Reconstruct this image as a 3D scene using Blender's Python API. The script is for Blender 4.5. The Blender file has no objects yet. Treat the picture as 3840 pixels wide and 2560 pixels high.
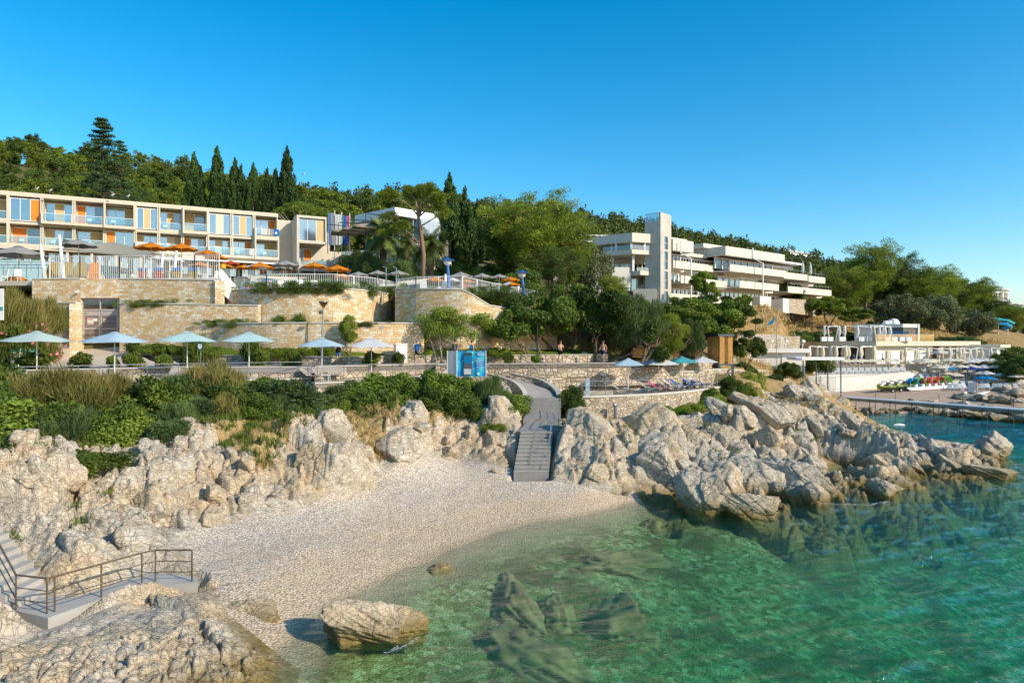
import bpy, math, random
import numpy as np
from mathutils import Vector, Matrix
# ---------------------------------------------------------------- camera, world, sun, exposure
SC = bpy.context.scene
COL = SC.collection
CAMH = 8.5
cd = bpy.data.cameras.new('camera'); cam = bpy.data.objects.new('camera', cd); COL.objects.link(cam)
cam.location = (0, 0, CAMH); cam.rotation_euler = (math.radians(90), 0, 0)
cd.lens = 24; cd.sensor_width = 36; cd.clip_start = 0.1; cd.clip_end = 6000
SC.camera = cam
SUN = Vector((1.0, -0.62, 0.66)).normalized()
W = bpy.data.worlds.new("World"); SC.world = W; W.use_nodes = True
nt = W.node_tree; nt.nodes.clear()
sk = nt.nodes.new('ShaderNodeTexSky'); sk.sky_type = 'NISHITA'; sk.sun_disc = False
sk.sun_elevation = math.asin(SUN.z); sk.sun_rotation = math.atan2(SUN.x, SUN.y)
sk.altitude = 0; sk.air_density = 1.0; sk.dust_density = 0.6; sk.ozone_density = 3.0
hs = nt.nodes.new('ShaderNodeHueSaturation'); hs.inputs['Saturation'].default_value = 1.45; hs.inputs['Hue'].default_value = 0.488
bg = nt.nodes.new('ShaderNodeBackground'); bg.inputs['Strength'].default_value = 0.15
wo = nt.nodes.new('ShaderNodeOutputWorld')
nt.links.new(sk.outputs[0], hs.inputs['Color']); nt.links.new(hs.outputs[0], bg.inputs[0]); nt.links.new(bg.outputs[0], wo.inputs[0])
sl = bpy.data.lights.new('sun', 'SUN'); sl.energy = 3.6; sl.angle = math.radians(0.5); sl.color = (1.0, 0.88, 0.69)
so = bpy.data.objects.new('sun', sl); COL.objects.link(so); so.rotation_euler = SUN.to_track_quat('Z', 'Y').to_euler()
SC.view_settings.view_transform = 'Standard'; SC.view_settings.look = 'None'
SC.view_settings.exposure = 0.48; SC.view_settings.gamma = 1; SC.view_settings.use_curve_mapping = False
SC.render.engine = 'CYCLES'
SC.cycles.max_bounces = 6; SC.cycles.transparent_max_bounces = 12; SC.cycles.diffuse_bounces = 3; SC.cycles.glossy_bounces = 2
SC.cycles.caustics_reflective = False; SC.cycles.caustics_refractive = False; SC.cycles.volume_bounces = 0
SC.cycles.use_denoising = True

FPX = 2560.0
def P(px, py, Y):                # point seen at photo pixel (3840 wide) at distance Y
    return Vector(((px-1920)/FPX*Y, Y, CAMH-(py-1280)/FPX*Y))
def G(px, py, z):                # point on level z
    return P(px, py, (CAMH-z)*FPX/(py-1280))
def DG(x, y, z): return G(x*1.6327, y*1.6327, z)
def XY(px, Y): return ((px-1920)/FPX*Y, Y)
def ZP(py, Y): return CAMH-(py-1280)/FPX*Y

# ---------------------------------------------------------------- node materials
def newmat(name):
    m = bpy.data.materials.new(name); m.use_nodes = True
    t = m.node_tree; b = t.nodes['Principled BSDF']
    return m, t, b
def N(t, typ, **kw):
    n = t.nodes.new(typ)
    for k, v in kw.items():
        if k in n.inputs: n.inputs[k].default_value = v
        else: setattr(n, k, v)
    return n
def L(t, a, b): t.links.new(a, b)
def coord(t, kind='Object', scale=(1,1,1), rot=(0,0,0)):
    c = N(t, 'ShaderNodeTexCoord'); m = N(t, 'ShaderNodeMapping'); m.inputs['Scale'].default_value = scale; m.inputs['Rotation'].default_value = rot
    L(t, c.outputs[kind], m.inputs[0]); return m.outputs[0]
def noise(t, v, scale, detail=4, rough=.55, dist=0):
    n = N(t, 'ShaderNodeTexNoise'); n.inputs['Scale'].default_value = scale; n.inputs['Detail'].default_value = detail
    n.inputs['Roughness'].default_value = rough; n.inputs['Distortion'].default_value = dist
    L(t, v, n.inputs['Vector']); return n.outputs['Fac']
def ramp(t, f, stops, interp='LINEAR'):
    r = N(t, 'ShaderNodeValToRGB'); cr = r.color_ramp; cr.interpolation = interp
    while len(cr.elements) < len(stops): cr.elements.new(.5)
    for e, (p, c) in zip(cr.elements, stops):
        e.position = p; e.color = (c[0], c[1], c[2], 1) if not isinstance(c, (int, float)) else (c, c, c, 1)
    L(t, f, r.inputs[0]); return r.outputs[0]
def mix(t, f, a, b, mode='MIX'):
    m = N(t, 'ShaderNodeMix'); m.data_type = 'RGBA'; m.blend_type = mode
    for i, x in ((0, f), (6, a), (7, b)):
        if isinstance(x, (int, float)): m.inputs[i].default_value = x
        elif isinstance(x, tuple): m.inputs[i].default_value = (x[0], x[1], x[2], 1)
        else: L(t, x, m.inputs[i])
    return m.outputs[2]
def math_(t, op, a, b=0.0, clamp=False):
    m = N(t, 'ShaderNodeMath'); m.operation = op; m.use_clamp = clamp
    for i, x in ((0, a), (1, b)):
        if isinstance(x, (int, float)): m.inputs[i].default_value = x
        else: L(t, x, m.inputs[i])
    return m.outputs[0]
def bump(t, b, h, strength=.5, dist=.05):
    n = N(t, 'ShaderNodeBump'); n.inputs['Strength'].default_value = strength; n.inputs['Distance'].default_value = dist
    L(t, h, n.inputs['Height']); L(t, n.outputs[0], b.inputs['Normal']); return n
def vor(t, v, scale, feature='F1', out='Distance', rnd=1.0):
    n = N(t, 'ShaderNodeTexVoronoi'); n.feature = feature; n.inputs['Scale'].default_value = scale; n.inputs['Randomness'].default_value = rnd
    L(t, v, n.inputs['Vector']); return n.outputs[out]
def sepz(t, v):
    s = N(t, 'ShaderNodeSeparateXYZ'); L(t, v, s.inputs[0]); return s.outputs
def geo_pos(t): return N(t, 'ShaderNodeNewGeometry').outputs['Position']

def plain(name, col, rough=.7, metal=0.0, var=.12, scale=3.0, bmp=0.0, spec=.5):
    m, t, b = newmat(name)
    v = coord(t); n = noise(t, v, scale, 5)
    lo = tuple(max(0, c*(1-var)) for c in col); hi = tuple(min(1, c*(1+var)) for c in col)
    c = ramp(t, n, [(.3, lo), (.7, hi)])
    L(t, c, b.inputs['Base Color']); b.inputs['Roughness'].default_value = rough; b.inputs['Metallic'].default_value = metal
    b.inputs['Specular IOR Level'].default_value = spec
    if bmp: bump(t, b, noise(t, v, scale*6, 4), bmp, .02)
    return m
def leafmat(name, a, b_, trans=.25, rand=.25, rough=.6):
    m, t, b = newmat(name)
    at = N(t, 'ShaderNodeAttribute', attribute_name='tone'); oi = N(t, 'ShaderNodeObjectInfo')
    c = mix(t, at.outputs['Fac'], a, b_)
    k = math_(t, 'ADD', math_(t, 'MULTIPLY', oi.outputs['Random'], rand*2), 1-rand)
    c2 = mix(t, 1.0, c, k, 'MULTIPLY')
    L(t, c2, b.inputs['Base Color']); b.inputs['Roughness'].default_value = rough; b.inputs['Specular IOR Level'].default_value = .3
    tr = N(t, 'ShaderNodeBsdfTranslucent'); mx = N(t, 'ShaderNodeMixShader'); mx.inputs[0].default_value = trans
    c3 = mix(t, 1.0, c2, (1.3, 1.5, .6), 'MULTIPLY'); L(t, c3, tr.inputs[0])
    L(t, b.outputs[0], mx.inputs[1]); L(t, tr.outputs[0], mx.inputs[2]); L(t, mx.outputs[0], t.nodes['Material Output'].inputs[0])
    return m
M = {}

# ---------------------------------------------------------------- object helpers
def tag(o, label=None, cat=None, group=None, kind=None):
    if label: o['label'] = label
    if cat: o['category'] = cat
    if group: o['group'] = group
    if kind: o['kind'] = kind
    return o
def thing(name, label, cat, loc=(0,0,0), rz=0.0, group=None):
    o = bpy.data.objects.new(name, None); COL.objects.link(o); o.location = loc; o.rotation_euler = (0, 0, rz)
    o.empty_display_size = .2
    return tag(o, label, cat, group, 'thing')
def np_mesh(name, V, F, mat, tone=None, smooth=False, uv=None):
    me = bpy.data.meshes.new(name)
    V = np.asarray(V, np.float32); F = np.asarray(F, np.int32); k = F.shape[1]
    me.vertices.add(len(V)); me.vertices.foreach_set('co', V.ravel())
    me.loops.add(F.size); me.loops.foreach_set('vertex_index', F.ravel())
    me.polygons.add(len(F)); me.polygons.foreach_set('loop_start', np.arange(0, F.size, k, dtype=np.int32))
    me.polygons.foreach_set('loop_total', np.full(len(F), k, np.int32))
    if smooth: me.polygons.foreach_set('use_smooth', np.ones(len(F), bool))
    me.update(calc_edges=True)
    if tone is not None:
        a = me.attributes.new('tone', 'FLOAT', 'POINT'); a.data.foreach_set('value', np.asarray(tone, np.float32))
    if uv is not None:
        u = me.uv_layers.new(name='UVMap'); u.data.foreach_set('uv', np.asarray(uv, np.float32)[F.ravel()].ravel())
    if mat: me.materials.append(mat)
    return me
def link(name, me, parent=None, loc=None, rz=0):
    o = bpy.data.objects.new(name, me); COL.objects.link(o)
    if parent: o.parent = parent
    if loc is not None: o.location = loc
    if rz: o.rotation_euler = (0, 0, rz)
    return o
def children(o): return [c for c in COL.objects if c.parent == o]
KIDS = {}
def copy_tree(o, parent=None):
    if o.name not in KIDS: KIDS[o.name] = children(o)
    c = o.copy(); COL.objects.link(c)
    if parent: c.parent = parent
    for ch in KIDS[o.name]: copy_tree(ch, c)
    return c
def place(proto, used, loc, rz=0, label=None, group=None, scale=None, cat=None):
    o = proto if not used else copy_tree(proto)
    o.location = loc; o.rotation_euler = (0, 0, rz)
    if scale is not None: o.scale = scale if isinstance(scale, tuple) else (scale,)*3
    if label: o['label'] = label
    if group: o['group'] = group
    if cat: o['category'] = cat
    return o

class MB:
    def __init__(s): s.v = []; s.f = []; s.uv = []; s.sm = False
    def add(s, vs, fs, uv=None):
        o = len(s.v); s.v += [tuple(x) for x in vs]; s.f += [tuple(i+o for i in f) for f in fs]
        s.uv += (uv if uv else [(0, 0)]*len(vs)); return s
    def box(s, c, d, rz=0.0, ry=0.0, rx=0.0):
        x, y, z = d[0]/2, d[1]/2, d[2]/2
        R = Matrix.Rotation(rz, 3, 'Z') @ Matrix.Rotation(ry, 3, 'Y') @ Matrix.Rotation(rx, 3, 'X')
        C = Vector(c)
        vs = [C+R@Vector(p) for p in ((-x,-y,-z),(x,-y,-z),(x,y,-z),(-x,y,-z),(-x,-y,z),(x,-y,z),(x,y,z),(-x,y,z))]
        return s.add(vs, [(0,3,2,1),(4,5,6,7),(0,1,5,4),(1,2,6,5),(2,3,7,6),(3,0,4,7)])
    def b(s, x0, x1, y0, y1, z0, z1): return s.box(((x0+x1)/2, (y0+y1)/2, (z0+z1)/2), (abs(x1-x0), abs(y1-y0), abs(z1-z0)))
    def tube(s, pts, r, n=6, caps=True):
        pts = [Vector(p) for p in pts]
        rs = r if isinstance(r, (list, tuple)) else [r]*len(pts)
        vs = []; m = len(pts)
        up = Vector((0, 0, 1)); prev = None
        for i, p in enumerate(pts):
            d = (pts[min(i+1, m-1)]-pts[max(i-1, 0)])
            if d.length < 1e-9: d = Vector((0, 0, 1))
            d.normalize()
            a = d.cross(up) if prev is None else (prev - d*prev.dot(d))
            if a.length < 1e-3: a = d.cross(Vector((1, 0, 0)))
            a.normalize(); prev = a; b = d.cross(a)
            for k in range(n):
                t = 2*math.pi*(k+.5)/n; vs.append(p+(a*math.cos(t)+b*math.sin(t))*rs[i])
        fs = []
        for i in range(m-1):
            for k in range(n):
                k2 = (k+1) % n; fs.append((i*n+k, i*n+k2, (i+1)*n+k2, (i+1)*n+k))
        if caps: fs.append(tuple(range(n-1, -1, -1))); fs.append(tuple((m-1)*n+k for k in range(n)))
        return s.add(vs, fs)
    def bar(s, a, b, w, h=None):      # rectangular bar
        a = Vector(a); b = Vector(b); d = b-a; l = d.length; h = h or w
        d.normalize(); side = d.cross(Vector((0, 0, 1)))
        if side.length < 1e-3: side = Vector((1, 0, 0))
        side.normalize(); u = side.cross(d)
        vs = []
        for p in (a, b):
            for sx, sz in ((-1,-1),(1,-1),(1,1),(-1,1)): vs.append(p+side*sx*w/2+u*sz*h/2)
        return s.add(vs, [(3,2,1,0),(4,5,6,7),(0,1,5,4),(1,2,6,5),(2,3,7,6),(3,0,4,7)])
    def prism(s, poly, z0, z1):
        n = len(poly); z0 = z0 if isinstance(z0, (list, tuple)) else [z0]*n; z1 = z1 if isinstance(z1, (list, tuple)) else [z1]*n
        ar = sum(poly[i][0]*poly[(i+1) % n][1]-poly[(i+1) % n][0]*poly[i][1] for i in range(n))
        vs = [(p[0], p[1], z0[i]) for i, p in enumerate(poly)]+[(p[0], p[1], z1[i]) for i, p in enumerate(poly)]
        fs = [tuple(range(n-1, -1, -1)), tuple(range(n, 2*n))]+[(i, (i+1) % n, n+(i+1) % n, n+i) for i in range(n)]
        if ar < 0: fs = [tuple(reversed(f)) for f in fs]
        return s.add(vs, fs)
    def lathe(s, prof, n=12, c=(0,0,0)):
        vs = []; m = len(prof)
        for r, z in prof:
            for k in range(n): t = 2*math.pi*k/n; vs.append((c[0]+r*math.cos(t), c[1]+r*math.sin(t), c[2]+z))
        fs = [(i*n+k, i*n+(k+1) % n, (i+1)*n+(k+1) % n, (i+1)*n+k) for i in range(m-1) for k in range(n)]
        fs.append(tuple(range(n-1, -1, -1))); fs.append(tuple((m-1)*n+k for k in range(n)))
        return s.add(vs, fs)
    def wall(s, pts, z0, z1, th, uvs=True):   # vertical wall along a polyline, front = right-hand side looking along it is -normal; uv = length, height
        pts = [Vector((p[0], p[1], 0)) for p in pts]; n = len(pts)
        z0 = z0 if isinstance(z0, (list, tuple)) else [z0]*n; z1 = z1 if isinstance(z1, (list, tuple)) else [z1]*n
        nr = []
        for i in range(n):
            d = (pts[min(i+1, n-1)]-pts[max(i-1, 0)]).normalized(); nr.append(Vector((-d.y, d.x, 0)))
        u = 0; us = []
        for i in range(n):
            if i: u += (pts[i]-pts[i-1]).length
            us.append(u)
        vs = []; uv = []
        for i in range(n):
            bk = pts[i]+nr[i]*th
            vs += [(pts[i].x, pts[i].y, z0[i]), (pts[i].x, pts[i].y, z1[i]), (bk.x, bk.y, z1[i]), (bk.x, bk.y, z0[i])]
            uv += [(us[i], z0[i]), (us[i], z1[i]), (us[i]+.01, z1[i]+th), (us[i], z0[i]-.01)]
        fs = []
        for i in range(n-1):
            a = i*4; c = a+4
            fs += [(a, c, c+1, a+1), (a+1, c+1, c+2, a+2), (a+2, c+2, c+3, a+3), (a+3, c+3, c, a)]
        for k, rv in ((0, False), (n-1, True)):
            a = len(vs); vs += vs[4*k:4*k+4]; uv += [(0, z0[k]), (0, z1[k]), (th, z1[k]), (th, z0[k])]; f = (a, a+1, a+2, a+3); fs.append(tuple(reversed(f)) if rv else f)
        return s.add(vs, fs, uv)
    def mesh(s, name, mat, smooth=False, bevel=0):
        me = bpy.data.meshes.new(name); me.from_pydata(s.v, [], s.f)
        u = me.uv_layers.new(name='UVMap'); idx = np.empty(len(me.loops), np.int32); me.loops.foreach_get('vertex_index', idx)
        u.data.foreach_set('uv', np.asarray(s.uv, np.float32)[idx].ravel())
        if mat: me.materials.append(mat)
        if smooth or s.sm: me.polygons.foreach_set('use_smooth', np.ones(len(me.polygons), bool))
        me.update(); return me
    def build(s, name, mat, parent=None, smooth=False):
        return link(name, s.mesh(name, mat, smooth), parent)
def struct(name, o_or_mb, mat=None):
    o = o_or_mb.build(name, mat) if isinstance(o_or_mb, MB) else o_or_mb
    o['kind'] = 'structure'; return o
# ---------------------------------------------------------------- terrain maths
def h2(i, j, s):
    n = np.sin(i*127.1+j*311.7+s*74.7)*43758.5453
    return n-np.floor(n)
def vcell(x, y, seed):
    xi = np.floor(x); yi = np.floor(y)
    d1 = np.full(x.shape, 9e9); d2 = d1.copy(); cx = d1.copy(); cy = d1.copy(); ci = d1.copy(); cj = d1.copy()
    for di in (-1, 0, 1):
        for dj in (-1, 0, 1):
            i = xi+di; j = yi+dj
            px = i+.5+(h2(i, j, seed)-.5)*.9; py = j+.5+(h2(i, j, seed+7)-.5)*.9
            d = np.hypot(x-px, y-py); m = d < d1
            d2 = np.where(m, d1, np.minimum(d2, d))
            d1 = np.where(m, d, d1); cx = np.where(m, px, cx); cy = np.where(m, py, cy); ci = np.where(m, i, ci); cj = np.where(m, j, cj)
    return d1, d2, x-cx, y-cy, ci, cj
def vnoise(x, y, s):
    xi = np.floor(x); yi = np.floor(y); fx = x-xi; fy = y-yi; fx = fx*fx*(3-2*fx); fy = fy*fy*(3-2*fy)
    return (h2(xi, yi, s)*(1-fx)+h2(xi+1, yi, s)*fx)*(1-fy)+(h2(xi, yi+1, s)*(1-fx)+h2(xi+1, yi+1, s)*fx)*fy
def fbm(x, y, s, o=4):
    a = 1; r = 0; t = 0
    for k in range(o): r = r+a*vnoise(x, y, s+k*13); t += a; a *= .5; x = x*2.03+1.7; y = y*2.03+9.2
    return r/t-.5
def plates(x, y, S, amp, seed, ang, stretch, bias=(0, 0), crack=.25, tilt=1.0):
    wx = x+fbm(x/S*.8, y/S*.8, seed+50, 2)*S*.5; wy = y+fbm(x/S*.8, y/S*.8, seed+60, 2)*S*.5
    c, s = math.cos(ang), math.sin(ang)
    u = (wx*c+wy*s)/(S*stretch); v = (-wx*s+wy*c)/S
    d1, d2, ru, rv, i, j = vcell(u, v, seed)
    gu = (h2(i, j, seed+1)-.5)*2*tilt+bias[0]; gv = (h2(i, j, seed+2)-.5)*2*tilt+bias[1]
    r = (h2(i, j, seed+3)-.5)*1.3+gu*ru+gv*rv
    e = np.clip((d2-d1)/.11, 0, 1)
    return amp*(r-crack*(1-e)-.10*np.hypot(ru, rv)**2)
def smooth(a, b, x): t = np.clip((x-a)/(b-a), 0, 1); return t*t*(3-2*t)
class RBF:
    def __init__(s, pts):
        p = np.array([[q[0], q[1], q[2]] for q in pts], float); s.c = p[:, :2]; n = len(p)
        D = np.hypot(*(s.c[:, None]-s.c[None]).transpose(2, 0, 1)); A = np.zeros((n+3, n+3)); A[:n, :n] = D+np.eye(n)*.02
        A[:n, n] = 1; A[:n, n+1:] = s.c; A[n:, :n] = A[:n, n:].T
        s.w = np.linalg.solve(A, np.r_[p[:, 2], 0, 0, 0])
    def __call__(s, x, y):
        x = np.asarray(x, float); y = np.asarray(y, float); r = s.w[-3]+s.w[-2]*x+s.w[-1]*y
        for k in range(len(s.c)): r = r+s.w[k]*np.hypot(x-s.c[k, 0], y-s.c[k, 1])
        return r
def inpoly(x, y, poly):
    r = np.zeros(x.shape, bool); n = len(poly)
    for i in range(n):
        x1, y1 = poly[i][:2]; x2, y2 = poly[(i+1) % n][:2]
        if y1 == y2: continue
        r ^= ((y1 > y) != (y2 > y)) & (x < (x2-x1)*(y-y1)/(y2-y1)+x1)
    return r
def dpoly(x, y, poly, closed=True):
    d = np.full(x.shape, 1e9); n = len(poly)
    for i in range(n if closed else n-1):
        x1, y1 = poly[i][:2]; x2, y2 = poly[(i+1) % n][:2]; dx, dy = x2-x1, y2-y1
        t = np.clip(((x-x1)*dx+(y-y1)*dy)/(dx*dx+dy*dy+1e-9), 0, 1)
        d = np.minimum(d, np.hypot(x-x1-t*dx, y-y1-t*dy))
    return d
def g3(l): return [tuple(DG(*q)) for q in l]

WL = g3([(650,1480,0),(740,1400,0),(860,1340,0),(980,1285,0),(1100,1240,0),(1300,1190,0),(1430,1158,0)])   # waterline of the cove
BT = g3([(430,1290,.95),(400,1225,1.3),(560,1190,1.2),(700,1165,1.2),(860,1110,1.3),(1050,1060,1.4),(1180,1085,1.2),(1265,1105,1.0),(1350,1118,.8),(1440,1140,.25)])  # where shingle meets rock
CP = WL+BT+g3([(700,1260,.75),(800,1200,.8),(1000,1150,.85),(600,1340,.65),(540,1280,.85),(1200,1130,.7),(560,1400,.5),(420,1500,.6),(200,1500,.7),(40,1500,.8),(640,1568,-.1),(300,1560,.5)])
CP += g3([(0,1250,2),(0,1150,3),(0,1060,4.2),(150,1130,2.9),(120,1230,2.0),(250,1240,1.6),(330,1200,1.8),(300,1000,4.1),(300,1100,3.0),(300,1150,2.3),(500,990,4.2),(500,1100,2.4),(450,1170,1.6),
      (650,980,4.2),(700,1080,2.4),(760,950,4.4),(900,985,3.6),(870,1060,2.2),(1000,950,4.1),(1000,1020,2.4),(1100,925,4.3),(1150,1000,2.8),(1100,1040,1.9),(1170,940,3.9),
      (1290,1000,2.9),(1330,1080,1.3),(1400,1000,2.9),(1500,1000,2.7),(1500,1080,1.2),(1600,1000,2.6),(1700,1080,1.0),(1700,980,2.8),(1600,1060,1.5),(1800,1010,1.8),(1850,1060,.9),(1800,1090,.5),
      (1330,945,3.6),(1500,945,3.6),(1640,915,3.9),(1700,905,3.9)])
CP += [(22,60,4.4),(28,66,4.6),(31,69,4.4),(33,73,3.9),(35,71.5,3.6),(24,52,2.9),(29,58,2.6),(34,66,2.3),(31,50,1.2),(36.5,62,-.7),(30,45,.9),(33,52,.9),(25.5,49,1.7),(38.5,70,-.8),(36,76,2.4),(40,80,.8)]
CP += g3([(1560,1155,-.3),(1620,1180,-.3),(1740,1190,-.4),(1850,1140,-.1),(1900,1150,-.3),(2030,1150,-.3),(1950,1082,-.2),(2080,1100,-.1),(2220,1118,-.3),(2225,1068,.1),(2300,1062,-.3),(2320,1040,-.3),(2160,995,-.4),(2060,985,-.4),(2005,975,-.3)])
CP += [(-34,38,5.3),(-28,37.4,5.2),(-22,42,5.2),(-14.6,48.5,5.1),(-8,48,5.0),(-2,49.5,5.0),(-34,30,4.6),(-34,22,3.6),(-28,26,4.0),(-22,30,4.3),(-14,42,4.7),(-14,15,.8),(-18,16,2.2),(-20,19,2.6)]
CP += [(-2,22,-.9),(-4,18,-1.0),(0,26,-.6),(4,30,-.6),(3,23,-1.5),(1,17,-1.9),(8,31,-1.3),(9,25,-2.4),(8,17,-3.5),(14,30,-2.0),(16,24,-4),(14,14,-5),(22,33,-2.8),(30,38,-3.5),(30,28,-5.5),(45,40,-6),(45,60,-5),(44,74,-2.5),(41,68,-1.3),(60,50,-8),(60,72,-4),(60,30,-8),(40,15,-7),(-1,13,-1.6),(-7,15.5,-.35),(-8,13,-.3)]
HB = RBF(CP)
BEACH = [(q[0], q[1]) for q in BT]+[(6.5,37),(7.5,34.5),(12,31),(20,33.5),(24,38),(30,38),(38,46),(40,60),(42,74),(75,76),(75,5),(-4.5,5),(-5.5,15.5),(-5.9,18.2),(-7.6,19.4),(-8.6,20.2),(-9.3,21.6)]
SOIL_EDGE = [(q[0], q[1]) for q in g3([(-80,1075,4.1),(0,1060,4.2),(100,1030,4.1),(300,1003,4.1),(420,985,4.2),(500,990,4.2),(600,1010,4.0),(650,985,4.2),(760,955,4.4),(840,985,4.0),(900,985,3.8),(930,945,4.2),(1000,950,4.2),(1110,925,4.3),(1180,915,4.1)])]
SOIL = SOIL_EDGE+[(0.8,50.5),(-2,51),(-14,50.5),(-27,40),(-40,38),(-40,20)]
def gxy(px, py, z): v = G(px, py, z); return (v.x, v.y)
RAMP = [gxy(180,2322,.75),gxy(520,2200,.75),gxy(742,2190,.75),gxy(742,2168,.75),gxy(600,2150,.78),gxy(500,2165,.78),gxy(300,2235,.78),gxy(160,2240,.78),gxy(-60,2180,.78),gxy(-120,2300,.75),gxy(30,2288,.75)]
RTF0 = [((a-1920)/FPX*Y, Y) for a, Y in ((2120,50.5),(2182,49.3),(2350,50.4),(2498,52.4),(2624,56),(2758,63.6),(2812,66.5))]
def ridge_cap(x, y):   # crest line of the headland falls towards its tip
    p = 1920+np.asarray(x, float)/np.asarray(y, float)*FPX
    e = np.interp(p, [2700,2800,2900,3000,3080,3150,3210,3260,3320,3400,3470,3560,3640,3700,3760,3800,3900], [1340,1400,1425,1450,1480,1522,1548,1580,1600,1622,1640,1652,1662,1668,1690,1730,1760])
    return CAMH-(e-1280)/FPX*y
def H(x, y, rocks=True):
    x = np.asarray(x, float); y = np.asarray(y, float)
    b = HB(x, y)
    b = np.minimum(b, 6.2)
    wq = smooth(0, -.8, b)
    xw = x+fbm(x*.28, y*.28, 101, 3)*7*wq; yw = y+fbm(x*.28, y*.28, 103, 3)*7*wq
    inb = inpoly(xw, yw, BEACH); db = dpoly(xw, yw, BEACH)
    rm = np.where(inb, 0, smooth(0, 1.1, db))
    ins = inpoly(x, y, SOIL); ds = dpoly(x, y, SOIL_EDGE, False)
    rm = np.where(ins, rm*(1-.72*smooth(.3, 2.2, ds)), rm)
    if rocks:
        head = smooth(2, 8, x)
        a = (.46+.5*head)*(1-.6*smooth(26, 31, x)*smooth(62, 56, y))
        big = plates(x, y, 2.5, 1.0, 3, -1.0, 2.0, (.5, .5), .55)
        med = plates(x, y, 1.0, .42, 11, -.8, 1.9, (.25, .3), .95)
        sml = plates(x, y, .42, .19, 23, .3, 1.5, (0, .2), .9)
        tin = plates(x, y, .17, .07, 31, 1.0, 1.3, (0, 0), .7)
        fl = 1-.92*smooth(3, -3, x-(y-24)*.5)*smooth(24, 18, y)      # flatter slab at the lower left
        sm = fbm(x*3, y*3, 5, 3)*.12
        rid = 1-np.abs(fbm(x*1.4+y*.5, y*1.4-x*.5, 83, 4))*4
        n = big*a*fl+med*(.75+.35*head)*(.45+.55*fl)+sml+tin+sm+rid*.05+np.abs(fbm(x*6, y*6, 85, 3))*.14
        h = b+rm*(n+.15)
    else: h = b
    fr_ = y < 19.0+(np.minimum(x, -10)+12.9)*.966+.1; h = np.minimum(h, np.where((y < 24) & (x < -5), .5+np.where(fr_, .13, 1.1)*np.maximum(0, dpoly(x, y, RAMP)-.1)+np.where(fr_, .55, 1)*fbm(x*1.3, y*1.3, 93, 4)*1.2*smooth(0, 1, dpoly(x, y, RAMP)), 99)); h = np.where(inpoly(x, y, RAMP), .4, h)
    cy_ = np.interp(y, [36, 37.5, 41.6, 46.5, 48, 52], [.6, 1.0, 2.75, 3.2, 3.9, 5.4]); off = np.abs(x-1.05-(y-37.5)*.115)
    h = np.where((y > 36.8) & (y < 52), np.minimum(h, cy_-.3+np.maximum(0, off-1.0)*2.4), h)
    dt_ = dpoly(x, y, RTF0, False)
    h = np.where((x > 3.2) & (x < 30) & (y > 40), np.minimum(h, 2.75+.13*np.maximum(dt_-.3, 0)+fbm(x*2, y*2, 97, 3)*.5), h)
    h = np.where((x > 19) & (y > 44), np.minimum(h, ridge_cap(x, y)-.05), h)
    peb = fbm(x*2.2, y*2.2, 9, 3)*.05+fbm(x*.35, y*.35, 19, 3)*.18
    h = h+(1-rm)*peb
    return h, inb, ins, db, ds

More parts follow.
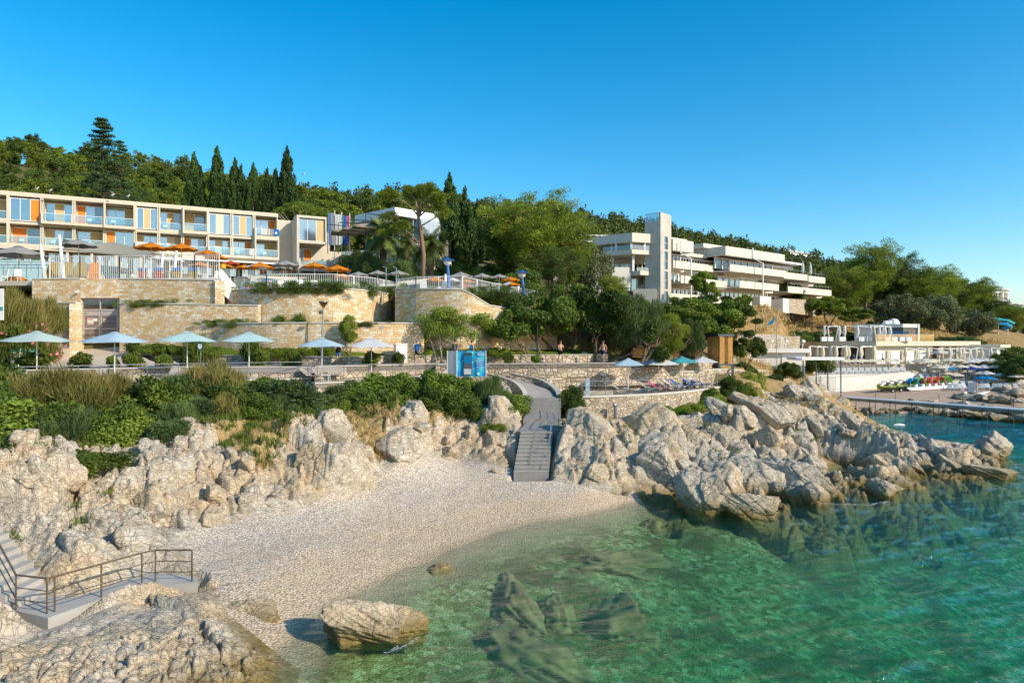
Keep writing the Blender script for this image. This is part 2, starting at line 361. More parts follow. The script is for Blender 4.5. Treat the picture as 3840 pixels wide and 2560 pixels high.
# ---------------------------------------------------------------- ground materials
def rockmat(name, warm=1.0):
    m, t, b = newmat(name)
    v = geo_pos(t)
    n1 = noise(t, v, .3, 5, .6); n2 = noise(t, v, 1.5, 7, .68, .4); n3 = noise(t, v, 8, 6, .72, .3)
    mp = N(t, 'ShaderNodeMapping'); L(t, v, mp.inputs[0]); mp.inputs['Rotation'].default_value = (.5, .6, .3); mp.inputs['Scale'].default_value = (.7, .7, 4.5)
    n4 = noise(t, mp.outputs[0], 1.6, 6, .7, .8)
    c = ramp(t, n2, [(.28, (.31, .265, .205)), (.42, (.50, .43, .335)), (.56, (.62, .54, .43)), (.74, (.74, .665, .55))])
    ochre = ramp(t, n1, [(.44, 0.0), (.60, 1.0)])
    c = mix(t, math_(t, 'MULTIPLY', ochre, .5*warm), c, (.60, .41, .20))
    c = mix(t, ramp(t, n4, [(.28, .5), (.38, 0.0)]), c, (.17, .145, .115))
    c = mix(t, ramp(t, noise(t, v, 1.7, 6, .7), [(.58, 0.0), (.70, .45)]), c, (.27, .25, .225))
    c = mix(t, 1.0, c, ramp(t, n3, [(.33, .60), (.48, 1.0)]), 'MULTIPLY')
    wv_ = N(t, 'ShaderNodeMixRGB'); wv_.blend_type = 'ADD'; wv_.inputs[0].default_value = 1.1; cc_ = N(t, 'ShaderNodeTexNoise'); cc_.inputs['Scale'].default_value = .9; cc_.inputs['Detail'].default_value = 6; L(t, v, cc_.inputs['Vector']); L(t, v, wv_.inputs[1]); L(t, cc_.outputs['Color'], wv_.inputs[2])
    m2 = N(t, 'ShaderNodeMapping'); L(t, wv_.outputs[0], m2.inputs[0]); m2.inputs['Rotation'].default_value = (.4, .5, .8); m2.inputs['Scale'].default_value = (.8, 1.9, 1.3)
    cr = vor(t, m2.outputs[0], 1.2, 'DISTANCE_TO_EDGE'); cr2 = vor(t, m2.outputs[0], 3.4, 'DISTANCE_TO_EDGE')
    lines = math_(t, 'MULTIPLY', ramp(t, cr, [(.010, .25), (.03, 1.0)]), ramp(t, cr2, [(.012, .45), (.05, 1.0)]))
    c = mix(t, ramp(t, noise(t, v, .8, 3), [(.42, .05), (.62, .5)]), c, mix(t, 1.0, c, lines, 'MULTIPLY'))
    z = sepz(t, v)
    wet = N(t, 'ShaderNodeMapRange'); L(t, z[2], wet.inputs[0]); wet.inputs[1].default_value = .85; wet.inputs[2].default_value = .12
    wet.inputs[3].default_value = 0; wet.inputs[4].default_value = 1
    far = N(t, 'ShaderNodeMapRange'); L(t, math_(t, 'ADD', z[0], math_(t, 'MULTIPLY', z[1], -.1)), far.inputs[0]); far.inputs[1].default_value = -9.5; far.inputs[2].default_value = -12.5; far.inputs[3].default_value = 1; far.inputs[4].default_value = 0
    wn = math_(t, 'MULTIPLY', math_(t, 'MULTIPLY', wet.outputs[0], far.outputs[0]), math_(t, 'ADD', noise(t, v, .9, 4), .5), True)
    c = mix(t, wn, c, mix(t, n2, (.13, .09, .03), (.36, .26, .09)))
    L(t, c, b.inputs['Base Color']); b.inputs['Roughness'].default_value = .88; b.inputs['Specular IOR Level'].default_value = .2
    rg = math_(t, 'ABSOLUTE', math_(t, 'SUBTRACT', noise(t, v, 2.3, 5, .6, .5), .5))
    hh = math_(t, 'ADD', math_(t, 'MULTIPLY', n3, .30), math_(t, 'ADD', math_(t, 'MULTIPLY', n4, .40), math_(t, 'MULTIPLY', ramp(t, rg, [(0, 0.0), (.05, 1.0)]), .10)))
    hh = math_(t, 'ADD', hh, math_(t, 'MULTIPLY', lines, .28))
    bump(t, b, hh, 1.0, .16)
    return m
M['rock'] = rockmat('limestone'); M['rock_grey'] = rockmat('grey limestone', .5)
def pebmat():
    m, t, b = newmat('shingle')
    v = geo_pos(t)
    col = vor(t, v, 13, 'F1', 'Color'); d = vor(t, v, 13, 'F1', 'Distance')
    sx = sepz(t, col)
    c = ramp(t, sx[0], [(.0, (.56, .43, .31)), (.35, (.72, .58, .44)), (.7, (.82, .69, .55)), (1, (.92, .82, .70))])
    n1 = noise(t, v, .22, 3, .5)
    warm = ramp(t, n1, [(.4, 0.0), (.6, 1.0)])
    z = sepz(t, v)
    band = N(t, 'ShaderNodeMapRange'); L(t, math_(t, 'ADD', z[2], math_(t, 'MULTIPLY', math_(t, 'SUBTRACT', n1, .5), .8)), band.inputs[0]); band.inputs[1].default_value = 1.0; band.inputs[2].default_value = .45
    c = mix(t, math_(t, 'MULTIPLY', band.outputs[0], .6), c, (.62, .44, .26))
    c = mix(t, 1.0, c, ramp(t, d, [(.30, 1.0), (.66, .55)]), 'MULTIPLY')
    wet = N(t, 'ShaderNodeMapRange'); L(t, z[2], wet.inputs[0]); wet.inputs[1].default_value = .14; wet.inputs[2].default_value = .02
    c = mix(t, math_(t, 'MULTIPLY', wet.outputs[0], .5), c, (.24, .19, .11))
    # seabed: bigger cobbles, weed
    c2 = vor(t, v, 5.0, 'F1', 'Color'); s2 = sepz(t, c2); n4 = noise(t, v, .35, 5, .6); n5 = noise(t, v, 1.3, 4, .6)
    sb = ramp(t, s2[0], [(0, (.14, .11, .03)), (.35, (.25, .21, .07)), (.75, (.34, .32, .13)), (1, (.46, .45, .24))])
    sb = mix(t, ramp(t, n4, [(.48, 0.0), (.58, .85)]), sb, (.13, .075, .02))
    sb = mix(t, ramp(t, n5, [(.52, 0.0), (.66, .6)]), sb, (.10, .16, .02))
    und = N(t, 'ShaderNodeMapRange'); L(t, z[2], und.inputs[0]); und.inputs[1].default_value = -.1; und.inputs[2].default_value = -.55
    c = mix(t, und.outputs[0], c, sb)
    L(t, c, b.inputs['Base Color']); b.inputs['Roughness'].default_value = .75; b.inputs['Specular IOR Level'].default_value = .3
    bump(t, b, math_(t, 'SUBTRACT', 1.0, d), .9, .05)
    return m
M['pebble'] = pebmat()
def soilmat(name, a, b_, c_, s=1.0):
    m, t, b = newmat(name)
    v = geo_pos(t)
    n1 = noise(t, v, .5*s, 5, .6); n2 = noise(t, v, 4*s, 6, .7)
    c = mix(t, ramp(t, n1, [(.35, 0.0), (.65, 1.0)]), a, b_); c = mix(t, ramp(t, n2, [(.5, 0.0), (.62, .85)]), c, c_)
    L(t, c, b.inputs['Base Color']); b.inputs['Roughness'].default_value = .95; b.inputs['Specular IOR Level'].default_value = .1
    bump(t, b, n2, .8, .15); return m
M['soil'] = soilmat('dry soil', (.36, .22, .10), (.44, .32, .15), (.16, .17, .05))
M['drygrass'] = soilmat('dry grass hill', (.34, .21, .10), (.42, .28, .13), (.17, .16, .06), .6)
M['lawn'] = soilmat('lawn', (.10, .15, .02), (.18, .24, .03), (.07, .12, .02), 2)
M['woodfloor'] = soilmat('woodland floor', (.10, .10, .04), (.20, .16, .07), (.06, .08, .02), .5)
M['concrete'] = plain('concrete', (.40, .37, .33), .85, var=.14, scale=1.2, bmp=.25)
M['concrete_warm'] = plain('pale paving', (.56, .48, .38), .85, var=.10, scale=.8, bmp=.2)
M['asphalt'] = plain('promenade paving', (.30, .27, .25), .9, var=.10, scale=2)
M['cap'] = plain('stone coping', (.58, .54, .48), .8, var=.1, scale=3)

# ---------------------------------------------------------------- near terrain, one fan-shaped sheet split by kind of ground
ys = [12.5]
while ys[-1] < 84: ys.append(ys[-1]*(1+.0023) if ys[-1] < 58 else ys[-1]*1.006)
ys = np.array(ys); ts = np.linspace(-1.02, 1.0, 900)
TY = np.repeat(ys[:, None], len(ts), 1); TX = TY*ts[None]
hz, inb, ins, db, ds = H(TX, TY)
nr, nc = TX.shape
def blur(a):
    p = np.pad(a, 1, mode='edge'); return (p[:-2, 1:-1]+p[2:, 1:-1]+p[1:-1, :-2]+p[1:-1, 2:]+8*a)/12
hz = blur(hz)
V = np.stack([TX, TY, hz], -1).reshape(-1, 3)
ii = np.arange(nr*nc).reshape(nr, nc)
Fq = np.stack([ii[:-1, :-1], ii[:-1, 1:], ii[1:, 1:], ii[1:, :-1]], -1).reshape(-1, 4)
cl = np.where(inb, 0, np.where(ins & (ds > .35+1.2*fbm(TX*.7, TY*.7, 77, 3)), 2, 1)).reshape(-1)[Fq[:, 0]]
under = hz.reshape(-1)[Fq].max(1) < -.12
fx = TX.reshape(-1)[Fq[:, 0]]; fy = TY.reshape(-1)[Fq[:, 0]]
vis = ~((fy > 51) & (fx < 2)) & ~((fy > 58) & (fx < 12))& ~((fy > 66) & (fx < 22)) & ~((fy > 78) & (fx < 36))
def submesh(name, mask, mat, kind='structure'):
    f = Fq[mask & vis]; u, inv = np.unique(f, return_inverse=True)
    o = link(name, np_mesh(name, V[u], inv.reshape(f.shape), mat, smooth=False)); o['kind'] = kind; return o
submesh('shingle_beach', (cl == 0) & ~under, M['pebble'])
submesh('seabed', (cl == 0) & under, M['pebble'])
o = submesh('rocky_shore', cl == 1, M['rock'])
submesh('slope_soil', cl == 2, M['soil'])
# far seabed sheet
mb = MB(); mb.add([(-40,4,-8.5),(900,4,-8.5),(2500,900,-8.5),(60,900,-8.5)], [(0,1,2,3)]); struct('seabed', mb, M['pebble'])

# ---------------------------------------------------------------- water
def watermat():
    m, t, b = newmat('sea water'); out = t.nodes['Material Output']; t.nodes.remove(b)
    v = geo_pos(t)
    mp = N(t, 'ShaderNodeMapping'); L(t, v, mp.inputs[0]); mp.inputs['Rotation'].default_value = (0, 0, math.radians(38)); mp.inputs['Scale'].default_value = (.55, 1.5, 1)
    a = noise(t, mp.outputs[0], 2.2, 5, .62, .6)
    mp2 = N(t, 'ShaderNodeMapping'); L(t, v, mp2.inputs[0]); mp2.inputs['Rotation'].default_value = (0, 0, math.radians(30)); mp2.inputs['Scale'].default_value = (.12, .5, 1)
    c = noise(t, mp2.outputs[0], 1.4, 4, .55)
    h = math_(t, 'ADD', math_(t, 'MULTIPLY', a, .75), math_(t, 'MULTIPLY', c, 1.0))
    bp = N(t, 'ShaderNodeBump'); bp.inputs['Strength'].default_value = .8; bp.inputs['Distance'].default_value = .38; L(t, h, bp.inputs['Height'])
    fr = N(t, 'ShaderNodeLayerWeight'); fr.inputs['Blend'].default_value = .5; L(t, bp.outputs[0], fr.inputs['Normal']); frs = math_(t, 'ADD', math_(t, 'MULTIPLY', math_(t, 'POWER', fr.outputs['Facing'], 5.0), .95), .02)
    gl = N(t, 'ShaderNodeBsdfGlossy'); gl.inputs['Roughness'].default_value = .07; gl.inputs['Color'].default_value = (.9, .95, 1, 1); L(t, bp.outputs[0], gl.inputs['Normal'])
    tr = N(t, 'ShaderNodeBsdfTransparent'); tr.inputs[0].default_value = (.93, .98, .95, 1)
    df = N(t, 'ShaderNodeBsdfDiffuse'); df.inputs[0].default_value = (.0, .36, .25, 1); L(t, bp.outputs[0], df.inputs['Normal'])
    body = N(t, 'ShaderNodeMixShader'); dp = N(t, 'ShaderNodeAttribute', attribute_name='tone'); L(t, ramp(t, dp.outputs['Fac'], [(0, 0.0), (.06, .02), (.3, .14), (.7, .36), (1, .46)]), body.inputs[0])
    big = noise(t, v, .09, 4, .6, .8); dc = ramp(t, big, [(.36, (.012, .20, .05)), (.5, (.005, .22, .12)), (.64, (.0, .19, .18))])
    dc = mix(t, ramp(t, dp.outputs['Fac'], [(.35, 0.0), (.85, .9)]), dc, (.0, .17, .22)); L(t, dc, df.inputs[0]); L(t, tr.outputs[0], body.inputs[1]); L(t, df.outputs[0], body.inputs[2])
    mx = N(t, 'ShaderNodeMixShader'); L(t, math_(t, 'MULTIPLY', frs, .8), mx.inputs[0]); L(t, body.outputs[0], mx.inputs[1]); L(t, gl.outputs[0], mx.inputs[2])
    L(t, mx.outputs[0], out.inputs['Surface'])
    va = N(t, 'ShaderNodeVolumeAbsorption'); va.inputs['Color'].default_value = (.15, .92, .80, 1); va.inputs['Density'].default_value = .16
    L(t, va.outputs[0], out.inputs['Volume'])
    return m
M['water'] = watermat()
wy = [11.0]
while wy[-1] < 120: wy.append(wy[-1]*1.004)
while wy[-1] < 1500: wy.append(wy[-1]*1.12)
wy = np.array(wy); wt = np.r_[np.linspace(-.62, .9, 420), np.linspace(.92, 1.7, 30)]
WY = np.repeat(wy[:, None], len(wt), 1); WX = WY*wt[None]
WX = np.where((WY > 62) & (WX < 20), 20, WX)
wv = (fbm(WX*.25+WY*.12, WY*.9-WX*.4, 41, 3)*.34+fbm(WX*.9+WY*.3, WY*1.8-WX*.9, 45, 2)*.13)*smooth(1500, 60, WY)
wv *= .25+.75*smooth(2, 14, WX-.2*WY+3)
r_, c_ = WX.shape
top = np.stack([WX, WY, wv], -1).reshape(-1, 3); bot = top.copy(); bot[:, 2] = -11
i2 = np.arange(r_*c_).reshape(r_, c_); n0 = r_*c_
ft = np.stack([i2[:-1, :-1], i2[:-1, 1:], i2[1:, 1:], i2[1:, :-1]], -1).reshape(-1, 4)
ring = np.r_[i2[0, :], i2[1:, -1], i2[-1, -2::-1], i2[-2:0:-1, 0]]
rn = np.roll(ring, -1)
side = np.stack([ring+n0, rn+n0, rn, ring], -1)
body_tint = np.clip(-HB(WX, WY)/9, 0, 1); body_tint = np.maximum(body_tint, smooth(44, 60, WY+.15*(WX-20))*.85); body_tint = np.where((WY > 500), np.clip((WX-.62*WY)*.03+.35+(WY < 79)*.1, .2, 1), body_tint).ravel()  # bay tinted beyond its shallow bed: depth and reflected sky put into the colour
me = np_mesh('sea', np.r_[top, bot], np.r_[ft, (ft+n0)[:, ::-1], side], M['water'], np.r_[body_tint, body_tint], smooth=True)
o = link('sea', me); o['kind'] = 'structure'
# ---------------------------------------------------------------- hillside behind the promenade
def q(px, py, Y): v = P(px, py, Y); return (v.x, v.y, v.z)
HP = [(-45,46,5.8),(-28,46,6.0),(-14,50,6.2),(0,54,6.2),(12,56,6.2),(22,58,4.6),(20,62,5.2),(24,66,5.1),(27,70,4.6),(30,64,4.2),(36,70,4.0),(-50,54,7.5),(-35,54.5,7.0),(-24,53.5,7.2),(-12,50.5,7.2),(-2,53.5,7.2),
      (-50,60,13),(-33,58.5,13.3),(-24,58,13.2),(-22,60,12.2),(-12,58.5,12.2),(-8,63,12.2),(-2,58,12.2),(4,62,10.5),(-10,70,13),(4,72,13),(-30,70,14),(-45,72,15),
      (-65,86,17.6),(-50,94,17.6),(-35,101,17.6),(-28,90,16),(-75,100,22),(-55,112,23),(-38,120,21),(-90,95,22),
      (-20,80,16),(-10,80,15.5),(-17,96,19),(0,95,18),(-12,110,21),(12,85,12.5),(20,100,12.5),(26,114,12.8),(10,66,9.5),(14,62,7.6),(20,70,7.3),(24,80,7.6),(27,77,5.0),
      (32,98,8.2),(35,106,13.5),(44,118,14.6),(52,128,14.4),(62,150,14.5),(90,198,13.5),(31,72,3.6),(29,69,3.9),(35,75,2.4),(34,82,3.2),(30,82,4.2),(39,78,2.6),(42,80,.4),(40,74,1.5),(37,70,2.6),(34,66,3.2),(44,92,1.2),(44,99,3.2),(38,90,3.3),(30,90,6.4),(43,106,6.5),(44,114,8.6),(52,131,8.9),(60,136,9.3),(50,124,9.5),(70,137,9.4),(36,104,10),(42,108,13.0),(50,116,12.6),(60,124,11.5),
      (84,136,9),(96,150,10),(110,150,8),(80,150,13),(100,170,14),(120,180,14),(130,165,9),(75,170,14.5),(120,220,17),(160,230,13),(115,146,5),(140,190,8)]
HP += [q(-900,560,170),q(-300,585,170),q(0,620,165),q(300,665,180),q(600,665,200),q(900,720,230),q(1100,748,260),q(1500,745,330),q(1850,808,420),q(2200,862,500),q(2450,905,560),q(2800,962,650),q(3050,1010,700),q(3300,1075,700),q(3840,1160,700),q(4400,1200,700),
       (-120,150,38),(-70,140,32),(-35,150,30),(-10,160,32),(10,180,33),(40,230,38),(80,300,46),(60,160,20),(90,240,24),(200,420,50),(320,520,34),(-60,260,52),(0,330,66),(-150,300,66)]
HP += [(-200,900,60),(200,900,60),(900,900,20),(600,700,10),(380,400,6),(260,260,4),(-300,200,80)]
HH = RBF(HP)
gy = [45.0]
while gy[-1] < 56: gy.append(gy[-1]+.5)
while gy[-1] < 900: gy.append(gy[-1]*1.013)
gy = np.array(gy); gt = np.linspace(-1.3, .98, 330)
GY = np.repeat(gy[:, None], len(gt), 1); GX = GY*gt[None]
gz = HH(GX, GY)+fbm(GX*.2, GY*.2, 91, 4)*.5*smooth(60, 90, GY)
FBP = [(40,79),(47,81),(56,75),(80,72),(150,90),(150,135),(116,140),(96,136),(78,134),(51,128.5),(44.5,112),(43.5,100),(41,86)]   # far beach area
gz = np.where(inpoly(GX, GY, FBP), np.minimum(gz, -1.0), gz)
gz = np.where((GX < 6) & (GY < 56.2), np.minimum(gz, 5.6), gz)
gz = np.where((GX > -2) & (GX < 26) & (GY < 60), np.minimum(gz, 4.6), gz)
gz = np.where((GX > -7) & (GX < 26) & (GY < 52), np.minimum(gz, 2.6), gz)
gz = np.where((GX > -14.5) & (GX < -9.6) & (GY < 60.8-(GX < -11.5)*2.5), np.minimum(gz, 8.0), gz)
low = ((GX > 5) & (GY < 56)) | ((GX > 11) & (GY < 60)) | ((GX > 22) & (GY < 63.5)) | ((GX > 31) & (GY < 69)) | ((GX > 36) & (GY < 76)) | ((GX > 41) & (GY < 92))
gz = np.where((GX > 24) & (GY < 80), np.minimum(gz, ridge_cap(GX, GY)+.3), gz)
gz = np.where(low, np.minimum(gz, np.minimum(HB(GX, GY), 6)-.9), gz)
i2 = np.arange(GX.size).reshape(GX.shape)
Fh = np.stack([i2[:-1, :-1], i2[:-1, 1:], i2[1:, 1:], i2[1:, :-1]], -1).reshape(-1, 4)
Vh = np.stack([GX, GY, gz], -1).reshape(-1, 3)
cx = GX.reshape(-1)[Fh[:, 0]]; cy = GY.reshape(-1)[Fh[:, 0]]; cz = gz.reshape(-1)[Fh[:, 0]]
dry = ((cx > 30) & (cx < 95) & (cy > 84) & (cy < 150) & (cx > cy*.26)) | ((cx > 84) & (cy < 175) & (cy > 120)) | ((cx > 20) & (cy < 84))
lawnm = (cx > -33) & (cx < -4) & (cy > 64) & (cy < 92)
for nm, mk, mt in (('dry_slope', dry, 'drygrass'), ('garden_lawn', lawnm & ~dry, 'lawn'), ('hillside', ~dry & ~lawnm, 'woodfloor')):
    f = Fh[mk]; u, inv = np.unique(f, return_inverse=True)
    o = link(nm, np_mesh(nm, Vh[u], inv.reshape(f.shape), M[mt], smooth=True)); o['kind'] = 'structure'
def gh(x, y): return float(HH(np.array([x]), np.array([y]))[0])

# ---------------------------------------------------------------- masonry materials (UV in metres)
def ashlar(name, pal, tone=1.0):
    m, t, b = newmat(name)
    uv = N(t, 'ShaderNodeTexCoord').outputs['UV']
    br = N(t, 'ShaderNodeTexBrick'); L(t, uv, br.inputs['Vector']); br.offset = .37; br.squash = .7; br.squash_frequency = 3
    for k, v_ in (('Scale', 1.0), ('Mortar Size', .010), ('Mortar Smooth', .3), ('Brick Width', .44), ('Row Height', .18), ('Bias', 0.0)): br.inputs[k].default_value = v_
    br.inputs['Color1'].default_value = (0,0,0,1); br.inputs['Color2'].default_value = (1,1,1,1); br.inputs['Mortar'].default_value = (.5,.5,.5,1)
    s = sepz(t, br.outputs['Color'])[0]
    c = ramp(t, s, [(0, pal[0]), (.25, pal[1]), (.5, pal[2]), (.75, pal[3]), (1, pal[4])])
    n = noise(t, uv, 1.1, 5, .65); c = mix(t, ramp(t, n, [(.46, 0.0), (.60, .6)]), c, pal[1])
    n2 = noise(t, uv, 7, 4, .7); c = mix(t, 1.0, c, ramp(t, n2, [(.3, .74), (.65, 1.08)]), 'MULTIPLY')
    c = mix(t, br.outputs['Fac'], c, (.36, .27, .17))
    L(t, c, b.inputs['Base Color']); b.inputs['Roughness'].default_value = .9; b.inputs['Specular IOR Level'].default_value = .2
    bump(t, b, math_(t, 'ADD', math_(t, 'MULTIPLY', n2, .8), math_(t, 'ADD', s, math_(t, 'MULTIPLY', br.outputs['Fac'], -1.2))), .8, .035)
    return m
M['ashlar'] = ashlar('sandstone blocks', [(.80,.68,.50), (.66,.42,.19), (.76,.59,.37), (.88,.81,.67), (.58,.42,.24)])
def rubble(name, sc=2.3):
    m, t, b = newmat(name)
    mp = N(t, 'ShaderNodeMapping'); mp.inputs['Scale'].default_value = (1, 1.35, 1); L(t, N(t, 'ShaderNodeTexCoord').outputs['UV'], mp.inputs[0]); v = mp.outputs[0]
    d = vor(t, v, sc, 'DISTANCE_TO_EDGE'); col = sepz(t, vor(t, v, sc, 'F1', 'Color'))
    c = ramp(t, col[0], [(0, (.34,.28,.21)), (.4, (.50,.42,.32)), (.7, (.60,.50,.38)), (1, (.70,.63,.52))])
    c = mix(t, math_(t, 'MULTIPLY', col[1], .3), c, (.55, .36, .18))
    n2 = noise(t, v, 9, 4, .7); c = mix(t, 1.0, c, ramp(t, n2, [(.3, .75), (.65, 1.05)]), 'MULTIPLY')
    c = mix(t, ramp(t, d, [(.02, 1.0), (.055, 0.0)]), c, (.20, .16, .11))
    L(t, c, b.inputs['Base Color']); b.inputs['Roughness'].default_value = .9; b.inputs['Specular IOR Level'].default_value = .2
    bump(t, b, ramp(t, math_(t, 'ADD', d, math_(t, 'MULTIPLY', n2, .06)), [(0, 0.0), (.16, 1.0)]), .9, .06)
    return m
M['rubble'] = rubble('rubble stone'); M['rubble_s'] = rubble('small rubble stone', 3.4)
def pl(l): return [XY(a, b) for a, b in l]
def dense(pts, zs=None, k=8):     # smooth a wall line
    out = []; oz = []; n = len(pts)
    for i in range(n-1):
        p0 = pts[max(i-1, 0)]; p1 = pts[i]; p2 = pts[i+1]; p3 = pts[min(i+2, n-1)]
        for j in range(k):
            t = j/k
            out.append(tuple(.5*((2*p1[a])+(-p0[a]+p2[a])*t+(2*p0[a]-5*p1[a]+4*p2[a]-p3[a])*t*t+(-p0[a]+3*p1[a]-3*p2[a]+p3[a])*t**3) for a in (0, 1)))
            if zs: oz.append(zs[i]*(1-t)+zs[i+1]*t)
    out.append(tuple(pts[-1][:2]))
    if zs: oz.append(zs[-1]); return out, oz
    return out
def stone_wall(label, pts, z0, z1, mat='ashlar', cap=.09, smoothk=0, th=.45, name='stone_wall', parts=True, capm='cap', loc=None):
    z0 = z0 if isinstance(z0, list) else [z0]*len(pts); z1 = z1 if isinstance(z1, list) else [z1]*len(pts)
    if smoothk:
        p2, a = dense(pts, z0, smoothk); _, b_ = dense(pts, z1, smoothk); pts, z0, z1 = p2, a, b_
    base = (pts[0][0], pts[0][1], z0[0])
    t = thing(name, label, 'wall', base)
    lp = [(p[0]-base[0], p[1]-base[1]) for p in pts]; a = [z-base[2] for z in z0]; b_ = [z-base[2] for z in z1]
    MB().wall(lp, a, b_, th).build('masonry', M[mat], t)
    if cap:
        n = len(lp); off = []
        for i in range(n):
            d = Vector(lp[min(i+1, n-1)])-Vector(lp[max(i-1, 0)]); d.normalize(); off.append((lp[i][0]+d.y*.06, lp[i][1]-d.x*.06))
        MB().wall(off, [z+.003 for z in b_], [z+cap for z in b_], th+.12).build('coping', M[capm], t)
    return t
W1 = pl([(-60,56),(302,56)]); W1b = pl([(448,56),(730,55),(829,54.5)])
stone_wall('tall ochre sandstone block wall left of the louvred service door', pl([(120,56.3),(302,56)]), 7.2, 13.62)
t = stone_wall('tall ochre sandstone wall under the white pool fence, right of the service door', W1b, 7.4, [13.6, 13.45, 13.34])
MB().b(-.02,3.2,.05,.4,9.6+2.28-7.4,13.5-7.4)  # lintel part joins wall over the door
lt = MB().wall([XY(302,56), XY(448,56)], 12.05, 13.61, .45); o = lt.build('stone_wall', M['ashlar']); tag(o, 'sandstone lintel panel directly above the service door', 'wall')
stone_wall('short sandstone return wall at the corner of the upper terrace', [XY(829,54.5), XY(845,57.6)], 9, 13.3)
W2 = pl([(832,57.2),(884,55.2),(1000,53.4),(1250,53.2),(1400,56.5),(1479,61)])
stone_wall('long curved sandstone wall with shrubs on its top, middle of the terraces', W2, 8.6, 12.6, smoothk=6)
W3 = pl([(1481,56),(1560,54.2),(1733,53.1),(1837,54),(1950,56.5),(2090,60)])
stone_wall('curved sandstone wall whose top slopes down behind the trees', W3, 6.9, [12.78,12.66,12.5,11.3,11.1,10.6], smoothk=6)
W4 = pl([(760,53.6),(1000,51.3),(1250,50.9),(1450,51.4),(1590,52.6)])
stone_wall('low curved sandstone wall with trailing plants behind the promenade lawn', W4, 6.9, 9.85, smoothk=6)
stone_wall('sandstone wall with grass along its coping right of the service door', pl([(448,54.3),(763,53.3),(968,52.9)]), 7.4, [11.5, 11.35, 11.25])
stone_wall('sandstone end block left of the service door', pl([(205,54.2),(285,53.6)]), 7.2, 11.5)
stone_wall('narrow sandstone return face beside the service door', [XY(285,53.6), XY(302,56)], 7.2, 11.45, cap=0)
CURB = pl([(440,57.5),(520,55.5),(593,53.5),(800,52.5),(1100,50.3),(1300,49.6),(1600,52.6),(1900,54.2),(2100,55),(2280,57)])
stone_wall('low rubble planter wall along the back of the promenade', CURB, [8.0,7.3,6.7]+[6.6]*7, [8.5,8.0,7.5,7.42,7.38,7.35,7.38,7.4,7.4,7.4], mat='rubble', cap=.05, th=.35, smoothk=4)
# lawn bank between planter wall and the tall walls
def loft(name, A, B, za, zb, mat, k=24, rag=.12, nb=6):
    A = np.array(A, float); B = np.array(B, float)
    def res(p):
        d = np.r_[0, np.cumsum(np.hypot(*np.diff(p, axis=0).T))]; s = np.linspace(0, d[-1], k*4)
        return np.stack([np.interp(s, d, p[:, i]) for i in range(p.shape[1])], -1)
    a = res(np.c_[A, za]); b = res(np.c_[B, zb]); V = []
    for j in range(nb+1):
        t = j/nb; V.append(a*(1-t)+b*t)
    V = np.array(V); V[1:-1, :, 2] += fbm(V[1:-1, :, 0]*1.5, V[1:-1, :, 1]*1.5, 7, 3)*rag*2
    n, m_ = V.shape[:2]; ii = np.arange(n*m_).reshape(n, m_)
    F = np.stack([ii[:-1, :-1], ii[:-1, 1:], ii[1:, 1:], ii[1:, :-1]], -1).reshape(-1, 4)
    o = link(name, np_mesh(name, V.reshape(-1, 3), F, M[mat], smooth=True)); o['kind'] = 'structure'; return o
loft('lawn', CURB, pl([(445,56.2),(520,54.2),(763,53.4),(850,52.5),(1250,50.95),(1590,52.8),(1733,53.2),(1880,54.8),(2000,57.5),(2200,61)]), [8.45,7.95,7.45,7.38,7.33,7.3,7.33,7.35,7.35,7.35], [8.7,8.6,8.2,8.0,7.9,7.85,7.8,7.8,7.8,7.9], 'lawn')
loft('planted_strip', pl([(760,53.9),(1000,51.6),(1250,51.2),(1450,51.7),(1600,52.9)]), pl([(800,54.5),(1000,53.45),(1250,53.3),(1400,56.6),(1479,60)]), [9.8]*5, [9.9]*5, 'lawn')
loft('planted_strip', pl([(448,54.6),(763,53.7),(968,53.2)]), pl([(448,56),(730,55),(829,54.5)]), [11.45,11.3,11.2], [11.6,11.5,11.4], 'lawn')
# slabs
def slab(name, poly, z1, mat, th=.4):
    mb = MB().prism(poly, [z-th for z in z1] if isinstance(z1, list) else z1-th, z1); return struct(name, mb, M[mat])
PF = pl([(-200,38.5),(0,39.3),(670,45),(1170,45.6),(1300,46.8),(1590,51),(1820,52.0),(2050,52.2),(2300,53.4),(2500,56),(2680,62)])   # promenade front edge
PB = pl([(2760,72),(2450,63),(2280,57.2),(2100,55.2),(1900,54.4),(1600,52.8),(1300,49.8),(1100,50.5),(800,52.7),(593,53.7),(440,53),(0,52),(-200,51)])
slab('promenade', PF+PB, 6.8, 'asphalt')
slab('forecourt', pl([(-200,49.5),(590,50),(593,53.5),(520,55.5),(445,57.5),(445,58.3),(300,58.3),(195,55),(-200,54)]), [6.812,6.812,6.85,7.4,8.35,8.4,8.4,7.3,7.0], 'concrete_warm')
slab('forecourt', pl([(-200,44.8),(700,46),(590,50),(-200,49.5)]), 6.81, 'concrete_warm', .3)
slab('pool_terrace', pl([(120,56.7),(448,56.4),(730,55.4),(829,54.9),(845,58),(900,76),(-300,76),(-300,58)]), 13.55, 'concrete_warm')
slab('pool_terrace', pl([(846,58),(884,55.6),(1000,53.8),(1250,53.6),(1400,56.9),(1481,61),(1484,56.5),(1560,54.7),(1733,53.6),(1760,60),(2000,64),(2050,80),(900,80)]), 12.5, 'concrete_warm')
LT = pl([(-200,34),(0,35.6),(670,41.6),(1170,45.5)])
slab('sunbathing_terrace', LT+list(reversed(pl([(-200,38.6),(0,39.4),(670,45.1),(1100,45.6)]))), 6.1, 'concrete_warm')
MT = pl([(1180,43.4),(1557,48.7),(1700,51)])
slab('sunbathing_terrace', MT+pl([(1590,51.1),(1300,46.9),(1180,45.9)]), 5.9, 'concrete_warm')
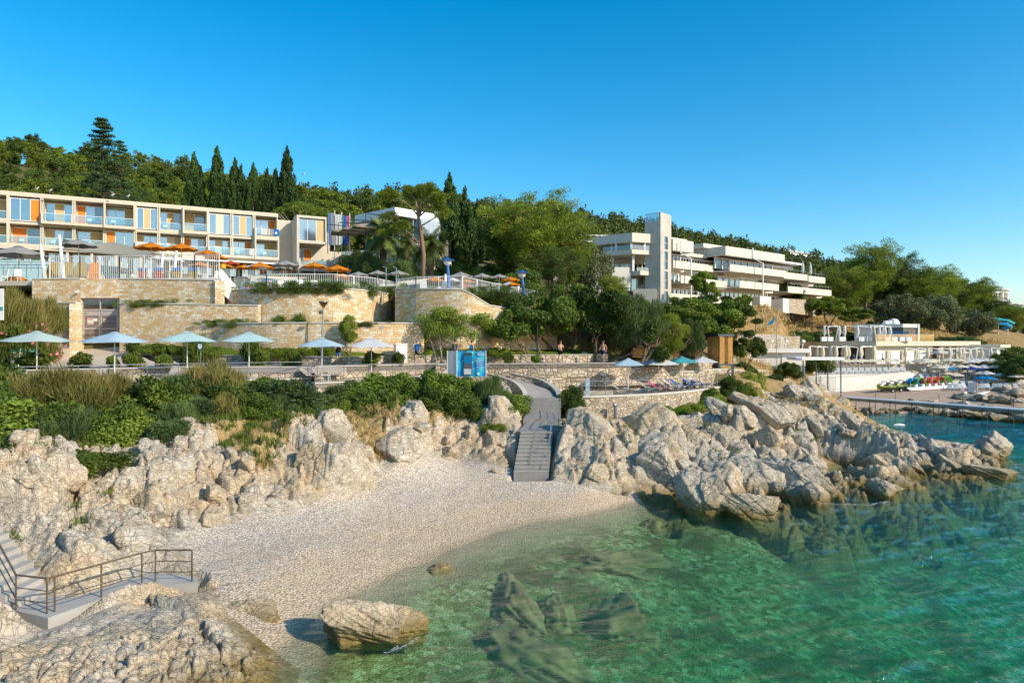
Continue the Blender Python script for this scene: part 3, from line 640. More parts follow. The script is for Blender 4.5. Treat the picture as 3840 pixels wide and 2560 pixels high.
RTF = pl([(2120,50.5),(2182,49.3),(2350,50.4),(2498,52.4),(2624,56),(2758,63.6),(2812,66.5)]); RTB = pl([(2050,51.8),(2200,53.4),(2500,56.2),(2700,61),(2790,66)])
slab('sunbathing_terrace', RTF+list(reversed(RTB)), 4.55, 'asphalt')
stone_wall('rubble wall under the left sunbathing terrace', LT, 4.6, 6.0, 'rubble', .1)
stone_wall('rubble wall between the left sun loungers and the promenade', pl([(-200,38.5),(0,39.3),(670,45),(1165,45.65)]), 6.0, 6.78, 'rubble', .05, th=.3)
stone_wall('rubble wall below the two loungers of the middle terrace', MT, 4.3, 5.8, 'rubble', .1)
stone_wall('rubble wall behind the pair of loungers below the promenade', pl([(1180,45.7),(1300,46.8),(1590,51)]), 5.7, 6.78, 'rubble', .05, th=.3)
stone_wall('dark rubble wall beside the sloping path up to the promenade', pl([(1590,51),(1820,52.0),(2050,52.2),(2300,53.4),(2500,56),(2670,61.5)]), 5.0, 6.78, 'rubble', .05, th=.3)
stone_wall('rubble wall behind the row of loungers on the lower right terrace', RTB, 4.4, [5.55,5.65,5.9,6.0,5.6], 'rubble', .08, th=.35, smoothk=4)
stone_wall('curved pale rubble wall carrying the railed right terrace above the rocks', RTF, [3.0]+[2.6]*6, 4.45, 'rubble_s', .12, smoothk=4)
loft('tree_bed', RTB, pl([(2050,52.1),(2300,53.3),(2500,55.9),(2680,61.8),(2790,67)]), [5.5,5.6,5.85,5.95,5.55], [5.7,5.8,6.0,6.1,5.9], 'soil', rag=.05)
loft('tree_bed', pl([(2200,53.7),(2500,56.5),(2700,61.3),(2790,66.3)]), pl([(2300,55.6),(2500,60),(2680,66),(2800,72)]), [5.6,5.88,5.95,5.6], [6.6,6.6,6.4,6.0], 'soil')
# path from the stairs to the promenade
pc = [(2.2,47.8,4.55),(1.7,49.1,5.0),(.3,50.3,5.6),(-2.3,50.6,6.15),(-5.5,50.3,6.82)]
pw = [1.25,1.15,1.0,.95,1.0]; Lp = []; Rp = []
for i, c in enumerate(pc):
    d = (Vector(pc[min(i+1, 4)][:2])-Vector(pc[max(i-1, 0)][:2])).normalized(); n = Vector((-d.y, d.x))
    if i == 0: n = Vector((-1, 0))
    Lp.append((c[0]+n.x*pw[i], c[1]+n.y*pw[i])); Rp.append((c[0]-n.x*pw[i], c[1]-n.y*pw[i]))
loft('footpath', Lp, Rp, [c[2] for c in pc], [c[2] for c in pc], 'asphalt', rag=0)
stone_wall('low curved kerb wall with pale coping left of the beach path', list(reversed([(Lp[i][0]-.12, Lp[i][1]-.05) for i in range(5)]))+[(.75,46.6)], [5.9,5.3,4.8,4.2,3.6,3.2], [6.85,6.3,5.7,5.1,4.65,4.2], 'rubble', .04, th=.26, smoothk=4, capm='concrete')
stone_wall('low rubble kerb wall right of the beach path', [(3.45,47.9),(3.2,49.6),(2.2,51.2),(0,51.8)], [3.8,4.4,5.0,5.4], [4.75,5.15,5.65,6.1], 'rubble', .04, th=.26, smoothk=4, capm='concrete')
# side walls of the forecourt
stone_wall('beige rendered wall behind the waste bins at the left', pl([(-60,49.6),(60,50.2),(200,55)]), 6.7, 8.55, 'concrete_warm', .06, th=.3, capm='cap')
stone_wall('low cream bench block at the foot of the sandstone end block', pl([(196,53.2),(262,53.4)]), 7.0, 8.0, 'concrete_warm', .05, th=.7)
# ---------------------------------------------------------------- rocks
import bmesh
M['weedrock'] = plain('weedy rock', (.26,.18,.08), .95, var=.5, scale=1.5, bmp=.6)
_ico = {}
def ico(sub):
    if sub not in _ico:
        bm = bmesh.new(); bmesh.ops.create_icosphere(bm, subdivisions=sub, radius=1)
        _ico[sub] = (np.array([v.co[:] for v in bm.verts]), np.array([[v.index for v in f.verts] for f in bm.faces])); bm.free()
    return _ico[sub]
def rock_mesh(name, seed, sub=5, dims=(1,1,1), planes=15, rough=.05, strata=0.0, mat='rock', pit=0):
    rng = np.random.default_rng(seed); D, F = ico(sub)
    n = rng.normal(size=(planes, 3)); n /= np.linalg.norm(n, axis=1)[:, None]
    d = rng.uniform(.62, 1.0, planes)
    dots = D @ n.T; r = np.where(dots > .05, d[None]/np.maximum(dots, .05), 9).min(1); r = np.minimum(r, 1.25)
    V = D*r[:, None]*np.array(dims)
    a = V[:, 0]+V[:, 2]*1.31; b = V[:, 1]-V[:, 2]*.83; c = V[:, 2]+V[:, 0]*.4
    k = rough*(fbm(a*2+seed, b*2, seed, 4)*2.2+fbm(b*5, c*5+seed, seed+3, 3)*1.0)
    if strata:
        ax = rng.normal(size=3); ax[2] = abs(ax[2]); ax /= np.linalg.norm(ax)
        s_ = (V @ ax)*2.6+fbm(a*1.2, b*1.2, seed+9, 3)*.8; fr = s_-np.floor(s_)
        k -= strata*smooth(.12, 0, np.minimum(fr, 1-fr))
        ax2 = np.cross(ax, rng.normal(size=3)); ax2 /= np.linalg.norm(ax2)
        s_ = (V @ ax2)*1.9+fbm(a*1.5+4, c*1.5, seed+19, 3)*.9; fr = s_-np.floor(s_); k -= strata*.8*smooth(.09, 0, np.minimum(fr, 1-fr))
    k += plates(a*1.0+seed, b*1.0, .75, .10*rough/.06, seed+2, .4, 1.6, (.1, .2), .5)*.55+plates(b+3, c+seed, .33, .05*rough/.06, seed+4, 1.1, 1.5, (0, .1), .6)*.6
    if pit:
        d1, d2, *_r = vcell(a*4, b*4, seed); k -= pit*smooth(.45, .1, d1)
    V = V+D*k[:, None]
    return np_mesh(name, V, F, M[mat], smooth=False)
RP = [rock_mesh('boulder', 40+i, 5, [(1.5,.8,.8),(1.2,.9,.9),(1.7,.7,.75),(1,1,.8),(1.4,1,.6),(1.1,.75,1.1)][i % 6], 13, .06, .06) for i in range(12)]
rng = np.random.default_rng(7)
def rock(me, loc, s, rot, label, group=None, name='boulder'):
    o = link(name, me, None, loc); o.scale = s if isinstance(s, tuple) else (s,)*3; o.rotation_euler = rot
    return tag(o, label, 'rock', group, 'thing')
# scattered boulders
def hz1(x, y):
    h, inb, ins, db, ds = H(np.array([x]), np.array([y])); return float(h[0]), bool(inb[0]), float(db[0]), bool(ins[0])
cnt = 0
cx_, cy_ = rng.uniform(3.5, 36, 3000), rng.uniform(36, 74, 3000)
hh_, ib_, is_, db_, ds_ = H(cx_, cy_)
for x, y, h, ib, db in zip(cx_, cy_, hh_, ib_, db_):
    if cnt >= 150: break
    if ib or db < .5 or h < .1 or h > 4.6 or y > 30+x*1.35+6 or y > 77: continue
    if abs(x-1.05-(y-37.5)*.115) < 2.4: continue
    dte = float(dpoly(np.array([x]), np.array([y]), RTF0, False)[0])
    if dte < 1.2: continue
    if x < 30 and y > 48+max(0, x-14)*1.0: continue
    s = rng.choice([.45, .6, .8, 1.05, 1.35], p=[.3, .3, .2, .13, .07])
    if x > 27: s = min(s, .55)
    if dte < 5: s = min(s, .5)
    if x > 19 and y > 44 and h+.75*s > ridge_cap(x, y)+.1: continue
    rock(RP[cnt % 12], (x, y, h-.15*s), float(s), (rng.uniform(-.3, .3), rng.uniform(.35, .9), rng.uniform(-1.4, -.5)), 'angular grey limestone boulder wedged among the rocks of the right headland', 'boulders of the right headland'); cnt += 1
cx_, cy_ = rng.uniform(-22, 0, 2500), rng.uniform(24, 46, 2500); cnt = 0
hh_, ib_, is_, db_, ds_ = H(cx_, cy_)
for x, y, h, ib, i_s, db in zip(cx_, cy_, hh_, ib_, is_, db_):
    if cnt >= 60: break
    if abs(x-1.05-(y-37.5)*.115) < 2.3 or ib or i_s or db < .4 or h < 1.0 or x < -6 and rng.random() < .72: continue
    s = rng.choice([.35, .5, .75, 1.1], p=[.4, .3, .2, .1])
    rock(RP[cnt % 12], (x, y, h-.1*s), float(s), (rng.uniform(-.3, .3), rng.uniform(.3, .9), rng.uniform(-1.4, -.3)), 'pale limestone block in the broken cliff above the shingle beach', 'blocks of the cliff above the beach'); cnt += 1
for i in range(26):
    f = i/25*3; a = [(24.5,61.5,3.2),(29.5,66.5,3.2),(34,72.5,2.5),(38.3,77.5,.7)]; j = min(2, int(f)); f -= j; p = Vector(a[j]).lerp(Vector(a[j+1]), f)
    s = float(rng.uniform(.8, 1.3))*(1-.16*(j+f)); rock(RP[i % 12], (p.x+rng.uniform(-.8,.8), p.y+rng.uniform(-1,.6), min(p.z+rng.uniform(-.2,.7), float(ridge_cap(p.x, p.y))-.7*s)), (s, s, s*1.15), (rng.uniform(-.4,.4), rng.uniform(.2,.9), rng.uniform(-1.6,-.2)), 'weathered block in the rocky bank between the terrace and the far beach steps', 'blocks of the rocky bank')
for i, (x, y, z, s) in enumerate(((19.7,60.2,3.6,1.0),(20.9,60.9,3.5,1.15),(22.1,61.8,3.4,1.1),(23.2,62.6,3.3,1.0),(21.4,59.6,2.9,.8))): rock(RP[(i*3) % 12], (x, y, z), s, (.2*i, .5, -1+.4*i), 'weathered block in the rocky bank between the terrace and the far beach steps', 'blocks of the rocky bank')
# particular rocks
def hero(seed, px, py, z, size, rot, label, sub=6, **kw):
    p = G(px, py, z); me = rock_mesh('boulder', seed, sub, (1,1,1), kw.pop('planes', 14), kw.pop('rough', .07), kw.pop('strata', .05), **kw)
    return rock(me, p, size, rot, label)
hero(301, 1372, 2340, .25, (1.5,.98,.74), (.1,.12,.15), 'large isolated brown boulder standing in the shallow water at the front', rough=.11, pit=.10, strata=0, sub=6)
hero(302, 2640, 1862, .55, (1.25,1.3,1.75), (.15,-.35,.4), 'tall blocky grey boulder with its foot in the water right of the beach', strata=.07)
hero(303, 2820, 1905, .35, (1.75,1.0,.95), (0,.2,-.3), 'low grey boulder lying in the water beside the tall blocky one', strata=.06)
hero(304, 2480, 1790, .8, (1.5,1.4,1.8), (0,-.3,.2), 'rounded cracked boulder at the right end of the shingle beach', strata=.07)
hero(305, 2165, 1725, 1.3, (1.5,1.2,1.75), (.1,.2,.5), 'big upright warm boulder just right of the beach stairs', strata=.07)
hero(306, 1862, 1770, 1.2, (.42,.3,.25), (0,0,.3), 'small white stone lying alone on the shingle near the stairs', sub=4)
hero(307, 3720, 1690, .5, (1.9,1.2,1.3), (0,.2,.6), 'dark pointed rock at the outer tip of the headland', strata=.05)
hero(308, 3715, 1780, .1, (1.9,.9,.75), (0,.1,.1), 'low dark rock just off the tip of the headland', strata=.04)
hero(309, 3010, 1815, .5, (2.6,.9,1.1), (0,.5,-.55), 'long tilted slab of rock at the water line of the headland', strata=.06)
hero(310, 3310, 1835, .3, (.9,.8,.7), (0,.2,.3), 'small blunt rock at the end of the near spur of the headland')
hero(311, 1500, 1660, 2.2, (1.25,1.1,1.45), (.1,.2,.1), 'rounded tan boulder above the beach left of the middle', strata=.05)
hero(312, 2560, 1665, 1.8, (1.5,1.1,1.0), (0,.45,-.8), 'large smooth-topped boulder in the middle of the headland', strata=.07)
hero(313, 2330, 1660, 1.6, (1.8,.7,.7), (0,.35,-1.1), 'long inclined block right of the stairs below the railed terrace', strata=.07)
hero(314, 1660, 1610, 2.9, (3.3,.75,.9), (0,.62,-.75), 'long inclined slab of rock left of the beach stairs', strata=.05)
hero(315, 1800, 1600, 2.8, (1.0,.9,.9), (0,.3,.2), 'rounded boulder close to the left side of the beach stairs')
hero(316, 1790, 1695, 1.7, (.95,.8,.7), (0,.3,.9), 'blunt boulder at the foot of the cliff left of the stairs')
hero(317, 1250, 1790, 2.0, (2.0,1.1,2.1), (.35,-.35,.35), 'tall smooth ochre rock face at the back of the shingle beach', strata=.035, planes=10, rough=.05)
hero(318, 740, 2345, .2, (2.5,1.0,.62), (-.1,.12,-.65), 'long sloping tan rock below the concrete landing', strata=.06, rough=.09)
hero(319, 930, 2330, .1, (1.0,.8,.6), (0,.1,-.4), 'low brown rock between the long sloping rock and the shingle', rough=.1)
for i, (px, py, z, s) in enumerate([(1930,2290,-1.2,(1.0,2.2,.8)),(1985,2470,-1.5,(.9,1.6,.75)),(2330,2190,-1.9,(1.3,2.2,.8)),(2330,2440,-2.4,(1.5,1.8,1.1)),(1650,2200,-.8,(.5,.4,.3)),(2440,1975,-.6,(.8,.5,.35)),(2080,2360,-1.6,(.8,.9,.6))]):
    v_ = G(px, py, z); v_.z = float(HB(np.array([v_.x]), np.array([v_.y]))[0])-[.15,.15,.55,.3,.1,.1,.15][i]
    rock(rock_mesh('submerged_rock', 330+i, 5, (1,1,1), 9, .16, .05, 'weedrock'), v_, s, (.1,.1,i*.8+.3), ['large brown rock under the clear green water in the middle of the cove','brown underwater rock below the large one','long weed-covered rock under water towards the right of the cove','dark underwater rock near the bottom edge of the picture','small weedy stone under the shallow water','brown stone under water at the right end of the beach','small brown rock under water beside the two middle ones'][i], name='submerged_rock')
# armour stones of the far breakwater
k = 0
for (px0, py0, px1, py1, n, z0) in ((3430,1545,3840,1585,26,0),(3420,1520,3840,1560,24,.5),(3600,1500,3840,1520,10,1.0),(3760,1478,3850,1500,8,1.3)):
    for i in range(n):
        f = (i+rng.uniform(-.3,.3))/n; p = G(px0+(px1-px0)*f, py0+(py1-py0)*f, z0*.6)
        s = rng.uniform(.45, .85); rock(RP[(k*5) % 12], (p.x, p.y, z0+.2), (s*1.4, s, s*.75), (rng.uniform(-.2,.2), rng.uniform(-.2,.2), rng.uniform(0,6)), 'pale armour stone of the breakwater beside the far beach', 'breakwater stones', 'breakwater_stone'); k += 1
# ---------------------------------------------------------------- foliage
def leafs(rng, blobs, n, ls, asp=.5, shell=.5, mode='rand', up=.25, tvar=.35):
    B = np.array(blobs, float); w = (B[:, 3]*B[:, 4]+B[:, 3]*B[:, 5]); w /= w.sum()
    k = rng.choice(len(B), n, p=w); d = rng.normal(size=(n, 3)); d[:, 2] += up; d /= np.linalg.norm(d, axis=1)[:, None]
    r = shell+(1-shell)*rng.random(n)**.6
    p = B[k, :3]+d*B[k, 3:6]*r[:, None]
    if mode == 'out': ax = d+rng.normal(size=(n, 3))*.45
    elif mode == 'up': ax = d*.5+rng.normal(size=(n, 3))*.3+np.array([0, 0, 1.0])
    else: ax = rng.normal(size=(n, 3))
    ax /= np.linalg.norm(ax, axis=1)[:, None]
    nn = d*.9+rng.normal(size=(n, 3))*.6; sd = np.cross(ax, nn); sd /= np.linalg.norm(sd, axis=1)[:, None]+1e-9
    s = ls*rng.uniform(.6, 1.35, n)[:, None]
    V = np.stack([p-ax*s*.5, p+sd*s*asp*.5, p+ax*s*.5, p-sd*s*asp*.5], 1).reshape(-1, 3)
    F = np.arange(4*n).reshape(n, 4)
    bt = rng.random(len(B)); tone = np.clip(.5+(bt[k]-.5)*tvar*2+(rng.random(n)-.5)*.5, 0, 1)
    return V, F, np.repeat(tone, 4)
def merge(*parts):
    V = []; F = []; T = []; o = 0
    for v, f, t in parts: V.append(v); F.append(f+o); T.append(t); o += len(v)
    return np.concatenate(V), np.concatenate(F), np.concatenate(T)
M['leaf_dark'] = leafmat('glossy dark leaf', (.035,.068,.011), (.12,.175,.022), rand=.35)
M['leaf_mid'] = leafmat('green leaf', (.055,.095,.013), (.18,.235,.03), rand=.4)
M['leaf_bright'] = leafmat('bright leaf', (.10,.16,.018), (.24,.29,.035), rand=.3)
M['leaf_fine'] = leafmat('fine grey green leaf', (.05,.095,.03), (.14,.19,.06))
M['leaf_olive'] = leafmat('olive leaf', (.10,.12,.06), (.22,.23,.12))
M['needle'] = leafmat('pine needles', (.08,.125,.015), (.27,.31,.035), trans=.28)
M['wood_leaf'] = leafmat('distant wood', (.055,.085,.015), (.16,.19,.035), trans=.2)
M['needle_dark'] = leafmat('dark pine needles', (.045,.08,.015), (.13,.18,.03), trans=.2)
M['cypress'] = leafmat('cypress', (.018,.05,.012), (.07,.12,.022), trans=.12)
M['cedar'] = leafmat('cedar', (.03,.07,.018), (.08,.14,.035), trans=.12)
M['palm'] = leafmat('palm frond', (.07,.11,.025), (.22,.27,.07), trans=.2)
M['straw'] = leafmat('dry grass', (.36,.22,.09), (.55,.40,.18), trans=.2)
M['broom'] = leafmat('broom', (.10,.115,.02), (.30,.24,.08), trans=.2)
M['flower'] = leafmat('pink blossom', (.55,.06,.12), (.75,.25,.28), trans=.2)
M['bark'] = plain('bark', (.16,.11,.075), .95, var=.3, scale=6, bmp=.5)
M['bark_red'] = plain('pine bark', (.24,.14,.09), .95, var=.3, scale=5, bmp=.5)
M['bark_pale'] = plain('pale bark', (.33,.28,.22), .95, var=.25, scale=5, bmp=.5)

def stems(rng, base_spread, n, h, r0, lean=.25, crook=.12, fork=2, tips=None, dirs=None):
    mb = MB(); tips = [] if tips is None else tips
    for s in range(n):
        a = rng.uniform(0, 2*math.pi); p = Vector((math.cos(a)*base_spread*rng.random(), math.sin(a)*base_spread*rng.random(), -.3))
        d = Vector((math.cos(a)*lean, math.sin(a)*lean, 1)).normalized() if dirs is None else Vector(dirs[s]).normalized()
        def grow(p, d, L_, r, lev):
            pts = [p.copy()]; rr = [r]; m = 5
            for i in range(m):
                d2 = d+Vector(rng.normal(size=3))*crook; d2.normalize(); p = p+d2*L_/m; d = d2; pts.append(p.copy()); rr.append(r*(1-.45*(i+1)/m))
            mb.tube(pts, rr, 6 if lev == 0 else 4, caps=False)
            if lev >= fork: tips.append(p.copy()); return
            for _ in range(int(rng.integers(2, 4))):
                nd = d+Vector(rng.normal(size=3))*.55; nd.z = abs(nd.z)*.7+.15; nd.normalize(); grow(p, nd, L_*rng.uniform(.5, .75), r*.5, lev+1)
        grow(p, d, h, r0, 0)
    return mb, tips
PROT = {}
def tree_proto(key, name, cat, crown, crownmat, trunk=None, trunkmat='bark', extra=None):
    PROT[key] = (name, cat, np_mesh('crown', *crown[:2], M[crownmat], crown[2]), trunk.mesh('trunk', M[trunkmat], True) if trunk else None, extra or [])
def plant(key, loc, s=1.0, rz=None, label='', group=None, tilt=(0, 0)):
    name, cat, cm, tm, ex = PROT[key]
    t = thing(name, label, cat, loc, rz if rz is not None else rng.uniform(0, 6.28), group); t.scale = s if isinstance(s, tuple) else (s, s, s)
    t.rotation_euler.x, t.rotation_euler.y = tilt
    leafname = 'crown' if tm else 'foliage'
    link(leafname, cm, t)
    if tm: link('trunk', tm, t)
    for nm, me in ex: link(nm, me, t)
    return t
def mk(seed): return np.random.default_rng(seed)
# broadleaf trees, 6 m tall
for key, seed, mt in (('broad1', 1, 'leaf_dark'), ('broad2', 2, 'leaf_mid'), ('broad3', 3, 'leaf_bright'), ('broad4', 4, 'leaf_dark')):
    r = mk(seed); tb, tips = stems(r, .4, 3, 2.4, .13, .35, .14, 2)
    bl = [(t.x*1.05, t.y*1.05, min(t.z, 5.6), *(r.uniform(.45, .85, 3)*np.array([1, 1, .8]))) for t in tips]
    bl += [(x*2.2, y*2.2, 4.3+z*1.25, *(r.uniform(.5, .9, 3)*np.array([1, 1, .75]))) for x, y, z in (lambda d: d/np.linalg.norm(d, axis=1)[:, None])(r.normal(size=(26, 3)))]
    tree_proto(key, 'broadleaf_tree', 'tree', leafs(r, bl, 22000, .20, .6, .4), mt, tb, 'bark')
# slender light multi-stem tree
r = mk(11); tb, tips = stems(r, .5, 5, 1.7, .05, .3, .1, 1)
tree_proto('slender', 'small_tree', 'tree', leafs(r, [(t.x, t.y, t.z, *r.uniform(.4, .75, 3)) for t in tips]+[(r.normal()*.8, r.normal()*.8, 2.4+r.random()*.9, .6, .6, .5) for _ in range(12)], 8500, .15, .5, .3), 'leaf_bright', tb, 'bark_pale')
# fine-leaved tamarisk-like tree
for key, seed, mt in (('fine1', 21, 'leaf_fine'), ('fine2', 22, 'needle')):
    r = mk(seed); tb, tips = stems(r, .3, 3, 2.4, .13, .25, .12, 2)
    bl = [(x*1.7, y*1.7, 3.9+z*1.7, *(r.uniform(.5, .95, 3))) for x, y, z in (lambda d: d/np.linalg.norm(d, axis=1)[:, None])(r.normal(size=(24, 3)))]
    tree_proto(key, 'fine_leaved_tree', 'tree', leafs(r, bl, 17000, .36, .10, .4, 'up'), mt, tb, 'bark')
# pines
def pine(seed, h=9, w=3.4, n=26000, ls=.30, levels=12, lo=.35, mt='needle', key='', asp=.16, trunk=True, flat=.82, tri=True):
    r = mk(seed); mb = MB(); pts = [Vector((0, 0, -.3))]; d = Vector((r.normal()*.1, r.normal()*.1, 1))
    m = 8
    for i in range(m): d = (d+Vector((r.normal()*.06, r.normal()*.06, 0))).normalized(); pts.append(pts[-1]+d*h/m)
    mb.tube(pts, [.24*(h/9)*(1-.8*i/m) for i in range(m+1)], 7, caps=False)
    bl = []
    for l in range(levels):
        f = lo+(1-lo)*l/(levels-1); z = f*h; c = pts[min(m, int(f*m))]
        R_ = w*(math.sin(math.pi*min(1, .18+.82*(1-(f-lo)/(1-lo)*.92)))**.7 if tri else 1)*r.uniform(.75, 1.1)
        nb = max(2, int(5*R_/w)+1); a0 = r.uniform(0, 6.28)
        for k in range(nb):
            a = a0+2*math.pi*k/nb+r.normal()*.3; rr = R_*r.uniform(.55, 1.05)
            e = Vector((c.x+math.cos(a)*rr, c.y+math.sin(a)*rr, z+r.uniform(-.1, .35)*rr))
            mb.tube([Vector((c.x, c.y, z-.35*rr)), (Vector((c.x, c.y, z))+e)/2+Vector((0, 0, -.1*rr)), e], [.07*h/9, .05*h/9, .02], 4, caps=False)
            for q_ in range(5):
                t = .45+.6*q_/4; s = r.uniform(.45, .85)*h/9
                bl.append((c.x+(e.x-c.x)*t+r.normal()*.25, c.y+(e.y-c.y)*t+r.normal()*.25, z-.2*rr+(e.z-z+.2*rr)*t+r.normal()*.25, s, s, s*flat))
    tree_proto(key, 'pine_tree', 'tree', leafs(r, bl, n, ls, asp, .35, 'out', .5), mt, mb, 'bark_red')
pine(31, key='pine1'); pine(32, key='pine2', w=3.8, mt='needle'); pine(33, key='pine3', mt='needle_dark', lo=.25)
pine(34, key='farpine1', n=7000, ls=.55, asp=.30, lo=.2, w=3.2, levels=9); pine(35, key='farpine2', n=7000, ls=.55, asp=.30, lo=.25, w=3.8, levels=8, mt='needle_dark'); pine(36, key='farpine3', n=7000, ls=.5, asp=.3, lo=.15, w=3.0, levels=9, mt='needle')
# round-topped evergreen for the wood
r = mk(37); tree_proto('farround', 'evergreen_tree', 'tree', leafs(r, [(x*2.4, y*2.4, 4.2+z*2.3, *r.uniform(.8, 1.4, 3)) for x, y, z in (lambda d: d/np.linalg.norm(d, axis=1)[:, None])(r.normal(size=(30, 3)))], 8000, .5, .5, .5), 'leaf_mid', MB().tube([(0,0,-.5),(0,.1,2),(.1,0,4)], [.25,.2,.1], 6))
r = mk(38); tree_proto('farolive', 'olive_tree', 'tree', leafs(r, [(x*2.6, y*2.4, 3.6+z*2.0, *r.uniform(.8, 1.4, 3)) for x, y, z in (lambda d: d/np.linalg.norm(d, axis=1)[:, None])(r.normal(size=(30, 3)))], 9000, .4, .4, .5), 'leaf_olive', MB().tube([(0,0,-.5),(.1,.1,1.5),(.1,0,3)], [.22,.18,.1], 6), 'bark')
# cypress
for key, seed in (('cyp1', 41), ('cyp2', 42)):
    r = mk(seed); bl = []
    for i in range(70):
        f = r.random()**.8; z = .3+f*9.2; R_ = 1.35*math.sin(math.pi*min(1, .30+.66*f))**.8*(1-f*.25); a = r.uniform(0, 6.28); k = r.uniform(.45, .9)
        bl.append((math.cos(a)*R_*k, math.sin(a)*R_*k, z, .38*(1.15-f*.6), .38*(1.15-f*.6), .85))
    bl.append((0, 0, 9.8, .16, .16, .7))
    tree_proto(key, 'cypress_tree', 'tree', leafs(r, bl, 11000, .30, .35, .3, 'up'), 'cypress', MB().tube([(0,0,-.5),(0,0,9)], [.18,.03], 6))
# cedar: tiers of flat drooping boughs
r = mk(51); mb = MB().tube([(0,0,-.5),(.05,0,7),(0,0,15.6)], [.35,.22,.03], 7); bl = []
for l in range(26):
    f = .08+.90*l/25; z = f*15.4; R_ = 5.4*(1-f)**.85*r.uniform(.75, 1.12)+.35; nb = 6 if f < .6 else 4
    for k in range(nb):
        a = r.uniform(0, 6.28); ex, ey = math.cos(a)*R_, math.sin(a)*R_; dz = R_*r.uniform(-.10, .12)
        mb.tube([(0,0,z), (ex*.6, ey*.6, z+dz+.12), (ex, ey, z+dz-.1)], [.06,.04,.015], 4, caps=False)
        for q_ in range(6):
            t = .25+.8*q_/5; s = .28+.42*(1-abs(t-.6)); bl.append((ex*t+r.normal()*.2, ey*t+r.normal()*.2, z+dz*t+.1-.25*max(0,t-.8), s, s, .15))
tree_proto('cedar', 'cedar_tree', 'tree', leafs(r, bl, 20000, .34, .3, .2, 'rand', 0), 'cedar', mb)
# umbrella pine
r = mk(61); mb = MB(); bl = []
for k in range(14):
    a = r.uniform(0, 6.28); R_ = r.uniform(1.0, 4.3); e = (math.cos(a)*R_, math.sin(a)*R_, 6.6-R_*R_*.06+r.random()*.4)
    mb.tube([(0,0,1.2+r.random()), (e[0]*.45, e[1]*.45, 3.9), e], [.14,.09,.04], 5, caps=False)
mb.tube([(0,0,-.5),(.1,0,1),(0,.1,3)], [.3,.26,.18], 7)
for k in range(60):
    a = r.uniform(0, 6.28); R_ = 4.4*r.random()**.5; bl.append((math.cos(a)*R_, math.sin(a)*R_, 7.2-R_*R_*.065+r.normal()*.25, .75, .75, .45))
tree_proto('umbrella', 'umbrella_pine', 'tree', leafs(r, bl, 16000, .30, .2, .4, 'out', .8), 'leaf_bright', mb, 'bark_pale')
# tall bare-trunked pine with a thin crown
r = mk(62); mb = MB().tube([(0,0,-.5),(.1,0,2.5),(-.2,0,5),(-.45,0,6.4),(-.7,0,8)], [.26,.23,.2,.16,.08], 8); bl = []
for (ex, ez, k_) in ((-2.6,8.2,6),(1.6,8.0,6),(-.5,9.4,7),(-3.2,6.6,4),(2.2,6.9,4),(-1.8,9.1,5),(.9,9.1,5),(-2.2,5.2,4),(-3.0,4.9,3)):
    ey = r.normal()*1.2; mb.tube([(-.4,0,min(ez-1.6,6.4)), (ex*.5,ey*.5,ez-.7), (ex,ey,ez)], [.09,.06,.03], 5, caps=False)
    for _ in range(k_): bl.append((ex+r.normal()*.6, ey+r.normal()*.6, ez+r.normal()*.3, .62, .62, .38))
tree_proto('tallpine', 'tall_pine', 'tree', leafs(r, [(a,b,c,d*1.25,e*1.25,f*1.2) for a,b,c,d,e,f in bl], 20000, .30, .18, .3, 'out', .6), 'needle', mb, 'bark_red')
# palm
def palm(seed, key):
    r = mk(seed); mb = MB().tube([(0,0,-.4),(0,0,.3),(0,0,2.5),(0,0,3.1)], [.42,.36,.34,.42], 10); V = []; F = []; T = []
    for k in range(62):
        a = 2*math.pi*k/62*1.618*8; el = r.uniform(-.35, 1.35); Ln = r.uniform(2.4, 3.1); p = Vector((0, 0, 3.0)); d = Vector((math.cos(a)*math.cos(el), math.sin(a)*math.cos(el), math.sin(el)))
        side = Vector((-math.sin(a), math.cos(a), 0)); n = 14; tone = r.uniform(0, 1)
        for i in range(n):
            p2 = p+d*Ln/n; w = .52*math.sin(math.pi*min(1, .12+.88*(i/n)))**.6
            for sg in (-1, 1):
                tip = p+side*sg*w+d*.22+Vector((0, 0, -.16*w)); o = len(V); V += [p, p+d*.085, tip, tip-d*.02]; F.append((o, o+1, o+2, o+3)); T += [tone]*4
                q_ = p+d*Ln/n*.5; tip = q_+side*sg*w+d*.22+Vector((0, 0, -.16*w)); o = len(V); V += [q_, q_+d*.085, tip, tip-d*.02]; F.append((o, o+1, o+2, o+3)); T += [tone]*4
            p = p2; d = (d+Vector((0, 0, -.115-.04*(1-el)))).normalized()
    tree_proto(key, 'palm_tree', 'palm', (np.array([v[:] for v in V]), np.array(F), np.array(T)), 'palm', mb, 'bark')
palm(71, 'palm1'); palm(72, 'palm2')
# bushes
def dome(r, n, rx, ry, rz, s0, s1): return [(x*rx, y*ry, abs(z)*rz, *(r.uniform(s0, s1, 3))) for x, y, z in (lambda d: d/np.linalg.norm(d, axis=1)[:, None]*r.uniform(.5, 1, (n, 1)))(r.normal(size=(n, 3)))]
for key, seed, mt, ls, asp, mode, n in (('bush1', 81, 'leaf_mid', .13, .55, 'rand', 13000), ('bush2', 82, 'leaf_dark', .14, .55, 'rand', 13000), ('bush3', 83, 'leaf_fine', .17, .3, 'out', 13000), ('broom1', 84, 'broom', .55, .045, 'up', 12000), ('broom2', 85, 'leaf_fine', .42, .06, 'up', 13000), ('bush4', 86, 'leaf_bright', .12, .55, 'rand', 11000)):
    r = mk(seed); tree_proto(key, 'bush', 'bush', leafs(r, dome(r, 26, 1.35, 1.35, 1.45, .35, .62), n, ls, asp, .45, mode, .35), mt)
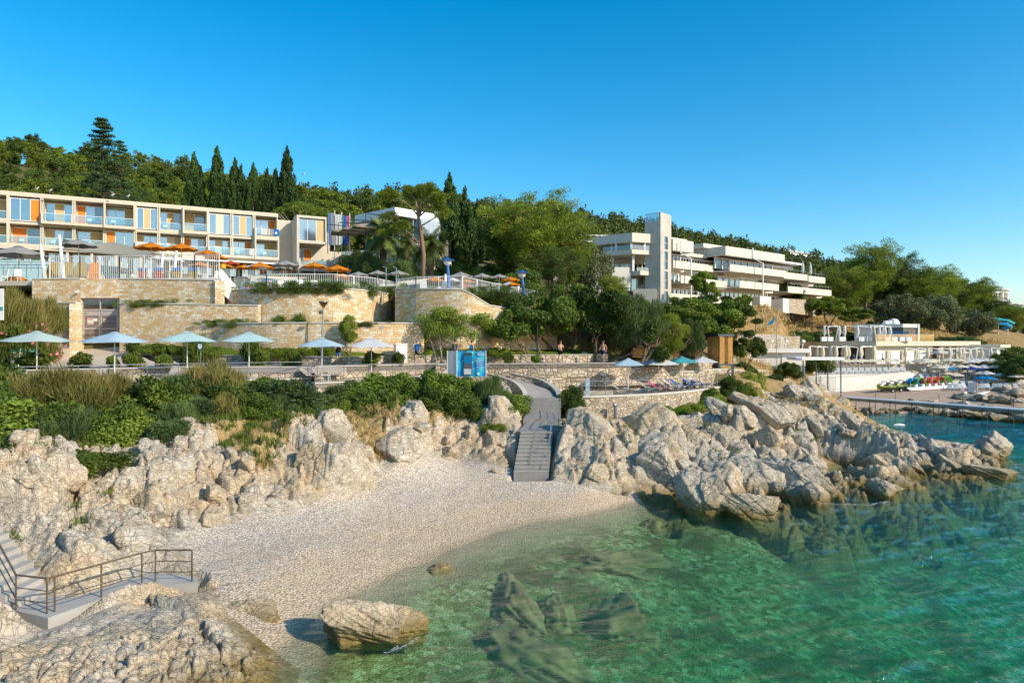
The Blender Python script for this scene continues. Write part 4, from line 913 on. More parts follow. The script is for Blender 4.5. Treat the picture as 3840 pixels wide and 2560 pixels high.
r = mk(91); tree_proto('ball', 'round_shrub', 'shrub', leafs(r, dome(r, 14, .38, .38, .72, .2, .32), 3200, .10, .6, .5, 'rand', .3), 'leaf_mid')
r = mk(92); tree_proto('trail', 'trailing_shrub', 'shrub', leafs(r, [(r.normal()*.7, r.normal()*.18, r.uniform(-.35,.35), .35, .25, .25) for _ in range(16)], 4500, .16, .12, .3, 'out', .2), 'leaf_mid')
r = mk(93); tree_proto('spike', 'spiky_plant', 'plant', leafs(r, [(0,0,.15,.45,.45,.35)], 500, .7, .07, .2, 'up', .6), 'leaf_mid')
r = mk(94); fl = leafs(r, dome(r, 22, 1.3, 1.3, 1.4, .4, .6), 1000, .12, .9, .9, 'rand', .6)
tree_proto('oleander', 'oleander_bush', 'bush', leafs(r, dome(r, 24, 1.3, 1.3, 1.3, .4, .6), 9000, .22, .22, .45, 'up', .35), 'leaf_mid', None, 'bark', [('blossom', np_mesh('blossom', fl[0][:1600], fl[1][:400], M['flower'], fl[2][:1600]))])
# ---------------------------------------------------------------- planting
def pp(key, px, Y, z, s, label, group=None, rz=None, tilt=(0, 0)):
    x, y = XY(px, Y); return plant(key, (x, y, z), s, rz, label, group, tilt)
# central group of trees behind the right terrace
pp('broad1', 2030, 55.5, 6.2, (1.12,1.0,1.08), 'dark broadleaf tree with a leaning stem beside the promenade, left of the central group', rz=.4)
pp('broad4', 2235, 56.5, 6.2, (1.15,1,1.12), 'dense dark broadleaf tree in the middle of the central group', rz=2.2)
pp('broad2', 2130, 59, 6.6, (1.1,1,1.15), 'broadleaf tree behind the two dark trees of the central group', rz=1.2)
pp('fine1', 2375, 57.5, 6.0, (1.3,1.2,1.05), 'dark fine-leaved evergreen tree with a tall rounded crown right of the dark broadleaf trees', rz=.3)
pp('fine2', 2500, 60, 6.0, (.95,.9,.78), 'yellow-green fine-leaved tree next to the dark fine-leaved evergreen', rz=1)
pp('broad3', 2600, 66, 6.6, (1.0,1,.95), 'bright green broadleaf tree below the concrete tower', rz=3)
pp('broad2', 2650, 71, 7.4, (1.3,1.2,.95), 'green broadleaf tree right of the foot of the concrete tower', rz=5)
pp('broad1', 2480, 64, 7.0, (.8,.8,.62), 'small dark tree half hidden behind the yellow-green tree', rz=5)
pp('broad4', 2730, 74, 7.2, (1.1,1,.95), 'dark broadleaf tree behind the wooden kiosk', rz=5)
pp('fine1', 2600, 62, 6.0, (.62,.6,.75), 'slim grey-green conical tree left of the wooden kiosk', rz=.9, tilt=(0,-.15))
pp('broad2', 2790, 68, 5.4, (.62,.6,.72), 'thin small tree at the right of the wooden kiosk', rz=2)
pp('slender', 1650, 52.2, 7.4, 1.05, 'light green multi-stemmed tree in front of the sandstone wall, left one')
pp('slender', 1775, 53.2, 7.4, (1.0,1,.92), 'light green multi-stemmed tree between the sandstone wall and the dark broadleaf tree', rz=2)
pp('broad3', 2330, 62, 7.5, (1.1,1,.88), 'leafy light tree whose top shows above the central dark trees', rz=2)
pp('fine2', 2330, 66, 8.8, (.9,.9,.7), 'low pine-like tree above the centre group, below the hotel stairs', rz=2)
# large pines of the middle
pp('pine2', 2000, 74, 13.0, (1.45,1.35,1.15), 'large aleppo pine with a leaning trunk in the middle of the picture', rz=.6, tilt=(0,-.12))
pp('pine1', 2120, 77, 12.6, (1.25,1.2,1.05), 'aleppo pine with a crooked trunk right of the large pine', rz=2.6, tilt=(0,-.06))
pp('pine3', 1900, 79, 13.6, (1.2,1.1,1.1), 'shaded aleppo pine left of the large pine', rz=1.6)
pp('pine2', 2060, 84, 13.6, (1.15,1.1,1.15), 'aleppo pine standing behind the large pine', rz=4)
pp('pine3', 2100, 72, 11.5, (.8,.8,.7), 'low aleppo pine below the crooked one', rz=4)
pp('farolive', 2215, 84, 13.0, (.85,.85,1.15), 'grey-brown small tree in front of the white stair walls', rz=4)
pp('pine1', 2310, 80, 11.0, (.62,.62,.52), 'small bushy pine left of the foot of the tower', rz=4)
pp('palm1', 1437, 78, 16.9, 1.12, 'left date palm below the restaurant terrace')
pp('palm2', 1615, 77, 15.9, 1.1, 'right date palm behind the tall pine trunk')
pp('palm1', 1525, 86, 17.6, 1.0, 'smaller date palm between and behind the other two', rz=2)
pp('tallpine', 1585, 72, 15.1, 1.02, 'tall thin-crowned pine with a bare trunk in front of the restaurant', rz=0)
pp('cyp1', 1686, 86, 16.0, (1.5,1.4,1.32), 'tall dark cypress right of the restaurant')
pp('cyp2', 1745, 87, 15.5, (1.45,1.4,1.22), 'broad dark cypress right of the tall one beside the restaurant')
pp('cyp1', 1790, 92, 16.0, (1.3,1.3,1.12), 'cypress half hidden behind the aleppo pines')
for px, Y, z, k, s, lb in ((1720,80,15.2,'bush4',1.6,'bright laurel bush at the foot of the cypresses'),(1790,78,14.4,'bush4',1.5,'bright laurel bush right of the cypress feet'),(1845,80,14.2,'bush2',1.8,'dark bush under the aleppo pines'),(1370,82,17,'bush1',1.5,'green bush left of the left palm'),(1330,84,17.6,'bush1',1.4,'green bush behind the oleander by the restaurant slope'),(1510,76,15.6,'broom2',1.3,'low spiky bush between the two palms'),(1390,77,16.2,'broom2',1.2,'spiky bush left of the left palm trunk'),(1950,70,12.6,'bush2',1.9,'dark bush at the foot of the leaning pines'),(1300,80,16.2,'oleander',1.5,'pink oleander below the flags')):
    pp(k, px, Y, z, s, lb)
# oleander hedge between pool and hotel
for i, (px, Y, s) in enumerate([(30,78,1.5),(95,78,1.6),(160,79,1.4),(225,79,1.2),(650,80,1.0),(1000,82,1.3),(1060,82,1.3),(1120,82,1.4),(1180,82,1.4),(1230,81,1.3),(1280,80,1.3)]):
    pp('oleander', px, Y, 15.6 if px < 900 else 14.6, s, 'flowering oleander bush in the hedge between the pool and the hotel', 'oleander hedge')
# behind the left hotel
pp('cedar', 385, 110, 26.5, (1.1,1.1,1.16), 'large dark cedar rising above the left hotel')
pp('cedar', 448, 118, 26.5, (.8,.8,1.08), 'smaller cedar right of the large cedar', rz=2)
for px, s, lb in ((728,1.05,'first cypress from the left behind the hotel'),(748,.9,'cypress pressed against the first one behind the hotel'),(815,1.12,'tallest sunlit cypress behind the hotel'),(838,.8,'short cypress at the right foot of the sunlit one'),(880,.98,'third cypress clump behind the hotel, dark'),(905,.9,'cypress right of the dark third clump'),(950,.92,'cypress in the middle of the right half of the row'),(1003,.86,'narrow cypress left of the umbrella pine'),(1035,.86,'cypress touching the umbrella pine'),(1077,1.12,'cypress whose top stands against the sky above the umbrella pine')):
    pp('cyp1' if s > .9 else 'cyp2', px, 116, 25.8, (1.4*s,1.4*s,1.36*s), lb)
pp('umbrella', 1130, 112, 23.2, (1.0,1,1.03), 'umbrella pine with bare white branches behind the end of the left hotel', rz=1)
pp('umbrella', 1210, 114, 23.0, (.72,.72,.92), 'smaller umbrella pine joined to the larger one', rz=2)
pp('ball', 680, 108, 25.2, (3.4,3.4,2.6), 'bright round shrub behind the hotel roof')
pp('farround', 70, 112, 25, (.9,.9,.7), 'bright rounded tree behind the left end of the hotel', rz=2)
# wood on the hillside
k = 0; keys = ['farpine1', 'farpine2', 'farpine3', 'farround', 'farpine1', 'farpine3', 'farpine2']
rw = mk(5)
cand = []
for _ in range(9000):
    Y = rw.uniform(122, 290)**1.0; t = rw.uniform(-.95, -.02)
    cand.append((Y*t, Y))
placed = []
for x, y in sorted(cand, key=lambda c: c[1]):
    if len(placed) >= 285: break
    t = x/y
    if y > 150 and rw.random() < .3: continue
    if -.85 < t < -.17 and y < 124: continue
    if t > -.18 and y < 128: continue
    mind = 4.7 if y < 160 else 7.0
    if any((x-a)**2+(y-b)**2 < mind**2 for a, b in placed): continue
    placed.append((x, y))
for i, (x, y) in enumerate(placed):
    plant(keys[i % 7], (x, y, gh(x, y)-.8), rw.uniform(.62, 1.0)*(.92 if x/y < -.45 else 1), None, 'pine tree in the dense wood on the slope behind the left hotel', 'trees of the wooded slope')
# far wood, one mass
def blobtree(r, n=70, h=7, w=2.6):
    return leafs(r, [(x*w*.6, y*w*.6, h*.55+z*h*.32, *r.uniform(.9, 1.6, 3)) for x, y, z in np.clip(r.normal(size=(12, 3))*.5, -.9, .9)], 150, .85, .6, .4, 'rand', .4)
pr = [blobtree(mk(900+i)) for i in range(8)]
rw = mk(6); VV = []; FF = []; TT = []; o = 0
xs, ys_ = [], []
while len(xs) < 5200:
    Y = 240+rw.random()**1.5*480; t = rw.uniform(-1.0, .62)
    xs.append(Y*t); ys_.append(Y)
zs_ = HH(np.array(xs), np.array(ys_))
for i in range(len(xs)):
    v, f, tt = pr[i % 8]; s = np.array([1,1,rw.uniform(.75,1.25)])*rw.uniform(.7, 1.35)*(1+.45*(ys_[i] > 400)); VV.append(v*s+np.array([xs[i], ys_[i], zs_[i]-1])); FF.append(f+o); TT.append(np.clip(tt+rw.uniform(-.3, .3), 0, 1)); o += len(v)
o_ = link('far_wood', np_mesh('far_wood', np.concatenate(VV), np.concatenate(FF), M['wood_leaf'], np.concatenate(TT))); tag(o_, 'distant pine forest covering the long ridge behind the hotels', 'forest', None, 'stuff')
# pines on the right hand slope
for px, Y, z, s, ky, lb in ((3245,165,12.5,(2.1,2.0,1.95),'pine1','tallest pine of the right hand group, against the sky'),(3190,158,12.5,(1.9,1.9,1.35),'pine2','dark spreading pine left of the tallest one on the right'),(3385,172,12,(1.9,1.8,1.85),'pine3','tall pine second from the left of the right hand group'),(3300,178,13,(1.7,1.7,1.5),'pine3','pine filling the gap behind the two tallest right hand pines'),
    (3460,170,11.5,(1.9,1.9,1.42),'pine2','broad sunlit pine in the middle of the right hand group'),(3530,178,12,(1.8,1.8,1.65),'pine1','pine right of the broad sunlit one'),(3610,182,11.5,(1.8,1.7,1.42),'pine2','sunlit pine with a slanting crown on the right slope'),(3690,186,11,(1.7,1.7,1.3),'pine1','pine above the blue water slide'),
    (3745,180,9,(1.3,1.3,1.05),'pine3','thin-trunked pine next to the water slide'),(3560,190,12,(1.6,1.6,1.5),'pine3','dark pine behind the right hand group'),(3810,170,8,(1.4,1.4,.95),'pine2','spreading low pine at the right edge'),(3850,185,8,(1.6,1.6,1.0),'pine3','pine cut off by the right edge of the picture'),
    (3130,200,14,(1.5,1.5,1.0),'farpine1','pine behind the end of the large hotel'),(3080,225,17,(1.4,1.4,1.0),'farpine3','pine uphill of the end of the large hotel'),(3170,215,15,(1.5,1.5,1.1),'farpine2','second pine uphill of the end of the large hotel')):
    pp(ky, px, Y, z, s, lb)
for px, Y, z, s, ky, lb in ((3400,150,9.5,(1.55,1.5,1.45),'farolive','silvery round olive tree left of the slope path'),(3500,150,9,(1.7,1.6,1.5),'farolive','large silvery olive tree in the middle of the right slope'),(3640,150,8.5,(1.5,1.4,1.1),'farolive','silvery tree right of the large olive'),(3340,162,11,(1.3,1.3,1.3),'farolive','olive tree under the tall pines'),
    (3030,140,12.6,(1.0,1,.8),'broad3','yellow-green tree below the end of the large hotel'),(3110,142,12,(1.25,1.2,1.0),'broad3','round light green tree left of the beach club roof'),(3220,138,11,(1.15,1.1,.72),'broad3','low light green tree above the beach club roof'),(3300,140,10,(.8,.8,.6),'broad2','small green tree just behind the beach club roof'),
    (2965,146,13,(1.1,1.1,1.35),'broad4','dark round tree in front of the large hotel'),(2640,110,13.6,(.75,.75,1.05),'broad3','slim light tree in front of the large hotel balconies'),(2560,102,10.5,(1.2,1.2,.8),'broad2','tree right behind the foot of the tower'),(2680,100,10.5,(1.25,1.2,.8),'broad4','dark tree at the left end of the dry slope'),(2610,92,9.6,(1.3,1.2,.78),'broad2','green tree between the tower and the dry slope'),
    (2770,112,12.5,(.55,.5,.55),'broad3','small light shrub-like tree beside the white utility cubes'),(2790,114,12.8,(.5,.5,.6),'broad3','second shrub-like tree beside the white utility cubes')):
    pp(ky, px, Y, z, s, lb)
for px, Y, z, s, k_, lb in ((2900,67,4.0,.8,'bush3','grey bush on the dry bank right of the kiosk'),(2850,67,4.2,.8,'bush1','green bush on the dry bank right of the kiosk'),(2790,69,4.6,1.0,'bush2','dark bush right behind the kiosk stilts'),(2745,63.6,4.2,.85,'bush3','grey bush between the kiosk stilts and the terrace end'),(2775,65.5,3.9,.95,'bush1','bush at the end of the terrace rail'),(2738,60.3,4.0,.8,'bush2','small dark bush on the rocky bank below the kiosk'),(2800,60.5,3.6,.8,'bush4','yellow-green bush on the rocky bank below the kiosk'),(2960,82,4.4,1.0,'bush3','grey bush in front of the beach kiosk')): pp(k_, px, Y, z, s, lb)
for i, px in enumerate((3700,3735,3765,3795,3812,3660,3838)):
    pp('ball', px, 128, 4.9, (4.2,4.2,2.9), 'clipped round tree in the row above the far beach', 'row of clipped trees')
for i, (px, Y, z) in enumerate(((3500,132,7.6),(3545,134,7.9),(3480,130,7.4),(3590,136,8.0),(3450,132,7.6),(3640,138,8),(3420,133,7.8),(3600,129,7.2))):
    pp('bush3', px, Y, z, (1.9,1.6,1.0), 'low scrub bush on the dry bank above the beach club', 'scrub on the bank')
for i, (px, Y) in enumerate(((3790,112),(3812,108),(3835,110),(3850,104),(3770,116))):
    pp('bush1', px, Y, 2.5+(Y-100)*.12, (2.0,2.0,1.8), 'big green bush at the right end of the beach club', 'bushes at the end of the beach club')
for i in range(26):
    px = 2770+i*17; pp('bush1' if i % 3 else 'bush2', px, 103+i*1.1, 8.8, (1.3,1.3,.85), 'clump of the dark green hedge above the beach terrace', 'hedge above the beach terrace')
for px, Y, z, s, lb in ((2956,70,5.0,.95,'olive green bush above the zigzag beach steps'),(3068,93,4.6,1.3,'dark green bush beside the white louvred screen'),(3045,93,4.7,1.0,'small bush left of the white louvred screen'),(2810,63.5,3.9,1.15,'bright green bush on the rocks at the end of the railed terrace')):
    pp('bush1' if 'bright' not in lb else 'bush4', px, Y, z, s, lb)
# slope band bushes, near
for px, Y, z, s, ky, lb in ((60,29.5,4.3,(1.7,1.5,1.25),'bush1','leafy bush at the far left just above the rocks'),(-60,32,4.6,1.8,'bush2','leafy bush cut off by the left edge'),(60,33.5,4.7,(1.8,1.7,1.2),'broom1','large grassy broom bush at the far left'),(250,33.5,4.6,(2.0,1.6,1.3),'broom1','wide olive-green broom bush below the first parasol'),(400,35.5,4.8,(1.4,1.3,1.0),'broom1','broom bush between the first two parasols'),
    (560,35.0,4.5,(1.7,1.5,1.38),'bush1','bright leafy bush in the middle of the left slope'),(440,31.5,4.0,(1.2,1.1,1.0),'bush1','leafy bush at the foot of the bright one'),(700,38,4.7,(1.2,1.1,1.15),'bush3','loose greyish bush under the third parasol'),(800,38.5,4.9,(1.5,1.4,1.25),'broom1','tall feathery broom bush near the fourth parasol'),
    (930,37,4.4,(1.55,1.45,1.2),'bush1','leafy bush left of the big mastic bush'),(1090,38.5,4.2,(2.0,1.7,1.3),'bush3','big grey-green mastic bush above the middle of the cliff'),(1180,40,4.2,(1.1,1.0,.75),'bush3','low end of the big mastic bush'),(1400,42.5,3.8,(1.75,1.6,1.32),'bush2','dark glossy round bush with a few red shoots below the white parasol'),(1640,45,4.4,(1.7,1.6,1.38),'bush1','large bush in front of the blue banner'),(1700,44,4.0,(1.2,1.1,1.0),'bush2','dark lower part bush under the blue banner'),
    (1830,46,4.3,(.9,.9,1.05),'broom2','upright rosemary bush right of the banner'),(1925,45.5,4.0,(1.05,.95,.75),'bush1','small leafy bush beside the beach path'),(2140,48.3,3.8,(.75,.7,.8),'bush2','small dark bush at the right side of the stairs'),(2655,56.5,3.2,(1.0,.9,.95),'bush1','round green bush at the foot of the pale terrace wall'),(2510,51.5,3.0,(1.3,.8,.42),'bush4','low yellow-flowered bush under the terrace wall'),(2590,52.5,3.1,(1.2,.8,.45),'bush4','low bush right of the yellow-flowered one'),
    (200,26.5,3.6,(1.2,.8,.5),'bush1','low green bush creeping over the left rocks'),(330,27.5,3.6,(1.2,.8,.4),'bush1','low creeping bush on top of the left rocks'),(40,26,3.6,(1.2,.9,.7),'bush2','dark low bush at the left edge above the rocks'),(620,31.8,4.1,(1.0,.8,.5),'bush3','low scrub between the dry grass and the bright bush'),(1260,42,4.1,(.9,.8,.5),'bush4','small yellow-flowered bush left of the dark round one'),(1540,42.5,4.0,(1.2,.9,.45),'bush4','low yellow-flowered bush below the banner bush'),(1850,42,3.2,(.6,.5,.25),'bush4','low green plant among the blocks left of the stairs')):
    pp(ky, px, Y, z-.15, (s[0], s[1], s[2]*1.18) if isinstance(s, tuple) else s, lb)
for i, (px, Y, s, k_) in enumerate(((700,34.5,1.0,'broom2'),(780,34.8,.9,'bush3'),(870,35.5,.9,'broom1'),(960,36,.9,'bush2'),(1060,37,.9,'broom2'),(1150,38.2,.9,'bush3'),(1270,40.5,.85,'bush1'),(1330,40.8,.8,'bush2'),(1480,42.3,.9,'bush1'),(1600,43,1.0,'bush2'),(1740,43.4,.9,'bush1'),(180,30,1.2,'broom2'),(300,31.5,1.2,'bush3'),(420,33,1.1,'bush1'),(520,33,.9,'bush2'),(130,33,1.5,'bush2'),(330,35,1.5,'broom1'),(660,37,1.2,'broom2'),(840,38,1.3,'bush2'),(1010,38.5,1.2,'bush2'),(1300,42.6,1.0,'broom2'),(1520,44.6,1.2,'bush2'),(1760,46.2,1.1,'bush1'))):
    x, y = XY(px, Y); pp(k_, px, Y, float(H(np.array([x]), np.array([y]))[0][0])-.1, (s, s*.9, s*.8), 'leafy bush in the continuous scrub band between the rocks and the left terrace', 'scrub band bushes')
# tamarisk and oleander at the left under the pool fence
pp('broom1', 95, 50, 8.8, (1.7,1.5,1.75), 'feathery brown-green tamarisk bush at the left below the pool fence')
pp('broom1', 165, 51.5, 9.4, (.9,.9,1.35), 'feathery tamarisk bush beside the sandstone block')
pp('broom1', -10, 49, 8.6, (1.8,1.7,2.0), 'feathery tamarisk bush at the left edge')
pp('oleander', 60, 47.8, 7.2, (2.2,1.6,1.75), 'oleander bush with red flowers at the left above the bins')
pp('oleander', 150, 50.5, 7.2, (1.2,1.2,1.5), 'oleander bush leaning against the sandstone end block')
# clipped shrubs along the promenade
for px, Y, s in ((128,41.9,(1.7,1.6,1.0)),(304,44.5,(1.15,1.1,1.0)),(418,45.2,(.75,.7,.8)),(493,45.6,(1.15,1.1,.98)),(610,46.6,(1.0,1,.85)),(710,48.5,(1.1,1,1.1)),(982,48.2,(1.2,1.1,1.15)),(1096,48.2,(1.2,1.1,1.15)),(1398,48.5,(1.1,1.1,1.05)),(1497,50.0,(.85,.8,.95)),(1905,52.8,(.8,.8,.9)),(2005,53,(.7,.7,.7))):
    lb = {128:'widest clipped round shrub, in front of the bins',304:'clipped shrub in front of the paved forecourt, left one',418:'smallest clipped shrub left of the second parasol',493:'clipped shrub right of the second parasol pole',610:'loose clipped shrub near the start of the rubble planter',710:'clipped shrub behind the third parasol pole',982:'clipped shrub left of the fifth parasol',1096:'clipped shrub between the fifth parasol and its left neighbour shrub',1398:'clipped shrub under the white parasol',1497:'clipped shrub in front of the electric cabinet',1905:'clipped shrub on the promenade right of the banner',2005:'dark clipped shrub near the leaning tree stem'}[px]
    pp('ball', px, Y, 6.8, (s[0]*1.25, s[1]*1.25, s[2]*1.15), lb)
# shrubs on top of walls and trailing
for i, (px, Y, z, s) in enumerate([(980,53.0,12.65,1.2),(1080,52.9,12.65,1.2),(1150,52.9,12.65,1.2),(1225,53.0,12.65,1.3),(1255,53.3,12.65,1.1),(1380,55.9,12.7,1.35),(1452,59.5,12.7,1.4)]):
    pp('trail', px, Y, z, (s*.95, s*.8, s*.75), 'rosemary shrub spilling over the top of the long curved sandstone wall', 'shrubs on the curved wall', rz=0)
for i, (px, Y, z, s) in enumerate([(1800,57.5,12.3,1.8),(1850,56.5,11.9,1.8),(1900,57,11.7,1.9),(1760,56,12.3,1.3)]):
    pp('trail', px, Y, z, (s, s, s), 'rounded shrub behind the sloping top of the right sandstone wall', 'shrubs behind the sloping wall', rz=0)
for i, (px, Y, z, s) in enumerate([(530,54.0,11.5,.9),(600,53.8,11.5,.8),(820,53.2,9.95,.8),(890,52.3,9.9,1.0),(1120,51.2,9.85,.7),(1370,51,9.8,.6),(800,53,9.9,.5)]):
    pp('trail', px, Y, z, (s*1.3, s*.7, s*.7), 'creeping plant hanging over the coping of a low sandstone wall', 'creepers on the low walls', rz=0)
for px, Y, z, s, ky, lb in ((500,53,7.9,1.2,'spike','spiky plant at the left end of the lawn'),(740,51.5,7.7,1.9,'spike','palm-like plant on the lawn behind the third parasol'),(940,50.5,7.5,1.7,'spike','spiky agave on the lawn behind the fourth parasol'),(1310,50.2,7.7,(1.0,1,1.45),'fine2','young bushy pine on the lawn right of the lamp post'),(1050,53,9.9,1.0,'spike','small plant standing on the low wall bed, left'),(1125,53,9.9,1.2,'spike','small plant standing on the low wall bed, right')):
    if ky == 'fine2': s = (.33,.33,.45)
    pp(ky, px, Y, z-.1, s, lb)
for i in range(13):
    px = 1010+i*28+rng.uniform(-8,8) if i < 9 else 1600+(i-9)*90; pp('bush4', px, 50.9 if px < 1500 else 53.5, 7.4, (.8,.6,.42), 'low juniper cushion on the promenade lawn', 'juniper cushions')
for i in range(6):
    pp('bush1', 570+i*45, 53-.1*i, 7.7-.05*i, (.9,.7,.45), 'low green ground-covering bush near the spiky plants of the lawn', 'ground cover bushes')
# grass stuff
def tufts(name, pts, mat, h=.35, n=26, label='', w=.03, spread=.16):
    r = mk(len(pts)); VV = []; TT = []
    for p in pts:
        m = n; a = r.normal(size=(m, 2))*spread; t = r.normal(size=(m, 2))*.35; hh = h*r.uniform(.5, 1.3, m); th = r.uniform(0, 6.28, m)
        b = np.c_[p[0]+a[:, 0], p[1]+a[:, 1], np.full(m, p[2]-.03)]; tip = b+np.c_[t*hh[:, None], hh]; sd = np.c_[np.cos(th), np.sin(th), np.zeros(m)]*w
        VV.append(np.stack([b-sd, b+sd, tip+sd*.3, tip-sd*.3], 1).reshape(-1, 3)); TT.append(np.repeat(r.random(m), 4))
    V = np.concatenate(VV); F = np.arange(len(V)).reshape(-1, 4)
    o = link(name, np_mesh(name, V, F, M[mat], np.concatenate(TT))); tag(o, label, 'grass', None, 'stuff')
def scatter(n, x0, x1, y0, y1, test, seed=1):
    r = mk(seed); x = r.uniform(x0, x1, n); y = r.uniform(y0, y1, n); h, ib, i_s, db, ds = H(x, y)
    k = test(x, y, h, ib, i_s, db, ds); return list(zip(x[k], y[k], h[k]))
tufts('dry_grass', scatter(2600, -32, 1, 24, 46, lambda x, y, h, ib, s, db, ds: s & (fbm(x*.4, y*.4, 3, 2) > -.02), 3), 'straw', .28, 18, 'tufts of dry straw-coloured grass among the bushes above the rocks')
tufts('green_grass', scatter(5200, -32, 1, 24, 46, lambda x, y, h, ib, s, db, ds: s & (fbm(x*.4, y*.4, 3, 2) < .06), 4), 'leaf_mid', .28, 18, 'low green weeds growing on the slope above the rocks')
tufts('rock_weeds', scatter(2600, -22, 30, 22, 62, lambda x, y, h, ib, s, db, ds: ~s & ~ib & (db > .5) & (h > 1.6) & (fbm(x*.6, y*.6, 8, 2) > .13), 5), 'leaf_bright', .16, 22, 'small green weeds growing in the cracks of the rocks', .03, .2)
tufts('dry_grass', scatter(1500, 4, 26, 45, 60, lambda x, y, h, ib, s, db, ds: ~ib & (h > 2.6) & (y > 46.6+(x-4)*.35) & (y < 52+(x-4)*.5) & (fbm(x*.5, y*.5, 8, 2) > -.05), 6), 'straw', .24, 16, 'yellow dry grass at the foot of the pale terrace wall')
r = mk(12); hp = []
for _ in range(5200):
    Y = r.uniform(88, 150); X = r.uniform(28, 108)
    if X > Y*.26: hp.append((X, Y))
ha = np.array(hp); hz_ = HH(ha[:, 0], ha[:, 1])+fbm(ha[:, 0]*.2, ha[:, 1]*.2, 91, 4)*.5
tufts('dry_grass', [(a, b, c) for (a, b), c in zip(hp, hz_) if not inpoly(np.array([a]), np.array([b]), FBP)[0]], 'straw', .6, 14, 'dry brown grass on the bare slope below the large hotel', .06, .6)
# ---------------------------------------------------------------- furniture prototypes
M['conc_shaded'] = plain('shade-darkened grey concrete', (.25,.235,.22), .9, var=.15, scale=2, bmp=.2)  # grey concrete, its colour darkened for the shade lying on the stairs
M['white'] = plain('white paint', (.78,.77,.74), .5, var=.04)
M['offwhite'] = plain('off white render', (.68,.64,.57), .8, var=.06, scale=.8, bmp=.1)
M['cream_wall'] = plain('cream wall', (.66,.58,.44), .85, var=.06, scale=.7, bmp=.1)
M['grey_metal'] = plain('galvanised steel', (.30,.31,.32), .45, .6, var=.1)
M['rust_metal'] = plain('brown painted steel', (.13,.095,.06), .6, .3, var=.45, scale=9)
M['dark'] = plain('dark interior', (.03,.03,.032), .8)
M['taupe'] = plain('taupe plastic', (.40,.36,.32), .5, var=.05)
M['brown_pl'] = plain('brown plastic', (.12,.09,.075), .5)
M['black'] = plain('black plastic', (.02,.02,.022), .5)
M['steelblue'] = plain('blue painted metal', (.02,.12,.42), .35)
M['timber'] = plain('larch battens', (.52,.27,.07), .7, var=.25, scale=4)
M['navy'] = plain('dark blue grey metal', (.035,.06,.085), .5)
M['green_pl'] = plain('green plastic', (.03,.35,.09), .4)
M['teal_bag'] = plain('teal liner', (.05,.50,.40), .5)
M['yellow'] = plain('yellow plastic', (.62,.37,.02), .5)
M['red'] = plain('red plastic', (.55,.04,.03), .5)
def cloth(name, col, trans=.3):
    m, t, b = newmat(name); c = ramp(t, noise(t, coord(t), 2.5, 4), [(.3, tuple(x*.93 for x in col)), (.7, col)])
    L(t, c, b.inputs['Base Color']); b.inputs['Roughness'].default_value = .85; b.inputs['Specular IOR Level'].default_value = .2
    tr = N(t, 'ShaderNodeBsdfTranslucent'); L(t, c, tr.inputs[0]); mx = N(t, 'ShaderNodeMixShader'); mx.inputs[0].default_value = trans
    L(t, b.outputs[0], mx.inputs[1]); L(t, tr.outputs[0], mx.inputs[2]); L(t, mx.outputs[0], t.nodes['Material Output'].inputs[0]); return m
for k_, c_ in (('c_blue',(.52,.68,.76)),('c_mint',(.58,.70,.66)),('c_aqua',(.55,.74,.74)),('c_white',(.76,.76,.74)),('c_teal',(.10,.45,.48)),('c_grey',(.42,.40,.38)),('c_orange',(.78,.27,.015)),('c_cream',(.82,.74,.58)),('c_azure',(.01,.27,.55)),('c_royal',(.03,.08,.38)),('c_red',(.65,.08,.03)),('c_beige',(.55,.47,.34)),('c_towelblue',(.03,.20,.60)),('c_pink',(.75,.12,.25)),('c_greentowel',(.02,.33,.25)),('c_sail',(.50,.45,.34)),('c_mustard',(.42,.28,.02)),('c_navy',(.02,.05,.22)),('c_black',(.015,.015,.02)),('c_greytee',(.16,.16,.18)),('c_denim',(.16,.25,.50))):
    M[k_] = cloth(k_[2:]+' fabric', c_)
def glassmat(name, tint=(.75,.88,.90), refl=.18):
    m, t, b = newmat(name); t.nodes.remove(b); out = t.nodes['Material Output']
    tr = N(t, 'ShaderNodeBsdfTransparent'); tr.inputs[0].default_value = (*tint, 1); gl = N(t, 'ShaderNodeBsdfGlossy'); gl.inputs['Roughness'].default_value = .14
    lw = N(t, 'ShaderNodeLayerWeight'); lw.inputs['Blend'].default_value = .5; mx = N(t, 'ShaderNodeMixShader')
    L(t, math_(t, 'ADD', math_(t, 'MULTIPLY', math_(t, 'POWER', lw.outputs['Facing'], 5.0), .9), refl+.03, True), mx.inputs[0]); L(t, tr.outputs[0], mx.inputs[1]); L(t, gl.outputs[0], mx.inputs[2]); L(t, mx.outputs[0], out.inputs[0]); return m
M['glass_rail'] = glassmat('balustrade glass'); M['glass_win'] = glassmat('window glass', (.5,.62,.66), .38); M['glass_dark'] = glassmat('dark window glass', (.16,.2,.2), .2)

